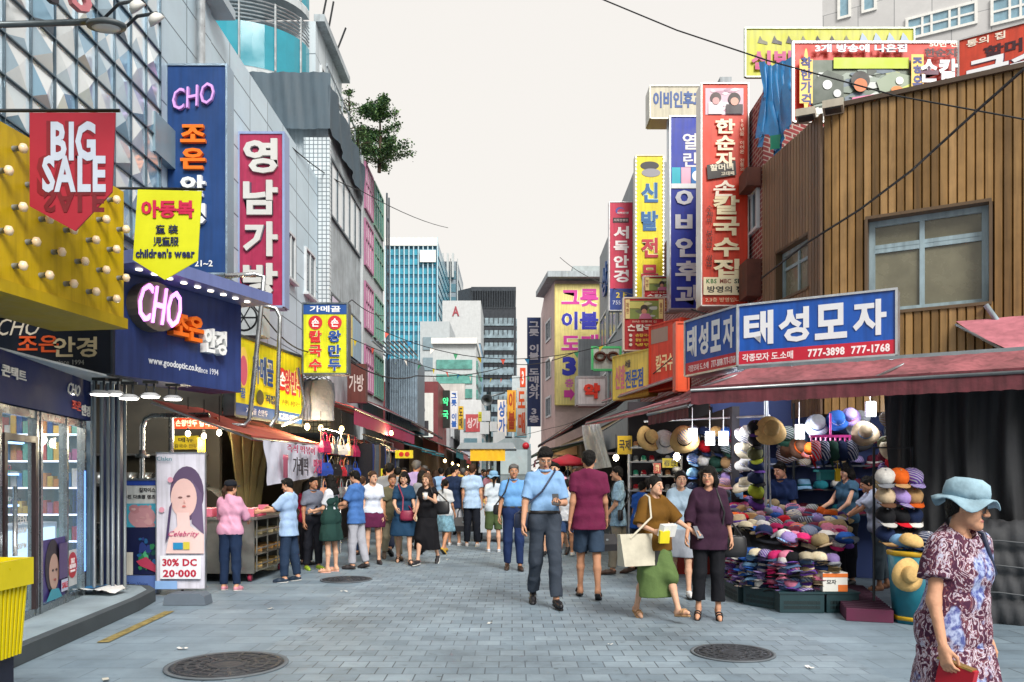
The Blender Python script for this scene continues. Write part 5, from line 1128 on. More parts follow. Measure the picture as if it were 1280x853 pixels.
def crate(p, rz, label, w=.5, h=.2, d=.36, m=CR):
    t = thing('plastic_crate', label, 'crate', p, rz, 'plastic crates under the hat pile'); mb = MB(m)
    for (x0, x1, y0, y1) in ((-w / 2, w / 2, -d / 2, -d / 2 + .02), (-w / 2, w / 2, d / 2 - .02, d / 2), (-w / 2, -w / 2 + .02, -d / 2 + .02, d / 2 - .02), (w / 2 - .02, w / 2, -d / 2 + .02, d / 2 - .02)): mb.box(x0, x1, y0, y1, 0, h)
    mb.box(-w / 2 + .02, w / 2 - .02, -d / 2 + .02, d / 2 - .02, .0, .02); mb.build('box_wall', t, world=False)
    mb = MB(mat('0d2428', rough=.5, var=.2)); n = 9
    for k in range(n):
        for z in (.04, .09): mb.box(-w / 2 + .04 + k * (w - .08) / n, -w / 2 + .08 + k * (w - .08) / n, -d / 2 - .003, -d / 2 - .0005, z, z + .035)
    mb.build('slots', t, world=False); mb = MB(m); mb.box(-w / 2 - .012, w / 2 + .012, -d / 2 - .012, d / 2 + .012, h, h + .02); mb.build('rim', t, world=False); return t
crate(C_ + Vector((.12, .1, 0)), R(-3), 'dark green crate at the front corner of the hat pile', .46); crate(C_ + Vector((.54, .1, 0)), 0, 'dark green crate beside the burgundy mat', .34)
crate((B + C_) / 2 + Vector((.12, .12, 0)), R(-56), 'dark green crate on the slanting side of the hat pile', .5); crate((A + B) / 2 + Vector((.16, 0, 0)), R(-90), 'dark green crate on the street side of the hat pile', .7)
t = thing('cardboard_box', 'printed white and orange carton wedged in the hat stacks', 'box', D + Vector((-.14, .04, .225)))
mb = MB(paint('dcdcd6')); mb.box(-.13, .13, -.1, .12, 0, .2); mb.build('carton', t, world=False)
mb = MB(paint('d8702c')); mb.box(-.132, .132, -.103, -.1005, .15, .19); mb.box(.03, .13, -.103, -.1005, .0, .07); mb.m(paint('2c2c30')); mb.text('모자', -.04, .1, .05, .1, y=-.101, d=.002); mb.build('print', t, world=False)
rr = random.Random(17); used = {}
def lab(c, k, rest): return '%s %s %s' % (c, k, rest)
# stacks of hats along the edge
edge = [A, B, C_, D]; L = [(q_ - p).length for p, q_ in zip(edge, edge[1:])]; tot = sum(L); ns = 14
for i in range(ns):
    dist = tot * (i + .5) / ns * .985; k = 0
    while k < 2 and dist > L[k]: dist -= L[k]; k += 1
    dv = (edge[k + 1] - edge[k]).normalized(); nrm = Vector((dv.y, -dv.x, 0)); p = edge[k] + dv * dist - nrm * .1
    if i == ns - 1: base, cnt = .43, 3
    else: base, cnt = .22, 8
    base_c = rr.sample(LIGHTC, 4) if i > 3 else rr.sample(['pink', 'lilac', 'white', 'sky blue', 'hot pink', 'purple', 'grey'], 4)
    for j in range(cnt):
        c1, c2 = base_c[j % 4], rr.choice(base_c); kd = 'baseball cap' if (i + j) % 4 else 'bucket hat'
        hat(kd, c1, c2, p + Vector((rr.uniform(-.015, .015), rr.uniform(-.015, .015), base + .046 * j)), math.atan2(nrm.y, nrm.x) + R(90) + rr.uniform(-.25, .25), lab(c1, kd, '%s up in the %s edge stack of the pile' % (ORD[j], ORD[i])), 'hats stacked along the edge of the pile', tilt=rr.uniform(-.1, .25), roll=rr.uniform(-.15, .15), s=.88)
# heap on the slope
n1, n2 = 12, 9
spec = {(2, 1): ('baseball cap', 'red', 'red'), (6, 2): ('baseball cap', 'hot pink', 'hot pink'), (6, 4): ('baseball cap', 'red', 'red'), (4, 4): ('bucket hat', 'dusty rose', 'brown'), (5, 3): ('baseball cap', 'purple', 'purple'), (4, 2): ('bucket hat', 'cream', 'khaki'), (7, 2): ('baseball cap', 'black', 'dark green'), (8, 1): ('baseball cap', 'pink', 'lilac'), (6, 0): ('baseball cap', 'navy', 'lilac'), (4, 0): ('baseball cap', 'cream', 'black'), (5, 1): ('sun visor', 'tan', 'tan'), (1, 5): ('bucket hat', 'dusty rose', 'tan'), (2, 6): ('bucket hat', 'cream', 'beige'), (0, 4): ('bucket hat', 'tan', 'brown'), (3, 1): ('baseball cap', 'navy', 'khaki'), (3, 2): ('bucket hat', 'tan', 'olive'), (7, 0): ('baseball cap', 'white', 'red')}
def topz(x, y): return .6 + (y - 8.6) * .17
for j in range(n2):
    for i in range(n1):
        a, b = (i + .5) / n1, (j + .4) / n2
        f0 = [A, B, C_, D]; d_ = a * tot; k = 0
        while k < 2 and d_ > L[k]: d_ -= L[k]; k += 1
        pf = f0[k] + (f0[k + 1] - f0[k]).normalized() * d_; pb = lerp(F_, E_, a); p = lerp(pf, pb, .1 + .88 * b)
        kd, c1, c2 = spec.get((i, j)) or (rr.choice(('baseball cap', 'baseball cap', 'baseball cap', 'bucket hat', 'sun visor')), rr.choice(LIGHTC + ['red', 'tan', 'olive', 'orange', 'maroon']), rr.choice(LIGHTC))
        hat(kd, c1, c2, p + Vector((rr.uniform(-.05, .05), rr.uniform(-.05, .05), topz(p.x, p.y) + .04 + .05 * rr.random() + (.05 if j == 0 else 0))), rr.uniform(-1.1, 1.1), lab(c1, kd, 'in heap row %s from the front, %s from the street' % (ORD[j], ORD[i])), 'hats heaped on the display table', tilt=R(12) + rr.uniform(-.45, .5), roll=rr.uniform(-.5, .5), s=rr.uniform(.8, .98))
# back wall with shelves
BW = Face((3.1, 12.5), (1.74, -1))
t = thing('hat_shelves', 'blue back wall of the hat shop with long dark shelves', 'shelving', BW.pt(1.6, 0))
mb = MB(mat('46588f', rough=.7, var=.2, scale=1)); BW.box(mb, 0, 3.9, 0, 2.6, -.05, 0); mb.build('back_wall', t)
for k, z in enumerate((.9, 1.24, 1.58, 1.92)):
    mb = MB(paint('3c4048')); BW.box(mb, .1, 3.8, z, z + .025, .002, .34); mb.build('shelf', t)
mb = MB(DKMETAL)
for tt in (.1, 1.3, 2.5, 3.75): BW.box(mb, tt, tt + .03, 0, 2.5, .34, .37)
mb.build('upright', t)
DARKC = ['navy', 'black', 'denim', 'blue', 'grey', 'white', 'sky blue', 'navy', 'maroon', 'lilac', 'khaki', 'teal']
for k, z in enumerate((.925, 1.265, 1.605, 1.945)):
    for i in range(15):
        c1 = rr.choice(DARKC); kd = rr.choice(('baseball cap', 'baseball cap', 'bucket hat'))
        hat(kd, c1, rr.choice(DARKC), BW.pt(.25 + .235 * i, z + .005 + .05 * rr.random(), .2), BW.rz + rr.uniform(-.5, .5), lab(c1, kd, 'on the %s back shelf, %s from the street' % (('lowest', 'second', 'third', 'top')[k], ORD[i])), 'hats on the back shelves', tilt=rr.uniform(0, .4), s=1.05)
# hanging strings of hats on the street side
def string(u, v0, v1, Y, cols, kind, where, s=1., tilt=R(38)):
    n = len(cols)
    for i, c in enumerate(cols):
        v = v0 + (v1 - v0) * (i + .5) / n; kd = kind if isinstance(kind, str) else kind[i % len(kind)]
        hat(kd, c, rr.choice(cols), P(u, v, Y), R(rr.uniform(-25, 25)), lab(c, kd, '%s in the string %s' % (ORD[i], where)), 'hats hanging on strings', tilt=tilt + rr.uniform(-.2, .2), roll=rr.uniform(-.2, .2), s=s * .84)
string(846, 560, 622, 11.6, ['navy', 'black', 'grey'], 'baseball cap', 'behind the pale straw hat')
string(866, 531, 620, 11.4, ['grey', 'sky blue', 'blue', 'sky blue', 'navy'], 'baseball cap', 'left of the first white lamp', 1.05)
string(880, 533, 622, 11.3, ['navy', 'red', 'white', 'black', 'black'], 'baseball cap', 'between the two white lamps', 1.1)
string(895, 533, 626, 11.2, ['straw', 'black', 'dark green', 'navy', 'black'], 'baseball cap', 'under the small straw hat', 1.15)
string(909, 533, 628, 11.1, ['blue', 'dark green', 'tan', 'lilac', 'grey'], 'baseball cap', 'topped by a blue hat', 1.15)
string(920, 533, 628, 11.0, ['maroon', 'beige', 'brown', 'navy', 'sky blue'], ('bucket hat', 'baseball cap'), 'topped by a maroon hat', 1.1)
string(932, 533, 590, 10.6, ['white', 'cream', 'white'], 'bucket hat', 'of white sun hats', 1.1)
string(944, 528, 640, 10.2, ['black', 'black', 'olive', 'navy', 'navy', 'lime', 'purple'], 'baseball cap', 'on the post beside the straw hat', 1.2)
string(1108, 548, 598, 9.5, ['olive', 'maroon', 'purple'], 'baseball cap', 'beside the dark curtain', 1.2)
string(1075, 520, 556, 10.4, ['grey', 'grey', 'black'], 'bucket hat', 'in front of the last lamp', 1.3)
string(1118, 514, 590, 9.3, ['khaki', 'black', 'cream', 'red'], ('bucket hat', 'baseball cap'), 'touching the dark curtain', 1.25)
string(985, 535, 575, 11.0, ['dark green', 'brown'], 'bucket hat', 'right of the big straw hat', 1.3)
for (k, c1, c2, u, v, Y, s, rest) in (('straw sun hat', 'straw', 'brown', 812, 548, 11.2, 1.25, 'with folded brim hanging by the shoe racks'), ('straw sun hat', 'white', 'grey', 832, 552, 11.2, 1.2, 'with a grey band hanging second from the shoe racks'),
        ('straw sun hat', 'straw', 'black', 856, 549, 10.9, 1.35, 'with a black band hanging in a clear bag'), ('straw sun hat', 'straw', 'straw', 964, 538, 10.0, 1.3, 'with a tan band hanging from the front post'), ('bucket hat', 'brown', 'orange', 1000, 560, 10.6, 1.2, 'hanging left of the orange hat'),
        ('bucket hat', 'orange', 'brown', 1012, 562, 10.5, 1.0, 'hanging beside the pink peg ring'), ('bucket hat', 'grey', 'navy', 1022, 530, 10.3, 1.3, 'hanging high above the pink peg ring'), ('straw sun hat', 'beige', 'sky blue', 1082, 541, 9.9, 1.1, 'with pale bands hanging above the vendor'), ('bucket hat', 'blue', 'blue', 1047, 524, 10.2, 1.2, 'hanging above the pink peg ring'), ('bucket hat', 'lilac', 'pink', 1063, 520, 10.2, 1.1, 'hanging high beside the blue hat'),
        ('bucket hat', 'white', 'beige', 1131, 563, 9.2, 1.1, 'hanging low beside the curtain edge'), ('straw sun hat', 'dusty rose', 'tan', 905, 607, 10.8, 1.1, 'on a stand at the left end of the heap'), ('straw sun hat', 'cream', 'white', 932, 607, 10.6, 1.2, 'on a stand beside the hanging post')):
    low = v > 600
    hat(k, c1, c2, P(u, v, Y), R(rr.uniform(-30, 30)), lab(c1, k, rest), 'larger hats on show', tilt=R(15 if low else 62), roll=rr.uniform(-.2, .2), s=s * .78)
# pink peg hanger with navy caps
t = thing('peg_hanger', 'bright pink peg hanger holding dark caps above the heap', 'hanger', P(1038, 545, 10.0)); mb = MB(paint('d83c98')); mb.tube([(0, 0, 0), (0, 0, .28)], .012, 6); mb.box(-.26, .26, -.02, .02, -.02, .01)
for k in range(9): mb.box(-.25 + k * .06, -.235 + k * .06, -.03, .0, -.07, -.02)
mb.build('bar', t, world=False)
for i, c in enumerate(('red', 'navy', 'dark green', 'navy', 'navy')): hat('baseball cap', c, c, P(1016 + 11 * i, 563, 10.0), R(60), lab(c, 'baseball cap', '%s from the street on the pink peg hanger' % ORD[i]), 'caps pegged on the pink hanger', tilt=R(85), s=1.15)
t = thing('plastic_basket', 'teal plastic basket hanging under the pink peg hanger', 'basket', P(1033, 600, 10.1)); mb = MB(mat('1c7c80', rough=.4, var=.2)); mb.prism([(-.1, -.07, 0), (.1, -.07, 0), (.1, .07, 0), (-.1, .07, 0)], (0, 0, .1)); mb.box(-.13, .13, -.1, .1, .1, .125); mb.build('body', t, world=False)
t = thing('yellow_bag', 'small yellow bag hanging beside the teal basket', 'bag', P(1047, 598, 10.0)); mb = MB(paint('dcb818')); mb.cbox((0, 0, .04), (.06, .04, .16)); mb.tube([(0, 0, .12), (0, 0, .3)], .006, 5); mb.build('pouch', t, world=False)
# rails, posts and lamps
t = thing('hanging_rail', 'long pale rail across the hat shop front', 'rail', P(870, 524, 11)); mb = MB(metal('c8ccd0')); mb.tube([P(805, 527, 11.5), P(900, 523, 11.2), P(962, 520, 10.4)], .018, 6); mb.build('bar', t)
t = thing('stall_post', 'slim steel posts holding the hat shop awning by the heap', 'post', G(957, 735)); mb = MB(metal('a8acb0')); q1 = G(957, 735); mb.tube([q1, (q1.x, q1.y, 2.42)], .02, 8); mb.tube([q1 + Vector((.1, .02, 0)), (q1.x + .02, q1.y, 2.42)], .014, 8); mb.build('pole', t)
for i, (u, v, Y, pw) in enumerate(((866, 552, 10.9, 6), (888, 556, 10.8, 0), (905, 556, 10.7, 6), (1000, 548, 10.4, 12), (1089, 520, 10.0, 13))): tube_lamp(P(u, v, Y), pw, 'white rectangular hat shop lamp, %s from the shoe racks' % ORD[i], 0, .1, .17, 9)
# awning over the shop
HD = Vector((1.74, -1, 0)).normalized(); fl = Vector((1.98, 8.85, 2.43)); fr_ = fl + HD * 3.6; bl = Vector((2.78, 9.52, 2.72)); brr = bl + HD * 3.5
awning('awning', 'wide dirty pink awning with stained valance over the hat heap', bl, brr, fr_, fl, .2, DIRTY, DIRTYV, sag=.1, seed=12, nu=40)
awning('awning', 'short faded maroon awning left of the wide dirty one', (2.6, 12.2, 2.75), (2.75, 9.9, 2.7), (2.05, 9.3, 2.3), (1.8, 10.6, 2.3), .18, DIRTYV, seed=13)
mb = MB(metal('8f9aa0')); HS.box(mb, -.0, 4.6, 2.72, 2.76, -.6, .02); one(mb, 'awning_rail', 'grey steel gutter rail above the wide dirty awning', 'rail', HS.pt(2, 2.72))
t = awning('awning', 'red and white striped awning corner jutting in over the dark curtain', BR.pt(1.587, 3.41, .06), BR.pt(4.5, 3.41, .06), BR.pt(5.0, 2.79, 1.3), BR.pt(2.187, 2.79, 1.3), 0, mat('b8707c', rough=.8, var=.45, scale=4), seed=14)
# dark curtain with covered goods
BLK = mat('26282c', rough=.8, var=.3, scale=2, bump=.5, bscale=6); w = wav(33); FCt = Face((4.18, 8.72), (1.74, -1))
t = thing('dark_curtain', 'charcoal curtain drawn across the closed part of the hat shop', 'curtain', FCt.pt(1.2, 0)); mb = MB(BLK)
mb.sheet(lambda a, b: FCt.pt(-.12 + 3.3 * a + .3 * (1 - a) * (b) ** 2, 2.55 - 2.45 * b, .06 * math.sin(a * 60 + 3 * w(a * 2, b)) + .05 * w(a * 8, b * 3)), 150, 14); mb.build('cloth', t)
GL = mat('3a3c40', rough=.75, var=.35, scale=3, bump=.5, bscale=8)
t = thing('covered_pile', 'waist high pile of goods under a charcoal tarpaulin by the dark curtain', 'pile', FCt.pt(1.7, 0)); mb = MB(GL); wc = wav(52)
def cov(a, b):
    tt = .62 + 2.6 * a; e = min(1, a / .06); s_ = b * 1.5
    if s_ < 1: z = .95 * s_; off = .5 + .045 * abs(math.sin(z * 13.5 + .4 * wc(a * 2, 0))) ** .6 + .03 * wc(a * 5, z * 3) - .1 * z
    else: z = .95 + .05 * math.sin((s_ - 1) * 6.28 + wc(a * 3, 0)); off = .4 - .8 * (s_ - 1)
    return FCt.pt(tt + (1 - e) * .05, z * (.9 + .1 * e) + .02 * wc(a * 6, s_), .12 + (off - .12) * math.sqrt(e))
mb.sheet(cov, 90, 60); mb.build('tarpaulin', t)
mb = MB(mat('55585c', rough=.7))
for z in (.3, .56, .8): mb.tube([FCt.pt(.7 + .25 * k, z + .012 * math.sin(k * 2), .57 - .1 * z + .02 * math.sin(k)) for k in range(11)], .008, 5)
mb.build('cord', t)
# aisle mat
t = thing('floor_mat', 'burgundy ribbed mat on the step into the hat shop', 'mat', (3.75, 8.8, 0)); MT = mat('5c2440', rough=.85, var=.25, scale=5)
mb = MB(MT); m0, m1 = G(1058, 776), G(1117, 779); d_ = Vector((.5, 1.85, 0)); mb.prism([m0, m1, m1 + d_, m0 + d_], (0, 0, .12)); mb.build('step', t)
mb = MB(mat('3c1830', rough=.9, var=.2))
for k in range(16): a_ = m0 + d_ * (.03 + .06 * k) + Vector((0, 0, .121)); b_ = m1 + d_ * (.03 + .06 * k) + Vector((0, 0, .121)); s_ = d_ * .025; mb.prism([a_, b_, b_ + s_, a_ + s_], (0, 0, .012))
mb.build('rib', t)
# bin and cap rack on the right
t = thing('hat_bin', 'teal barrel with a yellow rim full of caps', 'bin', (3.98, 7.9, 0), .3); mb = MB(mat('1a7488', rough=.5, var=.3, scale=3)); mb.lathe([(.2, .0), (.25, .7), (.24, .7), (.19, .02)], n=8); mb.build('barrel', t, world=False)
mb = MB(paint('c8a01c')); mb.lathe([(.253, .66), (.26, .7), (.245, .71), (.24, .66)], n=8)
mb.lathe([(.205, .03), (.209, .07), (.2, .07)], n=8); mb.build('rim', t, world=False)
for i, (c1, c2) in enumerate((('white', 'sky blue'), ('blue', 'white'), ('sky blue', 'blue'), ('straw', 'navy'), ('navy', 'white'))): hat('baseball cap', c1, c2, Vector((3.98 + .13 * math.cos(i * 1.3), 7.9 + .13 * math.sin(i * 1.3), .72 + .02 * i)), rr.uniform(-1, 1), lab(c1, 'baseball cap', 'in the teal barrel, %s clockwise' % ORD[i]), 'caps in the teal barrel', tilt=R(20), s=1.0)
t = thing('cap_rack', 'dark wire rack of caps standing at the curtain edge', 'rack', (4.05, 8.35, 0)); mb = MB(DKMETAL)
for x in (3.8, 4.2): mb.tube([(x, 8.4, 0), (x, 8.4, 1.75)], .014, 6)
for z in (.85, 1.05, 1.25, 1.5, 1.74): mb.tube([(3.8, 8.4, z), (4.2, 8.4, z)], .008, 5)
mb.build('wire_frame', t)
for i in range(12):
    x, z = 3.86 + .14 * (i % 3), .82 + .2 * (i // 3); c1, c2 = (('navy', 'tan'), ('black', 'hot pink'), ('black', 'hot pink'), ('black', 'white'), ('black', 'red'), ('navy', 'white'), ('beige', 'brown'), ('lilac', 'purple'), ('tan', 'orange'), ('white', 'grey'), ('orange', 'tan'), ('purple', 'lilac'))[i]
    hat('baseball cap', c1, c2, Vector((x, 8.28, z)), rr.uniform(-.4, .4), lab(c1, 'baseball cap', 'with %s peak, %s hook in wire rack row %s' % (c2, ORD[i % 3], ORD[i // 3])), 'caps hooked on the wire rack', tilt=R(35), s=1.0)
hat('straw sun hat', 'straw', 'straw', Vector((3.78, 7.62, .5)), 0, 'plain straw sun hat leaning against the teal barrel', 'larger hats on show', tilt=R(85), s=.78)
# ---------------------------------------------------------------- shoe stall and awnings farther along the right
SR = Face((1.93, 13.1), (1, -.25))
t = thing('shoe_rack', 'white shoe rack with rows of trainers beside the hat shop', 'shelving', SR.pt(.4, 0)); mb = MB(paint('d0d4d8'))
for x in (0, .82): SR.box(mb, x, x + .03, 0, 2.1, 0, .3)
mb.build('upright', t)
for k in range(6): mb = MB(paint('c8ccd0')); SR.box(mb, .03, .82, .75 + .23 * k, .77 + .23 * k, .0, .3); mb.build('shelf', t)
def shoe(p, rz, c, s, label, group):
    t = thing('trainer', label, 'shoe', p, rz, group); mb = MB(paint(c)); mb.lathe([(.035, .015), (.04, .04), (.034, .07), (.02, .085), (.001, .085)], n=10, sy=2.6, fn=lambda q_, a: q_ + Vector((0, 0, -.035 if math.sin(a) < -.3 and q_.z > .05 else 0))); mb.build('upper', t, world=False)
    mb = MB(WHITE); mb.lathe([(.037, 0), (.043, .004), (.042, .018), (.001, .018)], n=10, sy=2.6); mb.build('sole', t, world=False); t.scale = (s, s, s)
SC = [('white', 'd8d8d8'), ('black', '1c1c20'), ('red', 'b01c2c'), ('mint', '3cb490'), ('grey', '80868c'), ('tan', 'b07c50')]
for k in range(6):
    for i in range(6):
        n_, c = SC[(k * 7 + i * 5) % 6]; shoe(SR.pt(.11 + .127 * i, .772 + .23 * k, .16), SR.rz + R(12), c, 1.1, '%s trainer on the %s shelf of the white rack, %s from the street' % (n_, ORD[k], ORD[i]), 'trainers on the shoe rack')
t = thing('shop_wall', 'dark wall of the shoe stall under the pink awning', 'wall', (3, 13.6, 0)); mb = MB(mat('2c2a30', rough=.8, var=.3)); mb.box(1.95, 3.3, 13.4, 13.5, 0, 2.7); mb.box(3.0, 3.1, 10.9, 13.3, 0, 2.4); mb.build('panel', t)
p = flat('stall_sign', 'yellow handwritten price sign beside the trainers', 828, 573, 847, 585, 12.3, d=.02, color='d8c820'); p.t('세일 만원', .5, .5, .6, .8, '24241c').done()
p = flat('stall_sign', 'red price board with cream letters among the trainers', 817, 579, 826, 592, 12.2, d=.02, color='b8281c'); p.t('특가', .5, .5, .7, .6, 'e8d8a0', vert=True).done()
for i in range(9):
    c = ('red', 'orange', 'white', 'pink', 'blue', 'tan')[i % 6]; shoe(Vector((2.05 + .11 * i, 12.0, .78)), R(10), FCOL[c], 1.1, '%s trainer on the red sale table, %s from the street' % (c, ORD[i]), 'trainers on the sale table')
t = thing('sale_table', 'red covered sale table in front of the shoe rack', 'table', (2.5, 12, 0)); mb = MB(mat('a03428', rough=.8, var=.3)); mb.box(1.95, 3.05, 11.8, 12.3, .72, .78); mb.build('table_top', t); mb = MB(mat('8c2c24', rough=.9, var=.3)); mb.box(1.98, 3.02, 11.83, 12.27, 0, .718); mb.build('cloth', t)
for i, (u, v) in enumerate(((846, 571), (770, 572))): bulb_lamp(P(u, v, (11.5, 14)[i]), .4, 8, ('white bulb over the sale table', 'white bulb beside the hanging plastic sheet')[i], .05)
MAUVE = mat('b4717c', rough=.85, var=.4, scale=2, bump=.4, bscale=8)
awning('awning', 'long dusty pink awning over the shoe stall', (3.2, 17.2, 3.15), (3.3, 10.9, 2.95), (2.25, 10.0, 2.45), (1.55, 16.8, 2.6), .1, MAUVE, seed=15, sag=.08)
awning('awning', 'upper pale pink awning above the long dusty one', (3.5, 17.5, 3.55), (3.4, 12.6, 3.35), (2.5, 12.4, 3.0), (1.95, 17.3, 3.1), .04, mat('c48894', rough=.85, var=.35, scale=2), seed=16)
awning('awning', 'maroon tent awning beyond the plastic sheet', (3.4, 26, 3.7), (3.2, 19.0, 3.7), (1.45, 19.2, 2.75), (.85, 26, 2.5), .1, mat('7c3a38', rough=.85, var=.35, scale=2), seed=17)
awning('awning', 'green awning edge low beyond the maroon tent', (3.0, 33, 2.9), (3.0, 26.5, 2.9), (.95, 26.5, 2.35), (.7, 33, 2.3), .12, mat('1c7c68', rough=.8, var=.3), seed=18)
awning('awning', 'beige peaked awning under the maroon tent', (2.9, 21.5, 3.05), (2.9, 18.4, 3.05), (1.75, 18.2, 2.35), (1.3, 21.2, 2.3), .04, mat('b0a080', rough=.85, var=.3), seed=19)
t = thing('plastic_sheet', 'crumpled clear plastic sheet hanging from the long awning', 'sheet', P(745, 590, 16)); w = wav(41); mb = MB(mat('c4cad0', rough=.25, alpha=.75, var=.2, scale=5, bump=.6, bscale=9))
mb.sheet(lambda a, b: lerp(lerp(P(727, 532, 16), P(750, 530, 15.2), a), lerp(P(735, 588, 15.8), P(764, 584, 15), a), b) + Vector((.05, .1, 0)) * w(a * 6, b * 2), 24, 10); mb.build('film', t)
t = thing('market_parasol', 'red market parasol beside the plastic sheet', 'parasol', P(710, 575, 19) * 1.0); c_ = P(710, 575, 19); mb = MB(mat('c8283c', rough=.7, var=.2)); mb.lathe([(.62, -.12), (.4, .0), (.001, .14), (.001, .12), (.39, -.02), (.61, -.14)], c=c_, n=8); mb.build('canopy', t); mb = MB(STEEL); mb.tube([(c_.x, 19, 0), (c_.x, 19, c_.z + .1)], .02, 6); mb.build('pole', t)
# ---------------------------------------------------------------- people: one smooth body each, grown from a blended distance field
def surface_net(vol, org, h):
    """Naive surface nets: one vertex per mixed cell, one quad per crossed grid edge."""
    ins = vol < 0; nx, ny, nz = vol.shape
    cnt = np.zeros((nx - 1, ny - 1, nz - 1), np.int8)
    for a in (0, 1):
        for b in (0, 1):
            for c in (0, 1): cnt += ins[a:nx - 1 + a, b:ny - 1 + b, c:nz - 1 + c]
    act = (cnt > 0) & (cnt < 8); ii = np.argwhere(act); n = len(ii)
    if not n: return np.zeros((0, 3)), np.zeros((0, 4), int)
    idx = -np.ones(act.shape, int); idx[act] = np.arange(n)
    acc = np.zeros((n, 3)); k = np.zeros(n)
    X, Y, Z = ii.T
    cs = [(a, b, c) for a in (0, 1) for b in (0, 1) for c in (0, 1)]
    for p in cs:
        for ax in range(3):
            if p[ax] == 0:
                q = list(p); q[ax] = 1
                v0 = vol[X + p[0], Y + p[1], Z + p[2]]; v1 = vol[X + q[0], Y + q[1], Z + q[2]]
                m = (v0 < 0) != (v1 < 0); t = np.where(m, v0 / np.where(m, v0 - v1, 1), 0)
                pos = np.tile(np.array(p, float), (n, 1)); pos[:, ax] += t
                acc[m] += pos[m]; k[m] += 1
    V = org + (ii + acc / k[:, None]) * h
    F = []
    for ax in range(3):
        u, w = [(1, 2), (2, 0), (0, 1)][ax]
        sl0 = [slice(None)] * 3; sl1 = [slice(None)] * 3; sl0[ax] = slice(0, -1); sl1[ax] = slice(1, None)
        e = ins[tuple(sl0)] != ins[tuple(sl1)]; g = np.argwhere(e)
        g = g[(g[:, u] > 0) & (g[:, w] > 0) & (g[:, u] < vol.shape[u] - 1) & (g[:, w] < vol.shape[w] - 1)]
        if not len(g): continue
        def at(du, dw):
            c = g.copy(); c[:, u] -= du; c[:, w] -= dw; return idx[c[:, 0], c[:, 1], c[:, 2]]
        q = np.stack([at(1, 1), at(0, 1), at(0, 0), at(1, 0)], 1); flip = ~ins[g[:, 0], g[:, 1], g[:, 2]]
        q[flip] = q[flip][:, ::-1]; F.append(q)
    F = np.concatenate(F) if F else np.zeros((0, 4), int)
    return V, F[(F >= 0).all(1)]

class SDF:
    """Capsules, blended smoothly. op 'c': (a, b, ra, rb, flat) with flat = y squash; cuts are half spaces."""
    def __init__(s): s.pr, s.cut, s.sub = [], [], []
    def cap(s, a, b, ra, rb=None, flat=1., k=.03, end=None): s.pr.append((np.array(a, float), np.array(b, float), ra, ra if rb is None else rb, flat, k, end)); return s
    def mesh(s, h, fold=0., seed=0, grow=0., fz=9.):
        lo = np.min([np.minimum(p[0], p[1]) - max(p[2], p[3]) for p in s.pr], 0) - grow - .03
        hi = np.max([np.maximum(p[0], p[1]) + max(p[2], p[3]) for p in s.pr], 0) + grow + .03
        dim = np.maximum(np.ceil((hi - lo) / h).astype(int) + 1, 4); vol = np.full(dim, .2, np.float32)
        ax = [lo[i] + np.arange(dim[i]) * h for i in range(3)]
        for a, b, ra, rb, fl, k, end in s.pr:
            r = max(ra, rb) + grow + .06 + k; l = np.minimum(a, b) - r; u = np.maximum(a, b) + r
            i0 = np.maximum(((l - lo) / h).astype(int), 0); i1 = np.minimum(((u - lo) / h).astype(int) + 2, dim)
            if (i1 <= i0).any(): continue
            gx = ax[0][i0[0]:i1[0], None, None]; gy = ax[1][None, i0[1]:i1[1], None]; gz = ax[2][None, None, i0[2]:i1[2]]
            ab = b - a; q = ab.copy(); q[1] /= fl; L = max(float(q @ q), 1e-9)
            px, py, pz = gx - a[0], (gy - a[1]) / fl, gz - a[2]
            t = np.clip((px * q[0] + py * q[1] + pz * q[2]) / L, 0, 1)
            d = np.sqrt((px - t * q[0]) ** 2 + (py - t * q[1]) ** 2 + (pz - t * q[2]) ** 2) - (ra + (rb - ra) * t + grow)
            if end is not None:
                dn = (b - a) / max(np.linalg.norm(b - a), 1e-6); d = np.maximum(d, (gx - b[0]) * dn[0] + (gy - b[1]) * dn[1] + (gz - b[2]) * dn[2])
            v = vol[i0[0]:i1[0], i0[1]:i1[1], i0[2]:i1[2]]
            if k > 0:
                m = np.maximum(k - np.abs(v - d), 0) / k; v[...] = np.minimum(v, d) - m * m * k * .25
            else: v[...] = np.minimum(v, d)
        gx, gy, gz = ax[0][:, None, None], ax[1][None, :, None], ax[2][None, None, :]
        if fold:
            r_ = random.Random(seed); w = 0
            for _ in range(6):
                f = (r_.uniform(9, 26), r_.uniform(9, 26), r_.uniform(fz * .5, fz * 2.2)); w = w + np.sin(gx * f[0] + gy * f[1] * 1. + gz * f[2] * r_.choice((-1, 1)) + r_.uniform(0, 6))
            vol += fold * (np.minimum(np.abs(w) / 3, .75) - .35)
        for n, c in s.cut: vol = np.maximum(vol, gx * n[0] + gy * n[1] + gz * n[2] - c)
        for a, ra, sc_ in s.sub: vol = np.maximum(vol, ra - np.sqrt(((gx - a[0]) / sc_[0]) ** 2 + ((gy - a[1]) / sc_[1]) ** 2 + ((gz - a[2]) / sc_[2]) ** 2))
        vol[0], vol[-1], vol[:, 0], vol[:, -1], vol[:, :, 0], vol[:, :, -1] = (.1,) * 6
        return surface_net(vol, lo, h)

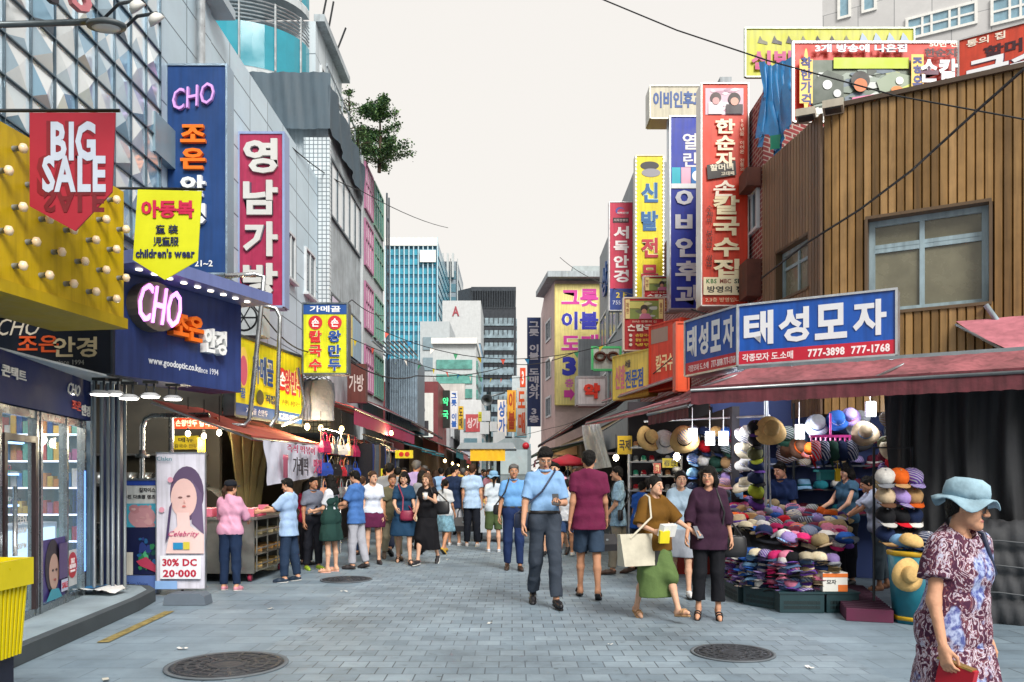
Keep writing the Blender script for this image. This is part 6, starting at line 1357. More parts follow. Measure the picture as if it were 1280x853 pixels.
def mesh_obj(name, parts, parent):
    """parts: list of (V, F, material) or (V, F, [materials], index array)"""
    me = bpy.data.meshes.new(name); V = np.concatenate([p[0] for p in parts]); off = 0; F, MI, mats = [], [], []
    for p in parts:
        F.append(p[1] + off); off += len(p[0]); ms = p[2] if isinstance(p[2], list) else [p[2]]
        for m in ms:
            if m not in mats: mats.append(m)
        lut = np.array([mats.index(m) for m in ms]); MI.append(lut[p[3]] if len(p) > 3 else np.full(len(p[1]), lut[0]))
    F = np.concatenate(F); MI = np.concatenate(MI); nf = len(F)
    me.vertices.add(len(V)); me.vertices.foreach_set('co', V.astype(np.float32).ravel())
    me.loops.add(nf * 4); me.loops.foreach_set('vertex_index', F.astype(np.int32).ravel())
    me.polygons.add(nf); me.polygons.foreach_set('loop_start', np.arange(nf, dtype=np.int32) * 4)
    for m in mats: me.materials.append(m)
    me.polygons.foreach_set('material_index', MI.astype(np.int32)); me.polygons.foreach_set('use_smooth', np.ones(nf, bool))
    me.update(calc_edges=True); me.validate()
    o = bpy.data.objects.new(name, me); COL.objects.link(o); o.parent = parent; FR[o.name] = FR.get(parent.name, Matrix.Identity(4)); return o

SKINS = [mat(c, rough=.6, var=.14, scale=18, spec=.22, bump=.15, bscale=60, key=('skin', i)) for i, c in enumerate(('c9977a', 'bd8a6c', 'd6a88c', 'b27f62'))]
EYEW = mat('c8c0b8', rough=.3, var=0)
EYE = mat('1c1412', rough=.25, var=0); LIP = mat('a45a54', rough=.4, var=.1); BROW = mat('2a201c', rough=.8, var=.1)
HAIRS = {'black': mat('0e0c0a', rough=.6, var=.3, scale=30, bump=.8, bscale=60, key='hair1', spec=.2), 'brown': mat('3c2618', rough=.6, var=.35, scale=30, bump=.6, bscale=70, key='hair2', spec=.25), 'auburn': mat('5c3c24', rough=.45, var=.35, scale=30, bump=.6, bscale=70, key='hair3'), 'grey': mat('5a5856', rough=.5, var=.35, scale=30, bump=.6, bscale=70, key='hair4')}
def rot(p, c, rx=0., rz=0.):
    p = np.array(p, float) - c
    if rx: p = np.array([p[0], p[1] * math.cos(rx) - p[2] * math.sin(rx), p[1] * math.sin(rx) + p[2] * math.cos(rx)])
    if rz: p = np.array([p[0] * math.cos(rz) - p[1] * math.sin(rz), p[0] * math.sin(rz) + p[1] * math.cos(rz), p[2]])
    return p + c
def dr(s, f, o):
    f, o = R(f), R(o); return np.array([s * math.sin(o), -math.sin(f) * math.cos(o), -math.cos(f) * math.cos(o)])
STAND = dict(legL=((2, 3), (0, 2)), legR=((-2, 3), (-3, 2)), armL=((3, 8), (12, 4)), armR=((0, 8), (14, 4)))
WALK = dict(legL=((26, 2), (14, 1)), legR=((-12, 2), (-34, 1)), armL=((-18, 7), (-4, 6)), armR=((18, 7), (34, 2)))
def person(name_label, loc, rz, H, pose=None, sex='m', skin=0, hair=('short', 'black'), top=None, bottom=None, shoes=None, lean=0., yaw=0., nod=0., detail=1., build=1., curl=.5, cat='person', group=None, seed=1, belt=None, hat_=None, glasses=False, toeout=8, apron=None):
    """top: dict(col, sleeve 0-2, hem fraction of height, loose, mat); bottom: dict(kind trousers|shorts|skirt, col, hem)"""
    t = thing('person', name_label, cat, loc, rz, group); S = H / 1.7; ps = {**STAND, **(pose or {})}; f = sex == 'f'
    h = .0115 * detail; hip = np.array([0, 0, .9 * S]); J = {}
    lx = R(lean)
    def up(p): return rot(np.array(p) * S, hip, lx)          # upper body leans about the hips (towards -y)
    sw = (.16 if not f else .138) * build ** .4
    for s, n in ((1, 'L'), (-1, 'R')):
        a0 = hip + np.array([s * .085 * S, 0, -.01 * S]); (f1, o1), (f2, o2) = ps['leg' + n]
        a1 = a0 + dr(s, f1, o1) * .43 * S; a2 = a1 + dr(s, f2, o2) * .40 * S
        J['hip' + n], J['knee' + n], J['ank' + n] = a0, a1, a2
        b0 = up((s * sw, .01, 1.378)); (f1, o1), (f2, o2) = ps['arm' + n][:2]
        b1 = b0 + dr(s, f1, o1) * .285 * S; b2 = b1 + dr(s, f2, o2) * .245 * S
        J['sh' + n], J['el' + n], J['wr' + n] = b0, b1, b2; J['fd' + n] = (b2 - b1) / np.linalg.norm(b2 - b1)
    # feet
    feet = {}
    for s, n in ((1, 'L'), (-1, 'R')):
        (_, _), (f2, _) = ps['leg' + n]; pit = R(min(max(-f2 - 6, 0), 40)) if f2 < -6 else -R(max(0, f2 - 8) * .9)
        pit = R(ps.get('pitch' + n, math.degrees(pit)))
        ya = s * R(toeout); fw = np.array([math.sin(ya), -math.cos(ya), 0]); A_ = J['ank' + n]
        def fp(fwd, dn, side=0.):
            d = fw * fwd * math.cos(pit) + np.array([0, 0, -1]) * fwd * math.sin(pit) - fw * dn * math.sin(pit) * -1 * -1 + np.array([0, 0, -1]) * dn * math.cos(pit)
            return A_ + (d + np.array([fw[1], -fw[0], 0]) * -side) * S
        feet[n] = (fp(-.035, .045), fp(.10, .058), fp(.165, .066), fp)
    low = min(min(p[2] for p in ft[:3]) for ft in feet.values()) - .018 * S
    for k in J:
        if not k.startswith('fd'): J[k] = J[k] - np.array([0, 0, low])
    hip = hip - np.array([0, 0, low]); zo = np.array([0, 0, low])
    U = lambda p: up(p) - zo; feet = {n: [p - zo for p in ft[:3]] for n, ft in feet.items()}
    b = build; hw = 1.06 if f else 1.
    torso = [(U((-.075, 0, .93)), U((.075, 0, .93)), .108 * b * hw, None, .92), (U((-.055, -.01 * (b > 1.05), 1.08)), U((.055, -.01, 1.08)), (.098 if not f else .088) * b, None, .88 if b < 1.05 else 1.),
             (U((-.085, .0, 1.25)), U((.085, 0, 1.25)), (.102 if not f else .09) * b ** .7, None, .92), (U((-sw * .7, .012, 1.362)), U((sw * .7, .012, 1.362)), .056 * b ** .5, None, 1.), (U((0, .02, 1.43)), U((-sw * .75, .014, 1.385)), .046, .04, 1.), (U((0, .02, 1.43)), U((sw * .75, .014, 1.385)), .046, .04, 1.)]
    if f: torso += [(U((-.07, -.06, 1.24)), U((-.068, -.062, 1.24)), .05, None, 1.), (U((.07, -.06, 1.24)), U((.068, -.062, 1.24)), .05, None, 1.)]
    scl = lambda r: r * S
    hc = U((0, -.025, 1.585)); nk = U((0, .018, 1.42))
    yw, nd = R(yaw), R(nod) + lx * .4
    def Hd(p): return rot(np.array(p) * S * 1.02 + hc, hc, nd, yw)
    lim = []
    ar = (.046, .038, .026) if not f else (.038, .033, .023)
    for n in 'LR':
        lim.append((J['sh' + n], J['el' + n], ar[0] * b ** .6, ar[1] * b ** .4, 1.)); lim.append((J['el' + n], J['wr' + n], ar[1] * b ** .3, ar[2], 1.))
        lim.append((J['hip' + n], J['knee' + n], .082 * b ** .6 * (hw if f else 1), .05, 1.)); lim.append((J['knee' + n], J['knee' + n] * .62 + J['ank' + n] * .38 + np.array([0, .012 * S, 0]), .05, .049, 1.)); lim.append((J['knee' + n] * .62 + J['ank' + n] * .38 + np.array([0, .012 * S, 0]), J['ank' + n], .049, .031, 1.))
    D = SDF()
    for a, c, ra, rb, fl in torso: D.cap(a, c, scl(ra), scl(rb if rb else ra), fl, .045 * S)
    for a, c, ra, rb, fl in lim: D.cap(a, c, scl(ra), scl(rb), fl, .025 * S)
    D.cap(nk, hc + (nk - hc) * .35, scl(.052 if not f else .044), scl(.048 if not f else .042), 1., .03 * S)
    for n in 'LR':
        p = feet[n]; D.cap(p[0], p[1], scl(.031), scl(.033), 1., .03 * S); D.cap(p[1], p[2], scl(.033), scl(.024), 1., .02 * S); D.cap(J['ank' + n], p[0], scl(.03), scl(.03), 1., .03 * S)
    D.cut.append((np.array([0, 0, -1.]), 0.)); sk = SKINS[skin % 4]
    if bottom or top:      # skin hidden well inside opaque cloth is left out of the body mesh bounds only, never cut
        pass
    V, F_ = D.mesh(h); parts = [(V, F_, sk)]
    # head, finer grid
    if hc is not None:
        E = SDF(); kk = .02 * S; hh = .006 * max(detail, .75)
        cap = lambda a, c, ra, rb=None, fl=1., k=kk: E.cap(Hd(a), Hd(c), ra * S, (rb if rb is not None else ra) * S, fl, k)
        cap((0, .012, .03), (0, .0, .025), .083, .08); cap((0, -.02, -.01), (0, -.045, -.075), .062, .034); cap((-.03, -.02, -.05), (.03, -.02, -.05), .042, .042)
        cap((0, -.088, .01), (0, -.106, -.026), .007, .0125, 1., .012); cap((-.012, -.092, -.03), (.012, -.092, -.03), .008, .008, 1., .008)
        cap((-.034, -.068, .022), (.034, -.068, .022), .014, .014, 1., .015); cap((-.016, -.08, -.06), (.016, -.08, -.06), .008, .008, 1., .008); cap((0, -.066, -.088), (0, -.07, -.09), .02, .02, 1., .02)
        for s in (-1, 1): cap((s * .078, .01, .005), (s * .082, .016, -.022), .017, .01, .6, .008); cap((s * .04, -.055, -.02), (s * .042, -.05, -.03), .022, .022, 1., .02)
        cap((0, .02, -.06), (0, .03, -.12), .046 if f else .052, .046 if f else .053)
        E.sub += [(Hd((s * .033, -.098, .002)), 1., (.017 * S, .02 * S, .011 * S)) for s in (-1, 1)]
        V, F_ = E.mesh(hh); c = V[F_].mean(1)
        # back to head space for eyes, brows and lips
        q = c - hc; q = np.stack([q[:, 0] * math.cos(-yw) - q[:, 1] * math.sin(-yw), q[:, 0] * math.sin(-yw) + q[:, 1] * math.cos(-yw), q[:, 2]], 1)
        q = np.stack([q[:, 0], q[:, 1] * math.cos(-nd) - q[:, 2] * math.sin(-nd), q[:, 1] * math.sin(-nd) + q[:, 2] * math.cos(-nd)], 1) / (S * 1.02)
        mi = np.zeros(len(c), int); ax_ = np.abs(q[:, 0]); fr_ = q[:, 1] < -.045
        if detail >= 1.3: mi[fr_ & (((ax_ - .033) / .0165) ** 2 + ((q[:, 2] - .002) / .0075) ** 2 < 1)] = 1
        mi[fr_ & (np.abs(ax_ - .034) < .02) & (np.abs(q[:, 2] - .024 + .1 * np.abs(ax_ - .03)) < .0045)] = 2
        mi[fr_ & ((q[:, 0] / .024) ** 2 + ((q[:, 2] + .06) / .0085) ** 2 < 1)] = 3
        parts.append((V, F_, [sk, EYE, BROW, LIP], mi))
        if detail < 1.3:
            for s in (-1, 1):
                E = SDF(); E.cap(Hd((s * .0215, -.0755, .0015)), Hd((s * .044, -.0725, .0025)), .0085 * S, .0075 * S, 1., .0); V, F_ = E.mesh(.0028); c = V[F_].mean(1)
                ir = np.linalg.norm(c - Hd((s * .0325, -.084, .002)), axis=1) < .0078 * S; lid = (c @ (Hd((0, 0, 1)) - Hd((0, 0, 0)))) > (Hd((0, -.08, .0062)) @ (Hd((0, 0, 1)) - Hd((0, 0, 0))))
                parts.append((V, F_, [EYEW, EYE, BROW], np.where(lid, 2, np.where(ir, 1, 0))))
    # hands with five fingers
    hh = .0045 if detail < .8 else (.006 if detail < 1.3 else .010)
    for s, n in ((1, 'L'), (-1, 'R')):
        d = J['fd' + n]; cu = ps.get('curl' + n, curl); pn = np.array(ps.get('palm' + n, (-s, .0, .0)), float); pn = pn - d * (pn @ d); pn /= np.linalg.norm(pn); sd = np.cross(d, pn)
        if sd[1] > 0: sd = -sd          # thumb side looks forward
        w0 = J['wr' + n]; E = SDF(); z = S * (.95 if f else 1.03)
        pt = lambda a, c, e: w0 + (d * a + sd * c + pn * e) * z
        E.cap(pt(-.03, 0, 0), pt(.0, 0, 0), .026 * z * (.88 if f else 1), .024 * z, 1., .02)
        for c_ in (-.026, -.009, .009, .026): E.cap(pt(.005, c_ * .7, 0), pt(.082, c_, 0), .0155 * z, .0125 * z, 1., .014)
        for c_, L_ in ((.029, .066), (.0095, .078), (-.0095, .072), (-.028, .055)):
            a1, a2 = cu * 1.0, cu * 2.3; k0 = (.082, c_, 0.)
            k1 = (k0[0] + L_ * .48 * math.cos(a1), c_ * 1.08, L_ * .48 * math.sin(a1)); k2 = (k1[0] + L_ * .52 * math.cos(a2), c_ * 1.1, k1[2] + L_ * .52 * math.sin(a2))
            E.cap(pt(*k0), pt(*k1), .0096 * z, .0088 * z, 1., .004); E.cap(pt(*k1), pt(*k2), .0088 * z, .0068 * z, 1., .003)
        E.cap(pt(.02, .03, .004), pt(.06, .054, .018 + .012 * cu), .0125 * z, .0105 * z, 1., .008); E.cap(pt(.06, .054, .018 + .012 * cu), pt(.094, .05 - .012 * cu, .026 + .03 * cu), .0105 * z, .008 * z, 1., .003)
        V, F_ = E.mesh(hh); parts.append((V, F_, sk)); J['hand' + n] = pt(.07, 0, .02)
    mesh_obj('body', parts, t)
    # clothes ----------------------------------------------------------------
    def clothmat(c): return c if not isinstance(c, str) else mat(FCOL.get(c, c), rough=.85, var=.2, scale=7, bump=.42, bscale=13, spec=.15)
    fo = .016 if detail < 1.3 else .008
    if bottom:
        B = SDF(); k = bottom['kind']; lo_ = bottom.get('loose', .014)
        if k in ('trousers', 'shorts'):
            hemf = bottom.get('hem', .98 if k == 'trousers' else .45)   # fraction of the leg, 0 hip .5 knee 1 ankle
            for n in 'LR':
                a0, a1, a2 = J['hip' + n], J['knee' + n], J['ank' + n]; rA = .088 * b ** .6 * (hw if f else 1); wd = bottom.get('wide', .075)
                if hemf <= .5: e_ = a0 + (a1 - a0) * hemf * 2; B.cap(a0, e_, scl(rA), scl(wd + .012), 1., .02 * S, 1)
                else: B.cap(a0, a1, scl(rA), scl(wd), 1., .02 * S); B.cap(a1, a1 + (a2 - a1) * (hemf - .5) * 2, scl(wd), scl(bottom.get('cuff', .054)), 1., .02 * S, 1)
            for a, c, ra, rb, fl in torso[:2]: B.cap(a, c, scl(ra), scl(ra), fl, .06 * S)
        else:
            hz = bottom.get('hem', .28) * H; c0 = U((0, 0, .93)); z0 = c0[2]; fl_ = bottom.get('flare', .17); n_ = 5
            kn = (J['kneeL'] + J['kneeR']) / 2; an = (J['ankL'] + J['ankR']) / 2
            for i in range(n_):
                z = z0 + (hz - z0) * i / (n_ - 1); sp = kn if z > kn[2] else kn + (an - kn) * min(1, (kn[2] - z) / max(kn[2] - an[2], .05)); w_ = (z0 - z) / max(z0 - kn[2], .1); y_ = sp[1] * min(w_, 1)
                r_ = scl(.115 * b * hw + (fl_ - .115) * i / (n_ - 1)); e_ = scl(.05 + .02 * i / n_); B.cap((-e_, y_, z), (e_, y_, z), r_, r_, .85, .1 * S)
            dy = abs(J['kneeL'][1] - J['kneeR'][1])
            if dy > .1:
                for n in 'LR': a1 = J['knee' + n]; a2 = J['ank' + n]; zz = max(hz + .02, min(a1[2], hz + .2)); tt = (a1[2] - zz) / max(a1[2] - a2[2], .05); tt = max(0, min(1, tt)); q_ = a1 + (a2 - a1) * tt; B.cap(U((0, 0, .9)) * .5 + q_ * .5, q_, scl(.1), scl(.085), 1., .09 * S)
            B.cut.append((np.array([0, 0, -1.]), -hz))
        if top and not top.get('tuck') and not bottom.get('dress'): B.cut.append((np.array([0, 0, 1.]), max(top.get('hem', .5) * H + .03, hz + .1 if k == 'skirt' else 0)))
        elif not bottom.get('dress'): B.cut.append((np.array([0, 0, 1.]), hip[2] + .115 * S))
        V, F_ = B.mesh(h, fo * bottom.get('fold', 1.), seed, scl(lo_), bottom.get('fz', 7)); mesh_obj({'trousers': 'trousers', 'shorts': 'shorts', 'skirt': 'skirt'}[k], [(V, F_, clothmat(bottom['col']))], t)
    if top:
        B = SDF(); lo_ = top.get('loose', .016 if top.get('tuck') else .026); sl_ = top.get('sleeve', .62); hem = top.get('hem', .5) * H
        if top.get('tuck'): hem = hip[2] + .108 * S
        for i, (a, c, ra, rb, fl) in enumerate(torso): B.cap(a, c, scl(ra), scl(rb if rb else ra), fl, .045 * S)
        for n in 'LR':
            a0, a1, a2 = J['sh' + n], J['el' + n], J['wr' + n]; rr_ = .052 * b ** .6 if not f else .046 * b ** .5
            if sl_ > 0:
                if sl_ <= 1: B.cap(a0, a0 + (a1 - a0) * sl_, scl(rr_), scl(rr_ + top.get('cuff', .004)), 1., .014 * S, 1)
                else: B.cap(a0, a1, scl(rr_), scl(rr_ - .006), 1., .014 * S); B.cap(a1, a1 + (a2 - a1) * (sl_ - 1), scl(rr_ - .006), scl(.034), 1., .02 * S, 1)
        if hem < .5 * H and not top.get('tuck'): 
            z_ = max(hem, .3 * H); B.cap((-.06 * S, hip[1], z_), (.06 * S, hip[1], z_), scl(top.get('flare', .112 * b)), None, .9, .08 * S); B.cap((-.06 * S, hip[1], .46 * H), (.06 * S, hip[1], .46 * H), scl(.112 * b * hw), None, .9, .08 * S)
        B.cut.append((np.array([0, 0, -1.]), -hem)); B.sub.append((nk + (hc - nk) * .1 + np.array([0, -.02 * S, .035 * S]), 1., (.072 * S, .085 * S, .075 * S * top.get('neck', 1.))))
        V, F_ = B.mesh(h, fo * top.get('fold', 1.), seed + 5, scl(lo_), 9); mesh_obj(top.get('name', 'shirt'), [(V, F_, clothmat(top['col']))], t)
        if top.get('collar'):
            Q = SDF(); c0 = nk + (hc - nk) * .22
            for i in range(12):
                a = 2 * math.pi * i / 12; Q.cap(c0 + np.array([.06 * math.cos(a), .062 * math.sin(a) - .006, .008 * math.sin(a)]) * S, c0 + np.array([.06 * math.cos(a + .52), .062 * math.sin(a + .52) - .006, .008 * math.sin(a + .52)]) * S, .013 * S, None, 1., .01)
            V, F_ = Q.mesh(max(.007, h * .7)); mesh_obj('collar', [(V, F_, clothmat(top['col']))], t)
    if apron:
        B = SDF()
        for a, c, ra, rb, fl in torso[:3]: B.cap(a, c, scl(ra), None, fl, .07 * S)
        z_ = apron[1] * H; B.cap((-.07 * S, hip[1], z_), (.07 * S, hip[1], z_), scl(.165), None, .8, .1 * S); B.cap((-.07 * S, 0, hip[2]), (.07 * S, 0, hip[2]), scl(.135), None, .9, .1 * S)
        for s in (-1, 1): B.cap(U((s * .075, -.06, 1.3)), U((s * .075, .0, 1.44)), .024 * S, None, 1., .02); B.cap(U((s * .075, .07, 1.25)), U((s * .075, .0, 1.44)), .024 * S, None, 1., .02)
        B.cut += [(np.array([0, 0, -1.]), -z_)]; V, F_ = B.mesh(h, .012, seed + 3, scl(.03)); mesh_obj('pinafore', [(V, F_, clothmat(apron[0]))], t)
    if belt:
        B = SDF(); z_ = hip[2] + .1 * S; B.cap((-.062 * S, U((0, 0, .99))[1], z_), (.062 * S, U((0, 0, .99))[1], z_), scl(.112 * b), None, .9, 0.); B.cut += [(np.array([0, 0, 1.]), z_ + .018 * S), (np.array([0, 0, -1.]), -z_ + .018 * S)]
        V, F_ = B.mesh(h * .8, 0, 0, scl(.014)); mesh_obj('belt', [(V, F_, paint('1c1a1c'))], t)
    # hair -------------------------------------------------------------------
    if hair:
        st, hcname = hair; E = SDF(); cap = lambda a, c, ra, rb=None, fl=1., k=.02: E.cap(Hd(a), Hd(c), ra * S, (rb if rb is not None else ra) * S, fl, k * S)
        cap((0, .014, .034), (0, .004, .03), .0935, .0905)
        if st in ('short', 'cap'): pn_, pc_ = (.596, .803), -.004
        else: pn_, pc_ = (.75, .66), -.022
        def Hn(y, z): return Hd((0, y, z)) - Hd((0, 0, 0))
        nv = Hn(pn_[0], pn_[1]); nv = nv / np.linalg.norm(nv); c0 = float(nv @ Hd((0, pn_[0] * pc_, pn_[1] * pc_)))
        if st == 'short': cap((-.06, -.045, .075), (.06, -.05, .078), .026, .026); cap((0, .045, -.02), (0, .05, -.06), .06, .045)
        E.cut.append((-nv, -c0 + (.03 * S if st == 'bob' else 0)))
        V, F_ = E.mesh(.008 * max(detail, .8), .006, seed, .0, 30); hp = [(V, F_, HAIRS[hcname])]
        E = SDF()
        if st in ('long', 'wavy', 'bob'):
            L_ = {'long': -.24, 'wavy': -.3, 'bob': -.12}[st]
            for a in [R(-20) + R(220) * i / 10 for i in range(11)]:
                x, y = math.cos(a), math.sin(a); w_ = .012 * math.sin(i_ * 2.3) if (i_ := int(a * 9)) else 0
                cap((.074 * x, .01 + .07 * y, .035), (.088 * x + w_, .018 + .078 * y, L_ * .5), .03, .03); cap((.088 * x + w_, .018 + .078 * y, L_ * .5), (.085 * x - w_, .03 + .085 * y, L_), .03, .018)
            if st == 'wavy': cap((-.05, .09, -.1), (-.16, .16, -.22), .045, .02); cap((.05, .09, -.1), (.1, .17, -.27), .045, .02)
        if st == 'pony': cap((0, .1, .03), (0, .15, -.04), .03, .034); cap((0, .15, -.04), (0, .13, -.19), .034, .012)
        if st == 'bun': cap((0, .1, .05), (0, .125, .06), .042, .036)
        if E.pr: V, F_ = E.mesh(.009 * max(detail, .8), .008, seed + 9, 0, 25); hp.append((V, F_, HAIRS[hcname]))
        mesh_obj('hair', hp, t)
    # shoes ------------------------------------------------------------------
    if shoes:
        k, c = shoes
        for n in 'LR':
            p0, p1, p2 = feet[n]; B = SDF(); fwd = (p2 - p0) / np.linalg.norm(p2 - p0)
            if k in ('shoe', 'sneaker'):
                B.cap(p0, p1, scl(.038), scl(.04), 1., .03); B.cap(p1, p2 + fwd * .012 * S, scl(.04), scl(.03), 1., .02); B.cap(J['ank' + n] + np.array([0, 0, -.012 * S]), p0 + fwd * .03 * S, scl(.036), scl(.036), 1., .02)
                dn = np.cross(fwd, np.array([1, 0, 0])); dn = dn / np.linalg.norm(dn); dn = dn if dn[2] < 0 else -dn
                B.cut.append((dn, float(dn @ (p1 + dn * .034 * S)))); V, F_ = B.mesh(.008 * max(detail, .9)); o = mesh_obj('shoe', [(V, F_, paint(c))], t)
                B = SDF(); o1 = dn * .03 * S; B.cap(p0 + o1, p1 + o1, scl(.04), scl(.043), 1., .02); B.cap(p1 + o1, p2 + o1 + fwd * .012 * S, scl(.043), scl(.032), 1., .02)
                B.cut += [(dn, float(dn @ (p1 + dn * .044 * S))), (-dn, float(-dn @ (p1 + dn * .028 * S)))]; V, F_ = B.mesh(.008 * max(detail, .9)); mesh_obj('sole', [(V, F_, paint('d8d8d4' if k == 'sneaker' else '141416'))], o)
            else:
                dn = np.cross(fwd, np.array([1, 0, 0])); dn = dn / np.linalg.norm(dn); dn = dn if dn[2] < 0 else -dn; o1 = dn * .028 * S
                B.cap(p0 + o1, p1 + o1, scl(.036), scl(.041), 1., .02); B.cap(p1 + o1, p2 + o1, scl(.041), scl(.032), 1., .02); B.cut += [(dn, float(dn @ (p1 + dn * .05 * S))), (-dn, float(-dn @ (p1 + dn * .026 * S)))]
                parts = [B.mesh(.008 * max(detail, .9)) + (paint(c),)]; B = SDF(); sd = np.cross(fwd, dn); sd /= np.linalg.norm(sd)
                for q_ in ((p1 * .75 + p2 * .25), (p1 * .8 + p0 * .2)):
                    arc = [q_ + (sd * .04 * math.cos(a) - dn * .042 * math.sin(a)) * S for a in [math.pi * i / 6 for i in range(7)]]
                    for a_, b_ in zip(arc, arc[1:]): B.cap(a_, b_, .009 * S, None, 1., .004)
                parts.append(B.mesh(.007 * max(detail, .9)) + (paint(c),)); mesh_obj('sandal', parts, t)
    if hat_:
        hm = clothmat(hat_[1]); mb = MB(hm); M = Matrix.Translation(Vector(Hd((0, .008, .045)))) @ Matrix.Rotation(yw, 4, 'Z') @ Matrix.Rotation(nd + R(hat_[2] if len(hat_) > 2 else 0), 4, 'X')
        s_ = S * 1.02; mb.T = M
        if hat_[0] == 'bucket':
            w = wav(seed); mb.lathe([(.106 * s_, 0), (.105 * s_, .04 * s_), (.096 * s_, .08 * s_), (.06 * s_, .104 * s_), (.001, .108 * s_)], n=28, sy=1.12); ho = mb.build('hat', t, world=False)
            mb = MB(hm); mb.T = M; mb.lathe([(.1 * s_, .01 * s_), (.128 * s_, -.004 * s_), (.155 * s_, -.022 * s_), (.153 * s_, -.027 * s_), (.126 * s_, -.01 * s_), (.098 * s_, 0)], n=40, sy=1.1, fn=lambda p, a: p + Vector((0, 0, (p.xy.length - .1 * s_) * (.35 * math.sin(3 * a + 1) + .3 * math.sin(5 * a))))); mb.build('brim', ho, world=False)
        else:
            mb.lathe([(.099 * s_, 0), (.1 * s_, .03 * s_), (.09 * s_, .065 * s_), (.055 * s_, .09 * s_), (.001, .096 * s_)], n=22, sy=1.1); ho = mb.build('cap', t, world=False)
            mb = MB(hm); mb.T = M; mb.sheet(lambda a, b_: Vector(((2 * a - 1) * .09, -.06 - math.sqrt(max(0, 1 - (2 * a - 1) ** 2)) * (.05 + .07 * b_), .005 - .03 * (2 * a - 1) ** 2)) * s_, 8, 3); mb.build('brim', ho, world=False)
    if glasses:
        mb = MB(paint('2a2a2e' if glasses is True else glasses))
        for s in (-1, 1):
            mb.tube([Hd((s * .034 + .024 * math.cos(a), -.094, .0 + .018 * math.sin(a))) for a in [math.pi * i / 6 for i in range(13)]], .0022 * S, 5, False)
            mb.tube([Hd((s * .058, -.092, .004)), Hd((s * .082, -.02, .008)), Hd((s * .08, .015, .0))], .002 * S, 5)
        mb.tube([Hd((-.01, -.094, .003)), Hd((0, -.098, .006)), Hd((.01, -.094, .003))], .0022 * S, 5); mb.build('glasses', t, world=False)
    t['_j'] = 0
    del t['_j']
    t.scale = (.92, .94, 1); FR[t.name] = FR[t.name] @ Matrix.Diagonal((.92, .94, 1, 1)); Mx = FR[t.name]; J['head'] = hc; J['U'] = U; J['W'] = lambda p: Mx @ Vector(p); t_j[t.name] = J
    return t
t_j = {}
def strap_bag(p, col, side, where, label, size=1., strap_from=None):
    """A bag on a strap over the shoulder; where = offset in the person's frame at the hip."""
    J = t_j[p.name]; s = side; S_ = J['U']((0, 0, 1.7))[2] / 1.7; b0 = Vector(where); t = thing('shoulder_bag', label, 'bag', J['W'](b0), p.rotation_euler.z); m = mat(BAGC.get(col, col), rough=.5, var=.2, scale=8)
    mb = MB(m); w, hh, d = .14 * size, .2 * size, .05 * size
    if size > 1.3:
        q0 = [(-w * 1.1, -d, 0), (w * 1.1, -d, 0), (w * 1.1, d, 0), (-w * 1.1, d, 0)]; q1 = [(-w * 1.25, -d * .4, hh * 1.15), (w * 1.25, -d * .4, hh * 1.15), (w * 1.25, d * .4, hh * 1.15), (-w * 1.25, d * .4, hh * 1.15)]
        mb.add(q0 + q1, [(3, 2, 1, 0), (4, 5, 6, 7), (0, 1, 5, 4), (1, 2, 6, 5), (2, 3, 7, 6), (3, 0, 4, 7)]); m2 = MB(BLACK); m2.prism([(w * .75, -d * 1.03, .0), (w * 1.13, -d * 1.03, 0), (w * 1.28, -d * .43, hh * 1.15), (w * .85, -d * .43, hh * 1.15)], (0, -.004, 0)); m2.build('side_stripe', t, world=False)
    else: mb.lathe([(.001, 0), (w * .9, .01), (w * 1.02, hh * .3), (w * .95, hh * .9), (w * .8, hh), (.001, hh)], n=16, sy=d / w)
    mb.build('pouch', t, world=False)
    mb = MB(m); o = Vector(J['U']((strap_from if strap_from is not None else s * .1, .0, 1.46))) - b0; top_ = Vector((0, 0, hh))
    fro = [Vector((-.09 * size, -.03, hh)), (Vector((0, -.17 * S_, 0)) + o * .5 + top_ * .5), o + Vector((0, -.045, -.01)), o + Vector((0, .02, .012)), o + Vector((0, .075, -.02)), (Vector((0, .17 * S_, 0)) + o * .5 + top_ * .5), Vector((.09 * size, .03, hh))]
    mb.tube(fro, .011, 6); mb.build('strap', t, world=False); return t
def phone(p, side, label, col='202228'):
    J = t_j[p.name]; n = side; c = J['hand' + n]; t = thing('phone', label, 'phone', J['W'](c), p.rotation_euler.z); mb = MB(paint(col)); mb.cbox((0, -.012, .03), (.07, .01, .14), rx=R(-35)); mb.build('case', t, world=False)
    mb = MB(mat('30405a', rough=.1)); mb.cbox((0, -.004, .034), (.062, .002, .125), rx=R(-35)); mb.build('screen', t, world=False); return t
# ---------------------------------------------------------------- the people of the photo
def at(u, vf, vh, dz=0.):
    p = G(u, vf); return p, (vf - vh) * p.y / F
def who(u, vf, vh, rz, label, sex='m', **k):
    p, H = at(u, vf, vh); return person(label, p, R(rz), max(H, 1.36) * k.pop('hs', 1.), sex=sex, seed=int(u), detail=k.pop('detail', .9 if p.y < 10.5 else 1.1), **k)
LB = '86add8'
WK = dict(legL=((24, 2), (10, 1)), legR=((-12, 2), (-36, 1)), armL=((-16, 7), (-2, 6)), armR=((16, 7), (32, 2)))
WK2 = dict(legR=((24, 2), (10, 1)), legL=((-12, 2), (-36, 1)), armR=((-16, 7), (-2, 6)), armL=((16, 7), (32, 2)))
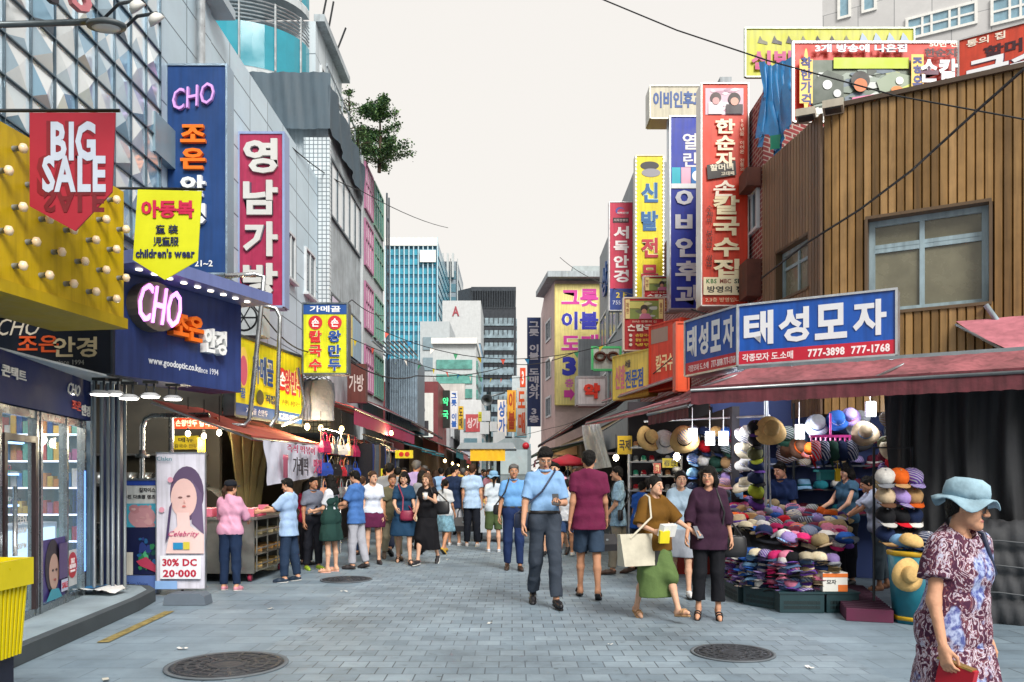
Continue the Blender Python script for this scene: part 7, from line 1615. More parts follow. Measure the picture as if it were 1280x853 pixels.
# man reading his phone
mm = who(681, 758, 563, 6, 'man in light blue shirt and dark grey trousers reading his phone while walking', skin=0, yaw=.0, nod=28, pose=dict(legL=((20, 2), (6, 1)), legR=((-8, 2), (-30, 1)), armL=((6, 14), (88, -28)), armR=((10, 16), (20, 8)), curlL=.9, palmL=(0, 0, 1)),
    top=dict(col=LB, sleeve=.85, tuck=True, collar=True), bottom=dict(kind='trousers', col='3c4450', wide=.068, cuff=.058), shoes=('shoe', '14141a'), belt=True, detail=.75, build=1.0)
phone(mm, 'L', 'dark phone held up by the man in light blue shirt')
strap_bag(mm, '26304a', 1, (-.23, .06, .86), 'navy sling bag worn across the phone reading man', .9, .09)
pm = who(736, 748, 567, 176, 'man in burgundy t-shirt and navy shorts walking away down the street', skin=1, pose=dict(legL=((16, 2), (4, 1)), legR=((-6, 2), (-26, 1)), armL=((-6, 9), (4, 8)), armR=((10, 9), (30, 6))), top=dict(col='6a2444', sleeve=.62, hem=.475), bottom=dict(kind='shorts', col='36465a', hem=.44, wide=.074), shoes=('sandal', '1c1a1e'), detail=.8, build=1.02)
t = bag('black', t_j[pm.name]['W'](t_j[pm.name]['handR']) + Vector((.0, 0, -.32)), 1.0, .4, 'black bag carried by the man in the burgundy t-shirt')
gs = who(818, 774, 598, 24, 'woman in brown t-shirt and long green skirt striding past with a tote bag', 'f', hair=('bun', 'black'), skin=2, yaw=20, pose=dict(legL=((30, 2), (22, 1)), legR=((-14, 2), (-22, 1)), armL=((28, 30), (52, 34)), armR=((12, 22), (72, -20)), curlR=.8, curlL=.7), top=dict(col='6a4a1c', sleeve=.98, hem=.49, loose=.034, cuff=.012), bottom=dict(kind='skirt', col='5c7244', hem=.165, flare=.15), shoes=('sandal', 'a8845c'), detail=.75, build=1.12)
phone(gs, 'L', 'grey phone held out by the woman in the green skirt', '70747c')
t = strap_bag(gs, 'c4beac', -1, (-.25, -.08, .56), 'white tote bag with a black side on the striding woman', 1.35, -.13)
mb = MB(WHITE); J = t_j[gs.name]; c = J['handR']; t = thing('paper_bundle', 'yellow and white paper bundle held by the woman in brown', 'paper', J['W'](c), gs.rotation_euler.z); mb.cbox((.06, -.03, .03), (.2, .06, .12), .3, .3); mb.m(paint('e0d020')); mb.cbox((.0, -.06, -.03), (.1, .04, .12), -.2, .2); mb.build('sheet', t, world=False)
# print on her shirt
mb = MB(paint('d84068')); U_ = J['U']
gb = who(851, 745, 590, -10, 'woman in pale blue blouse and grey knee skirt behind the striding woman', 'f', hair=('bun', 'black'), skin=2, yaw=10, pose=WK, top=dict(col='a8c0d4', sleeve=.7, hem=.52, loose=.03), bottom=dict(kind='skirt', col='9096a0', hem=.32, flare=.15), shoes=('shoe', 'dcdcdc'))
bp = who(886, 774, 592, -12, 'woman in dark plum top and black cropped trousers beside the hat heap', 'f', hair=('bob', 'black'), skin=0, yaw=-16, pose=dict(legL=((4, 3), (0, 1)), legR=((6, 4), (-4, 2)), armL=((0, 16), (6, 12)), armR=((10, 18), (24, 10)), pitchL=22, pitchR=18), top=dict(col='3a2436', sleeve=1.35, hem=.48, loose=.035), bottom=dict(kind='trousers', col='1c1d22', hem=.9, wide=.072, cuff=.07), shoes=('sandal', '1c1618'), detail=.75, build=1.12)
strap_bag(bp, 'black', 1, (.24, .04, .62), 'black shoulder bag of the woman in the plum top', 1.1)
pt = who(642, 713, 583, 4, 'older man in bright blue shirt and navy trousers facing the street', skin=1, hair=('short', 'grey'), pose=dict(legL=((8, 2), (2, 1)), legR=((-4, 2), (-12, 1)), armL=((4, 10), (14, 4)), armR=((2, 12), (10, 8))), top=dict(col='6ea4dc', sleeve=.75, tuck=True, collar=True), bottom=dict(kind='trousers', col='24345c', wide=.07), shoes=('shoe', '3a281e'), belt=True, build=1.08)
strap_bag(pt, 'black', -1, (-.22, .05, .85), 'black bag hanging from the older man in bright blue', .8)
bb = who(773, 718, 586, -100, 'man in patterned pale blue shirt and beige trousers shopping on the right', skin=0, pose=dict(legL=((10, 2), (4, 1)), legR=((-8, 2), (-20, 1)), armL=((10, 8), (40, 4)), armR=((4, 8), (20, 4))), top=dict(col=mat('9cc0d8', rough=.85, var=.5, scale=26, key='patt1'), sleeve=.8, hem=.46), bottom=dict(kind='trousers', col='8c8474'), shoes=('shoe', '4a3428'))
strap_bag(bb, 'black', 1, (.22, .04, .8), 'small black bag of the man in the patterned shirt', .8)
# far shoppers on the right side
who(708, 697, 600, 170, 'man in white top and navy shorts half hidden behind the burgundy man', skin=1, pose=WK2, top=dict(col='d0d4dc', sleeve=.6, hem=.47), bottom=dict(kind='shorts', col='3a5078', hem=.42), shoes=('sneaker', 'd8d8d8'))
who(800, 712, 606, 150, 'person in royal blue top browsing the red sale table', 'f', hair=('short', 'black'), skin=1, lean=10, top=dict(col='2858b0', sleeve=.7, hem=.47), bottom=dict(kind='trousers', col='2a2c34'), shoes=('shoe', '2a2a2a'))
# couple on the left of centre
wd = who(505, 705, 594, 10, 'woman in teal navy dress with a red bag walking beside the black dress', 'f', hs=1.03, hair=('bob', 'black'), skin=2, yaw=-14, nod=14, pose=dict(**{**WK, 'armL': ((20, 10), (70, 2)), 'armR': ((18, 12), (64, -10))}), top=dict(col='22405c', sleeve=.75, hem=.5), bottom=dict(kind='skirt', col='22405c', hem=.31, flare=.19), shoes=('sandal', '2a2222'))
strap_bag(wd, '8c2444', 1, (.05, -.2, .72), 'dark red crossbody bag on the woman in the teal dress', .85, -.1)
bw = who(534, 706, 596, -14, 'woman in long black dress with windblown auburn hair and a drink', 'f', hs=1.03, hair=('wavy', 'auburn'), skin=2, yaw=-10, nod=8, pose=dict(**{**WK2, 'armL': ((40, 20), (110, -18)), 'armR': ((10, 10), (40, 0))}, curlL=.8), top=dict(col='1a1a1e', sleeve=.4, hem=.5), bottom=dict(kind='skirt', col='1a1a1e', hem=.17, flare=.19), shoes=('sneaker', '2a2a30'))
strap_bag(bw, 'black', 1, (.22, .1, .82), 'black quilted bag behind the woman with auburn hair', 1.1)
J = t_j[bw.name]; t = thing('paper_cup', 'white paper cup held up by the woman with auburn hair', 'cup', J['W'](J['handL'])); mb = MB(WHITE); mb.lathe([(.03, -.04), (.042, .06), (.001, .06)], n=12); mb.build('cup', t, world=False); mb = MB(paint('b0b0b4')); mb.lathe([(.044, .06), (.044, .07), (.001, .075)], n=12); mb.build('lid', t, world=False)
ol = who(490, 700, 594, 20, 'person in olive shirt carrying a grey bag behind the queue', skin=3, hair=('short', 'brown'), pose=WK, top=dict(col='5c5a48', sleeve=.8, hem=.46), bottom=dict(kind='trousers', col='b0a890'), shoes=('shoe', '6a5c50'))
who(556, 692, 600, 160, 'woman in pale top and striped skirt carrying a pale bag', 'f', hair=('pony', 'black'), skin=1, pose=WK, top=dict(col='c8ccd0', sleeve=.7, hem=.5), bottom=dict(kind='skirt', col=mat('78a4b8', rough=.9, var=.6, scale=18, key='patt2'), hem=.3, flare=.16), shoes=('shoe', 'c8a03c'))
nt_ = who(568, 682, 583, 170, 'man in navy t-shirt and grey shorts at the street cart', skin=0, yaw=-50, top=dict(col='22304c', sleeve=.65, hem=.47), bottom=dict(kind='shorts', col='b0b4bc', hem=.45), shoes=('sneaker', 'dcdcdc'))
bt = who(590, 683, 582, 178, 'man in pale blue raglan shirt and black trousers seen from behind', skin=0, hair=('short', 'brown'), top=dict(col='a8c4e4', sleeve=.6, hem=.47), bottom=dict(kind='trousers', col='1e222c'), shoes=('sneaker', 'e0e0e0'))
t = bag('black', t_j[bt.name]['W'](t_j[bt.name]['handL']) + Vector((0, 0, -.5)), 1.5, 0, 'large black bag carried by the man in the raglan shirt')
who(617, 690, 592, 185, 'woman in pale blue sun hat and white shirt beside the cart', 'f', hair=('pony', 'black'), skin=2, top=dict(col='c8d4e0', sleeve=.7, hem=.5), bottom=dict(kind='shorts', col='4c5c3c', hem=.5), shoes=('sneaker', 'd0d8e4'), hat_=('bucket', '7ea8cc'))
# the queue at the cart on the left
pk = who(288, 738, 606, 178, 'woman in pink shirt and navy trousers at the snack cart', 'f', hair=('pony', 'brown'), skin=0, yaw=-30, pose=dict(armL=((30, 14), (64, 2)), armR=((34, 14), (70, -8))), top=dict(col='d8a0bc', sleeve=1.3, hem=.52, loose=.035), bottom=dict(kind='trousers', col='20304c', cuff=.046), shoes=('sneaker', 'd890a0'), hat_=('cap', '20242c'), build=1.06)
mb = MB(); J = t_j[pk.name]
ms = who(361, 727, 600, -100, 'man in pale blue shirt and dark jeans reaching over the snack cart', skin=0, nod=12, pose=dict(armL=((44, 12), (84, 4)), armR=((48, 14), (86, 0)), legL=((3, 4), (0, 3)), legR=((-6, 4), (-8, 3))), top=dict(col='a0bce0', sleeve=.85, hem=.45, collar=True), bottom=dict(kind='trousers', col='283850', cuff=.054), shoes=('sneaker', '28384a'), build=1.05)
J = t_j[ms.name]; t = thing('pink_leaflet', 'pink leaflet in the hand of the man at the cart', 'leaflet', J['W'](J['handR'])); mb = MB(paint('e88098')); mb.cbox((-.06, 0, .02), (.14, .006, .1), .5, .3); mb.build('sheet', t, world=False)
who(391, 712, 598, 40, 'man in grey polo and black trousers in the queue by the hanging bags', skin=3, hair=('short', 'black'), yaw=20, top=dict(col='6a7080', sleeve=.75, tuck=True, collar=True), bottom=dict(kind='trousers', col='1c1e26'), shoes=('sneaker', '9ab838'), belt=True)
dg = who(414, 715, 598, -105, 'woman in dark green pinafore over a white tee holding a phone', 'f', hair=('long', 'black'), skin=2, nod=12, hs=1.02, pose=dict(armL=((20, 6), (78, -6)), armR=((20, 6), (78, -6))), top=dict(col='d4d8e0', sleeve=.75, hem=.55), bottom=dict(kind='skirt', col='24403c', hem=.33, flare=.19, dress=True), apron=('24403c', .33), shoes=('sandal', 'e0b0a0'))
phone(dg, 'R', 'dark phone of the woman in the green pinafore')
who(445, 711, 591, -110, 'man in blue shirt and pale grey trousers waiting in the queue', skin=0, nod=10, pose=dict(armL=((26, 14), (78, -8)), armR=((24, 14), (76, -8)), legR=((-6, 4), (-14, 2))), top=dict(col='4a74b4', sleeve=.8, hem=.47, collar=True), bottom=dict(kind='trousers', col='a8aab4'), shoes=('shoe', '3a3638'), build=1.04)
who(466, 705, 593, 15, 'woman in white tee and burgundy skirt last in the queue', 'f', hair=('bun', 'brown'), skin=2, yaw=30, hs=1.02, top=dict(col='d0d8e8', sleeve=.6, hem=.55), bottom=dict(kind='skirt', col='5c2444', hem=.4, flare=.14), shoes=('shoe', '2a2428'))
who(383, 706, 603, 150, 'person in crimson top hidden between the queue and the bags', 'f', hair=('long', 'black'), skin=1, top=dict(col='a82448', sleeve=.9, hem=.5), bottom=dict(kind='trousers', col='22222a'), shoes=('shoe', '2a2a2a'))
who(452, 694, 597, 170, 'person in black shirt behind the man in the blue shirt', 'm', hair=('short', 'brown'), skin=1, top=dict(col='22242c', sleeve=.9, hem=.48), bottom=dict(kind='trousers', col='2c3c5c'), shoes=('shoe', '2a2a2a'))
# hat sellers and customer
person('seller in navy polo standing behind the hat heap', Vector((3.72, 11.0, 0)), R(-40), 1.62, skin=0, hair=('short', 'black'), yaw=-30, nod=12, lean=6, top=dict(col='1c2c50', sleeve=.8, hem=.48, collar=True), bottom=dict(kind='trousers', col='2a2c34'), shoes=('shoe', '1c1c1c'), detail=.95, seed=51)
person('seller in teal vest with black hair working at the back shelves', Vector((4.5, 10.75, 0)), R(-70), 1.6, sex='f', skin=2, hair=('bob', 'black'), nod=16, pose=dict(armL=((30, 6), (60, 0)), armR=((34, 6), (66, 0))), top=dict(col='3c5c74', sleeve=.3, hem=.5), bottom=dict(kind='trousers', col='22242c'), shoes=('shoe', '1c1c1c'), detail=1., seed=52)
cu = who(1098, 737, 596, -95, 'woman in pale grey tee and grey trousers choosing hats in the aisle', 'f', hair=('bun', 'black'), skin=1, nod=14, lean=14, pose=dict(armL=((50, 4), (62, 0)), armR=((44, 6), (56, 0)), legL=((4, 3), (0, 2)), legR=((-10, 3), (-14, 2))), top=dict(col='b8c0d4', sleeve=.75, hem=.5, loose=.035), bottom=dict(kind='trousers', col='5c6a74', hem=.92, cuff=.056), shoes=('sandal', '6a4c44'), detail=.9, build=1.05)
# woman in the floral dress, closest to the camera
m = bpy.data.materials.new('floral_cloth'); m.use_nodes = True; n, l = m.node_tree.nodes, m.node_tree.links; b = n['Principled BSDF']; b.inputs['Roughness'].default_value = .8; b.inputs['Specular IOR Level'].default_value = .2
tc = n.new('ShaderNodeTexCoord'); ns = n.new('ShaderNodeTexNoise'); ns.inputs['Scale'].default_value = 9; ns.inputs['Detail'].default_value = 2; l.new(tc.outputs['Object'], ns.inputs['Vector'])
mp = n.new('ShaderNodeMapping'); mp.inputs['Rotation'].default_value = (.3, .9, .5); mp.inputs['Scale'].default_value = (1, 1, .45); l.new(tc.outputs['Object'], mp.inputs[0])
mxv = n.new('ShaderNodeMix'); mxv.data_type = 'VECTOR'; mxv.inputs[0].default_value = .16; l.new(mp.outputs[0], mxv.inputs[4]); l.new(ns.outputs['Color'], mxv.inputs[5])
vo = n.new('ShaderNodeTexNoise'); vo.inputs['Scale'].default_value = 30; vo.inputs['Detail'].default_value = 3; vo.inputs['Distortion'].default_value = 2.5; l.new(mxv.outputs[1], vo.inputs['Vector'])
cr = n.new('ShaderNodeValToRGB'); cr.color_ramp.interpolation = 'CONSTANT'; e = cr.color_ramp.elements; e[0].position = 0; e[0].color = (*lin('44243a'), 1); e[1].position = .44; e[1].color = (*lin('5c3446'), 1)
for p_, c_ in ((.5, '7c4c50'), (.535, 'c0b8c4'), (.6, '74344c'), (.64, 'b0b0c4')): q_ = e.new(p_); q_.color = (*lin(c_), 1)
l.new(vo.outputs[0], cr.inputs[0])
v2 = n.new('ShaderNodeTexVoronoi'); v2.inputs['Scale'].default_value = 8.5; l.new(mxv.outputs[1], v2.inputs['Vector'])
c2 = n.new('ShaderNodeMapRange'); c2.inputs[1].default_value = .38; c2.inputs[2].default_value = .3; c2.inputs[3].default_value = 0; c2.inputs[4].default_value = .85; l.new(v2.outputs['Distance'], c2.inputs[0])
n3 = n.new('ShaderNodeTexNoise'); n3.inputs['Scale'].default_value = 45; l.new(tc.outputs['Object'], n3.inputs['Vector']); r3 = n.new('ShaderNodeValToRGB'); r3.color_ramp.elements[0].color = (*lin('4c5c9c'), 1); r3.color_ramp.elements[1].color = (*lin('a8b8dc'), 1); r3.color_ramp.elements[0].position = .4; r3.color_ramp.elements[1].position = .6; l.new(n3.outputs[0], r3.inputs[0])
mx3 = n.new('ShaderNodeMix'); mx3.data_type = 'RGBA'; l.new(c2.outputs[0], mx3.inputs[0]); l.new(cr.outputs[0], mx3.inputs[6]); l.new(r3.outputs[0], mx3.inputs[7]); l.new(mx3.outputs[2], b.inputs['Base Color'])
FLOR = m
HATB = mat('98b8c8', rough=.85, var=.35, scale=9, bump=.25, bscale=30)
fw = person('older woman in a burgundy floral dress, pale blue sun hat and glasses', Vector((1.885, 3.42, 0)), R(24), 1.37, dict(legL=((18, 2), (8, 1)), legR=((-10, 2), (-26, 1)), armL=((-6, 12), (10, 6)), armR=((4, 15), (22, 10)), curlR=.55, curlL=.45), 'f', 0, ('short', 'black'), top=dict(col=FLOR, sleeve=.62, hem=.5, loose=.028, cuff=.014), bottom=dict(kind='skirt', col=FLOR, hem=.16, flare=.19), shoes=('shoe', '3a2a2a'), lean=5, yaw=30, nod=4, detail=.55, build=1.24, glasses='2c2624', hat_=('bucket', HATB, 2), seed=77)
J = t_j[fw.name]; t = thing('red_purse', 'red purse in the hand of the woman in the floral dress', 'purse', J['W'](J['handR']), .3); mb = MB(mat('b01428', rough=.4, var=.15)); mb.cbox((.03, -.01, -.06), (.035, .14, .1), .3, .2); mb.build('purse_body', t, world=False); mb = MB(metal('c8a860')); mb.cbox((.03, -.01, -.008), (.04, .142, .008), .3, .2); mb.build('zip', t, world=False)
strap_bag(fw, '26304c', 1, (.2, .13, .66), 'navy shoulder bag worn on the back of the floral dress', .9, .1)
# ---------------------------------------------------------------- the crowd farther down, each one a person
TPL = []
CT, CB, CS = mat('808080', key='crowd_top'), mat('707070', key='crowd_bottom'), paint('404042')
for i, (sx_, hr, ps, tp, bt_) in enumerate((('m', ('short', 'black'), WK, dict(sleeve=.7, hem=.47), dict(kind='trousers')), ('f', ('long', 'black'), WK2, dict(sleeve=.6, hem=.5), dict(kind='skirt', hem=.32, flare=.16)), ('m', ('short', 'black'), WK2, dict(sleeve=.65, hem=.47), dict(kind='shorts', hem=.45)), ('f', ('bob', 'brown'), WK, dict(sleeve=.7, hem=.49), dict(kind='trousers')), ('f', ('pony', 'black'), None, dict(sleeve=.5, hem=.5), dict(kind='shorts', hem=.36)), ('m', ('short', 'grey'), None, dict(sleeve=.8, hem=.47), dict(kind='trousers')))):
    TPL.append((sx_, hr, person('crowd walker template', (0, 0, 0), 0, 1.7 if sx_ == 'm' else 1.6, ps, sx_, i, hr, {**tp, 'col': CT}, {**bt_, 'col': CB}, ('shoe', '404042'), detail=2.4, seed=i)))
KID = {t.name: [(o, [(c, None) for c in o.children]) for o in t.children] for _, _, t in TPL}
TC = {'white': 'd4d6d8', 'sky blue': '8cb4dc', 'navy': '24304c', 'black': '1e1f24', 'grey': '84888e', 'red': 'b02c34', 'pink': 'd898ac', 'teal': '2c7c88', 'cream': 'd0c4a8', 'blue': '3c64b0', 'lilac': '9c8cc0', 'mustard': 'c09838', 'green': '4c7c54'}
rr = random.Random(23); names = list(TC); used = {}; k = 0
rows = [(15.0, 7, 2.1), (16.6, 7, 2.4), (18.2, 8, 2.3), (19.8, 9, 2.25), (21.5, 10, 2.2), (23.5, 10, 2.1), (25.7, 10, 2.0), (28.5, 10, 1.9), (32, 10, 1.9), (37, 10, 1.8), (43, 10, 1.8), (50, 10, 1.8), (58, 9, 1.8)]
for ri, (Y, n_, half) in enumerate(rows):
    for i in range(n_):
        x = -half - .6 + (2 * half + .2) * (i + .5) / n_ + rr.uniform(-.14, .14); 
        if ri < 5 and (-1.4 < x < .75): continue        # the street cart and its queue stand here
        a, c = rr.choice(names), rr.choice(('navy', 'black', 'grey', 'cream', 'blue', 'black')); ti = k % 6; sx_, hr, tp = TPL[ti]; away = rr.random() < .5
        lb = '%s walker, %s top, %s bottoms, %s crowd row, %s from its left' % (hr[0] + '-haired', a, c, ORD[ri], ORD[i])
        src = KID[tp.name]; first = k < 6
        t = tp if first else bpy.data.objects.new('person', None)
        if not first: COL.objects.link(t)
        tag(t, lb, 'person', 'people in the crowd farther down the street'); t.location = (x, Y + rr.uniform(-.6, .6), 0); t.rotation_euler = (0, 0, (math.pi if away else 0) + rr.uniform(-.5, .5)); s_ = rr.uniform(.96, 1.05); t.scale = (s_, s_, s_)
        mt, mc = mat(TC[a], rough=.85, var=.15, key=('crowd', a)), mat(TC[c], rough=.85, var=.15, key=('crowd', c))
        for o, kids in src:
            q = o if first else o.copy()
            if not first: COL.objects.link(q); q.parent = t
            for si in range(len(q.material_slots)):
                mm_ = o.data.materials[si]
                if mm_ in (CT, CB): q.material_slots[si].link = 'OBJECT'; q.material_slots[si].material = mt if mm_ is CT else mc
            for c_, _ in kids:
                if not first: w = c_.copy(); COL.objects.link(w); w.parent = q
        k += 1
# ---------------------------------------------------------------- street furniture, far stalls, cables, plants
Y = 18.0
t = thing('food_cart', 'street food cart with grey roof and yellow cloth in mid street', 'cart', ((612 - CX) / F * Y, Y, 0)); x0, x1 = (578 - CX) / F * Y, (640 - CX) / F * Y
mb = MB(paint('b4bcc4')); mb.box(x0 + .25, x1 + .1, Y - .3, Y + .7, .22, .8); mb.build('body', t)
mb = MB(paint('8f989e')); mb.box(x0 + .2, x1 + .15, Y - .35, Y + .75, .802, .86); mb.build('counter_top', t)
mb = MB(paint('79838a')); zr_ = Zat(559, Y); mb.prism([(x0 - .1, Y - .5, zr_ - .06), (x1 + .1, Y - .5, zr_ - .06), (x1 + .02, Y - .42, zr_ + .08), (x0, Y - .42, zr_ + .08)], (0, 1.4, 0)); mb.build('roof', t)
mb = MB(mat('e0b01c', rough=.8, var=.2, bump=.3, bscale=10)); w = wav(6); mb.sheet(lambda a, b: Vector((x0 + .2 + (x1 - x0 - .35) * a, Y - .46 + .02 * w(a * 4, b), zr_ - .062 - .26 * b)), 20, 4); mb.build('cloth', t)
mb = MB(BLACK); mb.tube([(x1 - .3, Y - .3, .0), (x1 - .3, Y - .3, zr_ - .07)], .045, 8); mb.tube([(x0 + .3, Y + .6, .8), (x0 + .3, Y + .6, zr_ - .07)], .03, 6); mb.build('post', t)
for (a, b) in ((x0 + .4, Y - .2), (x1 - .05, Y - .2), (x0 + .4, Y + .6), (x1 - .05, Y + .6)):
    mb = MB(BLACK); mb.lathe([(.11, -.03), (.11, .03)], c=(a, b, .11), n=16, M=Matrix.Rotation(R(90), 4, 'Y')); mb.m(STEEL); mb.box(a - .02, a + .02, b - .02, b + .02, .1, .222); mb.build('wheel', t)
for i in range(5):
    mb = MB(paint(('c8642c', 'd8b04c', 'b03c28', 'dcd8cc', '8c5a34')[i])); mb.cbox((x0 + .38 + i * .17, Y - .1, .91), (.13, .2, .1)); one(mb, 'food_tray', '%s food tray on the street cart counter' % ('orange', 'golden', 'red', 'white', 'brown')[i], 'tray', (x0 + .38 + i * .17, Y - .1, .862), 'trays on the food cart')
Y = 21.0; x0, x1 = (617 - CX) / F * Y, (664 - CX) / F * Y; zt = Zat(548, Y)
t = thing('delivery_van', 'pale grey van with a rounded roof and red badge behind the cart', 'van', ((x0 + x1) / 2, Y, 0)); VAN = paint('8c9ca4', rough=.3)
mb = MB(VAN); pr = [(x0, .35), (x1, .35), (x1, zt - .35), (x1 - .08, zt - .12), (x1 - .3, zt), (x0 + .3, zt), (x0 + .08, zt - .12), (x0, zt - .35)]; mb.prism([(x, Y, z) for x, z in pr], (0, 3.2, 0)); mb.build('body', t)
mb = MB(mat('b8ccd4', rough=.1, var=.2, spec=.9)); mb.box(x0 + .1, x1 - .1, Y - .02, Y - .003, zt - .95, zt - .3); mb.build('window', t)
mb = MB(paint('c82838')); mb.lathe([(.09, 0), (.09, .02)], c=(x1 - .14, Y - .004, zt - .2), n=16, M=Matrix.Rotation(R(90), 4, 'X')); mb.build('badge', t)
for x in (x0 + .12, x1 - .12):
    mb = MB(glow('d83020', .4)); mb.box(x - .05, x + .05, Y - .02, Y - .002, .75, .95); mb.build('tail_light', t)
    for yy in (Y + .6, Y + 2.6): mb = MB(BLACK); mb.lathe([(.3, -.09), (.3, .09)], c=(x, yy, .3), n=18, M=Matrix.Rotation(R(90), 4, 'Y')); mb.build('wheel', t)
mb = MB(DKMETAL); mb.box(x0 + .02, x1 - .02, Y - .08, Y - .001, .38, .52); mb.build('bumper', t)
# pole with boxes
Y = 27.0; c = (611 - CX) / F * Y; t = thing('utility_pole', 'utility pole with loudspeaker and grey switch boxes in mid street', 'pole', (c, Y, 0)); mb = MB(metal('8a9296')); mb.tube([(c, Y, 0), (c, Y, Zat(490, Y))], [.11, .08], 10); mb.tube([(c, Y, Zat(496, Y)), (c + .55, Y, Zat(491, Y))], .03, 6); mb.build('mast', t)
mb = MB(paint('c4cace'))
for (u, v, w_, h) in ((608, 521, .28, .34), (606, 536, .3, .4), (624, 551, .4, .55), (617, 534, .24, .32)): x = (u - CX) / F * Y; z = Zat(v, Y); m_ = MB(paint('c4cace')); m_.box(x - w_ / 2, x + w_ / 2, Y - .32, Y - .12, z - h / 2, z + h / 2); m_.build('switch_box', t)
mb = MB(paint('5c6468')); mb.lathe([(.06, 0), (.2, .3), (.19, .3), (.05, 0)], c=(c - .05, Y - .1, Zat(500, Y)), n=12, M=Matrix.Rotation(R(100), 4, 'X')); mb.build('loudspeaker', t)
# far stalls and awnings on both sides
AW = [('teal', '1c7c8c'), ('maroon', '7a3438'), ('green', '2c7c5c'), ('pink', 'c07c88'), ('blue', '3c64a0'), ('cream', 'c8bc9c'), ('red', 'b03434'), ('grey', '8a9298')]
rr = random.Random(4)
for sgn, side in ((-1, 'left'), (1, 'right')):
    for i in range(8):
        y0 = (30 if sgn < 0 else 33) + i * 5.6; n_, c = AW[(i * 3 + (sgn > 0) * 2) % 8]; xb, xf = sgn * (3.6 + (sgn < 0) * .2), sgn * (1.75 + .12 * (i % 3)) - (.35 if sgn < 0 else .25)
        a = (xb, y0 + 4.6, 3.2); b = (xb, y0, 3.2); c_, d = (xf, y0, 2.5 + .1 * (i % 2)), (xf, y0 + 4.6, 2.5 + .1 * (i % 2))
        awning('awning', '%s awning over the far stalls, %s from the cart on the %s side' % (n_, ORD[i], ('optician', 'hat shop')[sgn > 0]), *( (b, a, d, c_) if sgn < 0 else (a, b, c_, d)), .3, mat(c, rough=.8, var=.3, scale=2), seed=30 + i, group='awnings over the far stalls', nu=10)
        t = thing('market_stall', 'far stall heaped with goods under awning %s on the %s side' % (ORD[i], ('optician', 'hat shop')[sgn > 0]), 'stall', (sgn * 3, y0 + 2.3, 0), 0, 'far market stalls')
        mb = MB(mat('5c5048', rough=.9, var=.4)); x_ = sorted((sgn * 2.5 - .3, sgn * 3.4 - .3)); mb.box(x_[0], x_[1], y0 + .3, y0 + 4.3, 0, .75); mb.build('counter', t)
        for q in range(10):
            mb = MB(paint(rr.choice(list(FCOL.values())))); mb.cbox((x_[0] + .2 + .4 * (q % 2), y0 + .6 + .38 * q, .9 + .06 * (q % 3)), (.36, .3, .3 + .12 * (q % 3)), q); mb.build('goods', t)
        mb = MB(mat('3a3230', rough=.9, var=.4)); x_ = sorted((sgn * 3.55 - .3, sgn * 3.75 - .3)); mb.box(x_[0], x_[1], y0, y0 + 5.55, 0, 3.15); mb.build('back_wall', t)
        bulb_lamp(Vector((xf + sgn * .5, y0 + 1, 2.1)), .35, 12 if i < 4 else 0, 'warm bulb under far awning %s on the %s side' % (ORD[i], ('optician', 'hat shop')[sgn > 0]), .06, 'ffd890', 6)
# shop houses closing the sides of the far street
for i, (x0, x1, y0, y1, z1, c, lb) in enumerate(((-9, -4.1, 52.5, 64, 6.5, 'a8acb0', 'grey low shop house beyond the billboard'), (4.0, 10, 48.2, 62, 8.5, 'b8a8a0', 'pale brick shop house beyond the gabled building'), (3.8, 10, 62.2, 80, 7.2, 'c4c8c8', 'white shop house at the far right of the street'), (-9, -3.8, 64.2, 84, 9, 'c0bcb8', 'cream shop house at the far left of the street'))):
    t = thing('shop_house', lb, 'building', ((x0 + x1) / 2, y0, 0)); block(t, [(x0, y0), (x1, y0), (x1, y1), (x0, y1)], 0, z1, mat(c, rough=.8, var=.25, scale=1, streak=.2)); sg = x0 < 0; fc = Face((x1, 0), (0, 1)) if sg else Face((x0, 0), (0, -1))
    for k in range(4):
        a = y0 + 1 + k * (y1 - y0 - 2) / 4; b = a + 1.7; q = (a, b) if sg else (-b, -a)
        for zz in (3.8, 5.4) if z1 > 6.6 else (4.2,): window(t, fc, q[0], q[1], zz, zz + 1.1, bars=(.5,), fw=.09)
# bunting across the street
rr = random.Random(9)
for li, (a, b, n_, sag) in enumerate(((P(432, 420, 22), P(665, 470, 34), 15, .5), (P(470, 410, 26), P(800, 416, 24), 11, .9))):
    t = thing('bunting', 'string of small coloured flags across the street, %s from the camera' % ORD[li], 'bunting', lerp(a, b, .5)); f_ = lambda s: lerp(a, b, s) + Vector((0, 0, -sag * 4 * s * (1 - s)))
    mb = MB(BLACK); mb.tube([f_(i / 20) for i in range(21)], .012, 4); mb.build('cord', t)
    for i in range(n_):
        p = f_((i + .5) / n_); q = f_((i + .75) / n_) - p; q.normalize(); mb = MB(paint(('e0c828', 'd85c4c', '2c88b8', 'e8e4dc', '4ca878')[(i + li) % 5])); r_ = rr.uniform(-.08, .08); s_ = .16
        mb.prism([p - q * s_ * .5, p + q * s_ * .5, p + Vector((r_, r_, -s_ * 1.15))], Vector((0, .006, 0))); mb.build('flag', t)
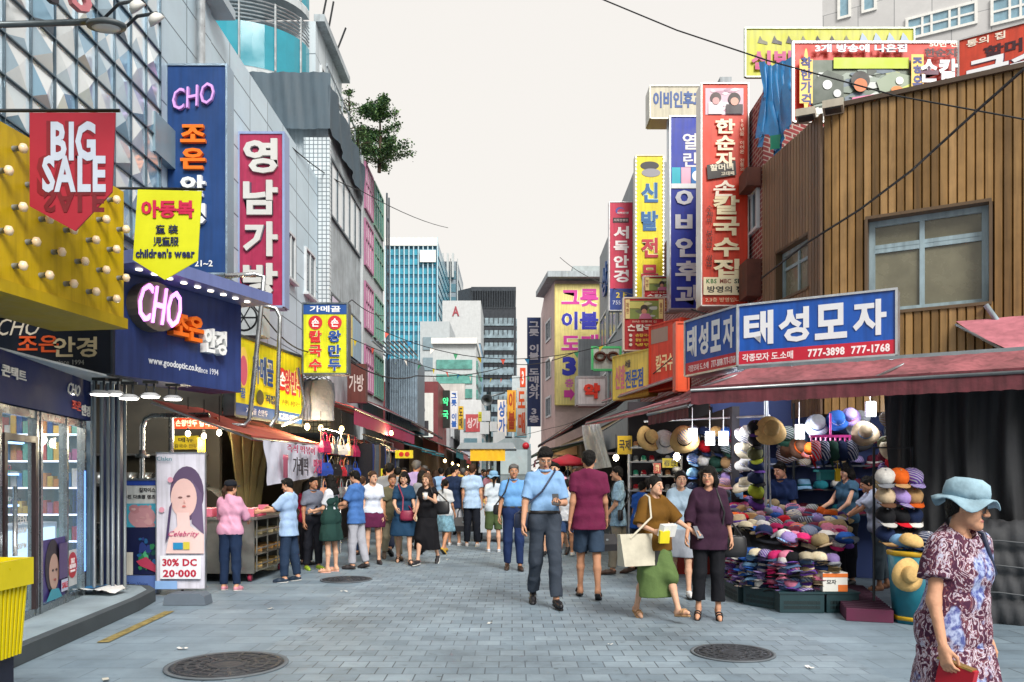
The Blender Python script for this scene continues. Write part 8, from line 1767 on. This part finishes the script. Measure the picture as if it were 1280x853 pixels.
# cables
def cable(pts, r, label, sag=0.):
    mb = MB(mat('18191c', rough=.6, var=.1)); out = []
    for (a, b) in zip(pts, pts[1:]): out += [lerp(a, b, s / 8) + Vector((0, 0, -sag * 4 * (s / 8) * (1 - s / 8))) for s in range(8)]
    out.append(pts[-1]); mb.tube(out, r, 5); one(mb, 'cable', label, 'cable', pts[0], 'overhead cables')
cable([P(740, -6, 9), P(846, 38, 9), P(960, 76, 8.6), P(1120, 120, 8), P(1300, 153, 7.4)], .008, 'thin black cable crossing the sky towards the roof banners')
cable([P(1292, 76, 6.6), P(1222, 138, 7.4), P(1140, 213, 8.6), P(1075, 262, 9.6), P(1010, 303, 10.8), P(952, 348, 12.2)], .014, 'thick black cable slanting down across the brown cladding')
cable([P(280, 95, 14), P(360, 180, 18), P(450, 238, 24), P(560, 285, 38)], .014, 'cable sagging along the white panelled building', .15)
cable([P(437, 452, 17), P(520, 470, 24), P(640, 455, 38), P(720, 440, 30)], .018, 'long cable sagging over the crowd below the bunting', .2)
cable([P(700, 322, 38), P(748, 352, 30), P(860, 385, 17), P(935, 390, 13)], .014, 'cable running behind the red menu signs', .1)
cable([P(560, 560, 40), P(690, 535, 30), P(760, 505, 20), P(870, 420, 12)], .01, 'cable rising from the far stalls to the hat shop sign', .1)
cable([P(390, 390, 15), P(440, 375, 20), P(480, 395, 26)], .012, 'short cable by the yellow restaurant sign', .1)
cable([P(300, 345, 12), P(330, 395, 12.5), P(385, 440, 14)], .012, 'black cable dropping beside the pink vertical sign', .12)
# street lamp and floodlights
t = thing('street_lamp', 'grey street lamp arm reaching in over the optician', 'street lamp', P(-60, 40, 5.6)); mb = MB(metal('5c6468')); mb.tube([P(-60, 33, 5.6), P(100, 28, 5.6), P(112, 27, 5.6)], .022, 8); mb.build('arm', t)
c = P(133, 31, 5.6); mb = MB(paint('4c5458')); mb.lathe([(.001, .035), (.07, .03), (.14, .0), (.135, -.02), (.1, -.025), (.001, -.02)], c=c, n=20, sy=.6); mb.build('lamp_head', t); mb = MB(mat('c8ccd0', rough=.2)); mb.lathe([(.1, -.026), (.08, -.034), (.001, -.036)], c=c, n=18, sy=.6); mb.build('glass', t)
for i, (u, v) in enumerate(((172, 10), (196, 26))):
    c = P(u, v, 8.6); t = thing('floodlight', 'white floodlight on a bracket above the faceted glass, %s from the street lamp' % ORD[i], 'lamp', c, 0, 'floodlights above the optician'); mb = MB(paint('dcdcd8')); mb.lathe([(.04, .07), (.075, .04), (.095, -.015), (.001, -.01)], n=14, M=Matrix.Rotation(R(35), 4, 'X') @ Matrix.Rotation(R(-30), 4, 'Y')); mb.build('head', t, world=False); mb = MB(DKMETAL); mb.tube([(0, 0, .08), (-.35, .3, .22), (-.7, .6, .2)], .018, 6); mb.build('bracket', t, world=False)
t = thing('neon_script', 'small pink and dark cursive sign letters at the top of the faceted glass', 'sign', P(84, 8, 7.6)); mb = MB(paint('b87078')); mb.T = Matrix.Translation(P(84, 8, 7.6)) @ Matrix.Rotation(R(60), 4, 'Z'); mb.text('o', .1, .1, .22, d=.06); mb.m(paint('2c2830')); mb.text('le', -.2, .05, .22, d=.05); mb.build('lettering', t)
# roof trees
def leafy(name, label, c, r, h, n, seed, cat='tree', trunk=.5, cols=('4c7044', '5c8048', '3c6048', '6e9058')):
    t = thing(name, label, cat, c); rg = random.Random(seed); c = Vector(c); mb = MB(mat('4a3c30', rough=.9, var=.3)); br = []
    top = c + Vector((0, 0, h)); mb.tube([c, c + Vector((.04 * r, .03, h * .5)), top], [.05 * r + .02, .035 * r + .012, .01], 6)
    for k in range(26):
        z = rg.uniform(.1, .95); a = rg.uniform(0, 6.3); L_ = r * (1.15 - .75 * z) * rg.uniform(.7, 1.15); p0 = c + Vector((0, 0, h * z)); p1 = p0 + Vector((math.cos(a) * L_, math.sin(a) * L_, L_ * rg.uniform(.1, .5))); mb.tube([p0, lerp(p0, p1, .5) + Vector((0, 0, .05)), p1], [.02 * r + .008, .012 * r + .006, .004], 4); br.append((p0, p1))
    mb.build('trunk', t); mb = MB(); ms = [mat(q, rough=.6, var=.25, scale=4) for q in cols]
    for k in range(n):
        p0, p1 = rg.choice(br); s_ = rg.uniform(.15, 1.08); p = lerp(p0, p1, s_) + Vector((rg.gauss(0, .09 * r), rg.gauss(0, .09 * r), rg.gauss(0, .08 * r))); mb.m(rg.choice(ms)); L_ = rg.uniform(.05, .1) * (r ** .5)
        d = Vector((rg.uniform(-1, 1), rg.uniform(-1, 1), rg.uniform(-.6, .8))).normalized(); e = d.cross(Vector((rg.uniform(-1, 1), rg.uniform(-1, 1), 1))).normalized() * L_ * .42
        mb.add([p, p + d * L_ * .5 + e, p + d * L_ * 1.15, p + d * L_ * .5 - e], [(0, 1, 2, 3)])
    mb.build('crown', t); return t
leafy('roof_tree', 'bushy green tree growing on the roof terrace', P(474, 216, 26), .92, 2.35, 9000, 1)
leafy('roof_tree', 'dark green shrub on the roof edge left of the bushy tree', P(436, 170, 23.5), .38, 1.4, 700, 2)
leafy('roof_tree', 'low sprawling shrub below the bushy roof tree', P(447, 196, 24.3), .45, .9, 700, 3)
leafy('street_tree', 'distant green street tree at the end of the market', P(604, 598, 80) - Vector((0, 0, CH)), 2.2, 5.5, 1200, 5)
# blue tarpaulin on the brick roof
w = wav(15); t = thing('blue_tarpaulin', 'crumpled bright blue tarpaulin draped beside the roof banners', 'tarpaulin', P(972, 190, 12.9)); mb = MB(mat('2088cc', rough=.45, var=.3, scale=2, bump=.5, bscale=5))
q_ = [P(948, 78, 13.2), P(994, 66, 12.4), P(992, 168, 12.2), P(950, 186, 13.0)]
mb.sheet(lambda a, b: lerp(lerp(q_[0], q_[1], a), lerp(q_[3], q_[2], a), b) + Vector((.05, -.16, 0)) * (w(a * 2.5, b) + .7 * math.sin(a * 13 + b * 3)) * (.4 + b) + Vector((0, 0, -.1 * math.sin(a * 3) + (.3 * math.sin(a * 9) * b))), 40, 16); mb.build('sheet', t)
mb = MB(mat('2c9c7c', rough=.6, var=.2)); mb.sheet(lambda a, b: lerp(P(962, 170, 12.6), P(975, 168, 12.5), a) + Vector((.03 * w(a * 3, b), 0, -.22 * b)), 6, 4); mb.build('green_corner', t)
for i, (u, v, Y) in enumerate(((1008, 149, 11.3), (1042, 139, 10.85))):
    c = P(u, v, Y); t = thing('wall_lamp', ('beige lamp box at the corner of the brown roof', 'beige lamp box under the red roof banner')[i], 'lamp', c, R(-25), 'lamp boxes on the brown roof'); mb = MB(paint('b0a898')); mb.box(-.13, .13, -.22, .05, -.03, .07); mb.build('casing', t, world=False); mb = MB(paint('2a2c30')); mb.box(-.1, .1, -.2, -.02, -.045, -.031); mb.build('glass', t, world=False)
# litter
rr = random.Random(2)
for i, (u, v) in enumerate(((430, 740), (763, 807), (132, 851), (560, 700), (1012, 836), (338, 762), (612, 780), (228, 812))):
    p = G(u, v); mb = MB(paint(('d8d8d4', 'e0e0dc', 'c8c4b8')[i % 3])); s_ = rr.uniform(.02, .045); a = rr.uniform(0, 3)
    mb.sheet(lambda x, y: p + Vector(((x - .5) * s_ * 2.2 * math.cos(a) - (y - .5) * s_ * math.sin(a), (x - .5) * s_ * 2.2 * math.sin(a) + (y - .5) * s_ * math.cos(a), .006 + .012 * math.sin(x * 4 + i) ** 2)), 4, 3)
    one(mb, 'paper_scrap', ('white paper scrap near the small manhole cover', 'tiny white scrap before the green skirt', 'crumpled paper scrap beside the yellow bin', 'paper scrap behind the dark dresses', 'scrap of paper right of the round manhole', 'scrap of paper near the banner stand base', 'scrap of paper in the open middle of the street', 'scrap of paper above the large manhole')[i], 'litter', p, 'paper scraps on the street')
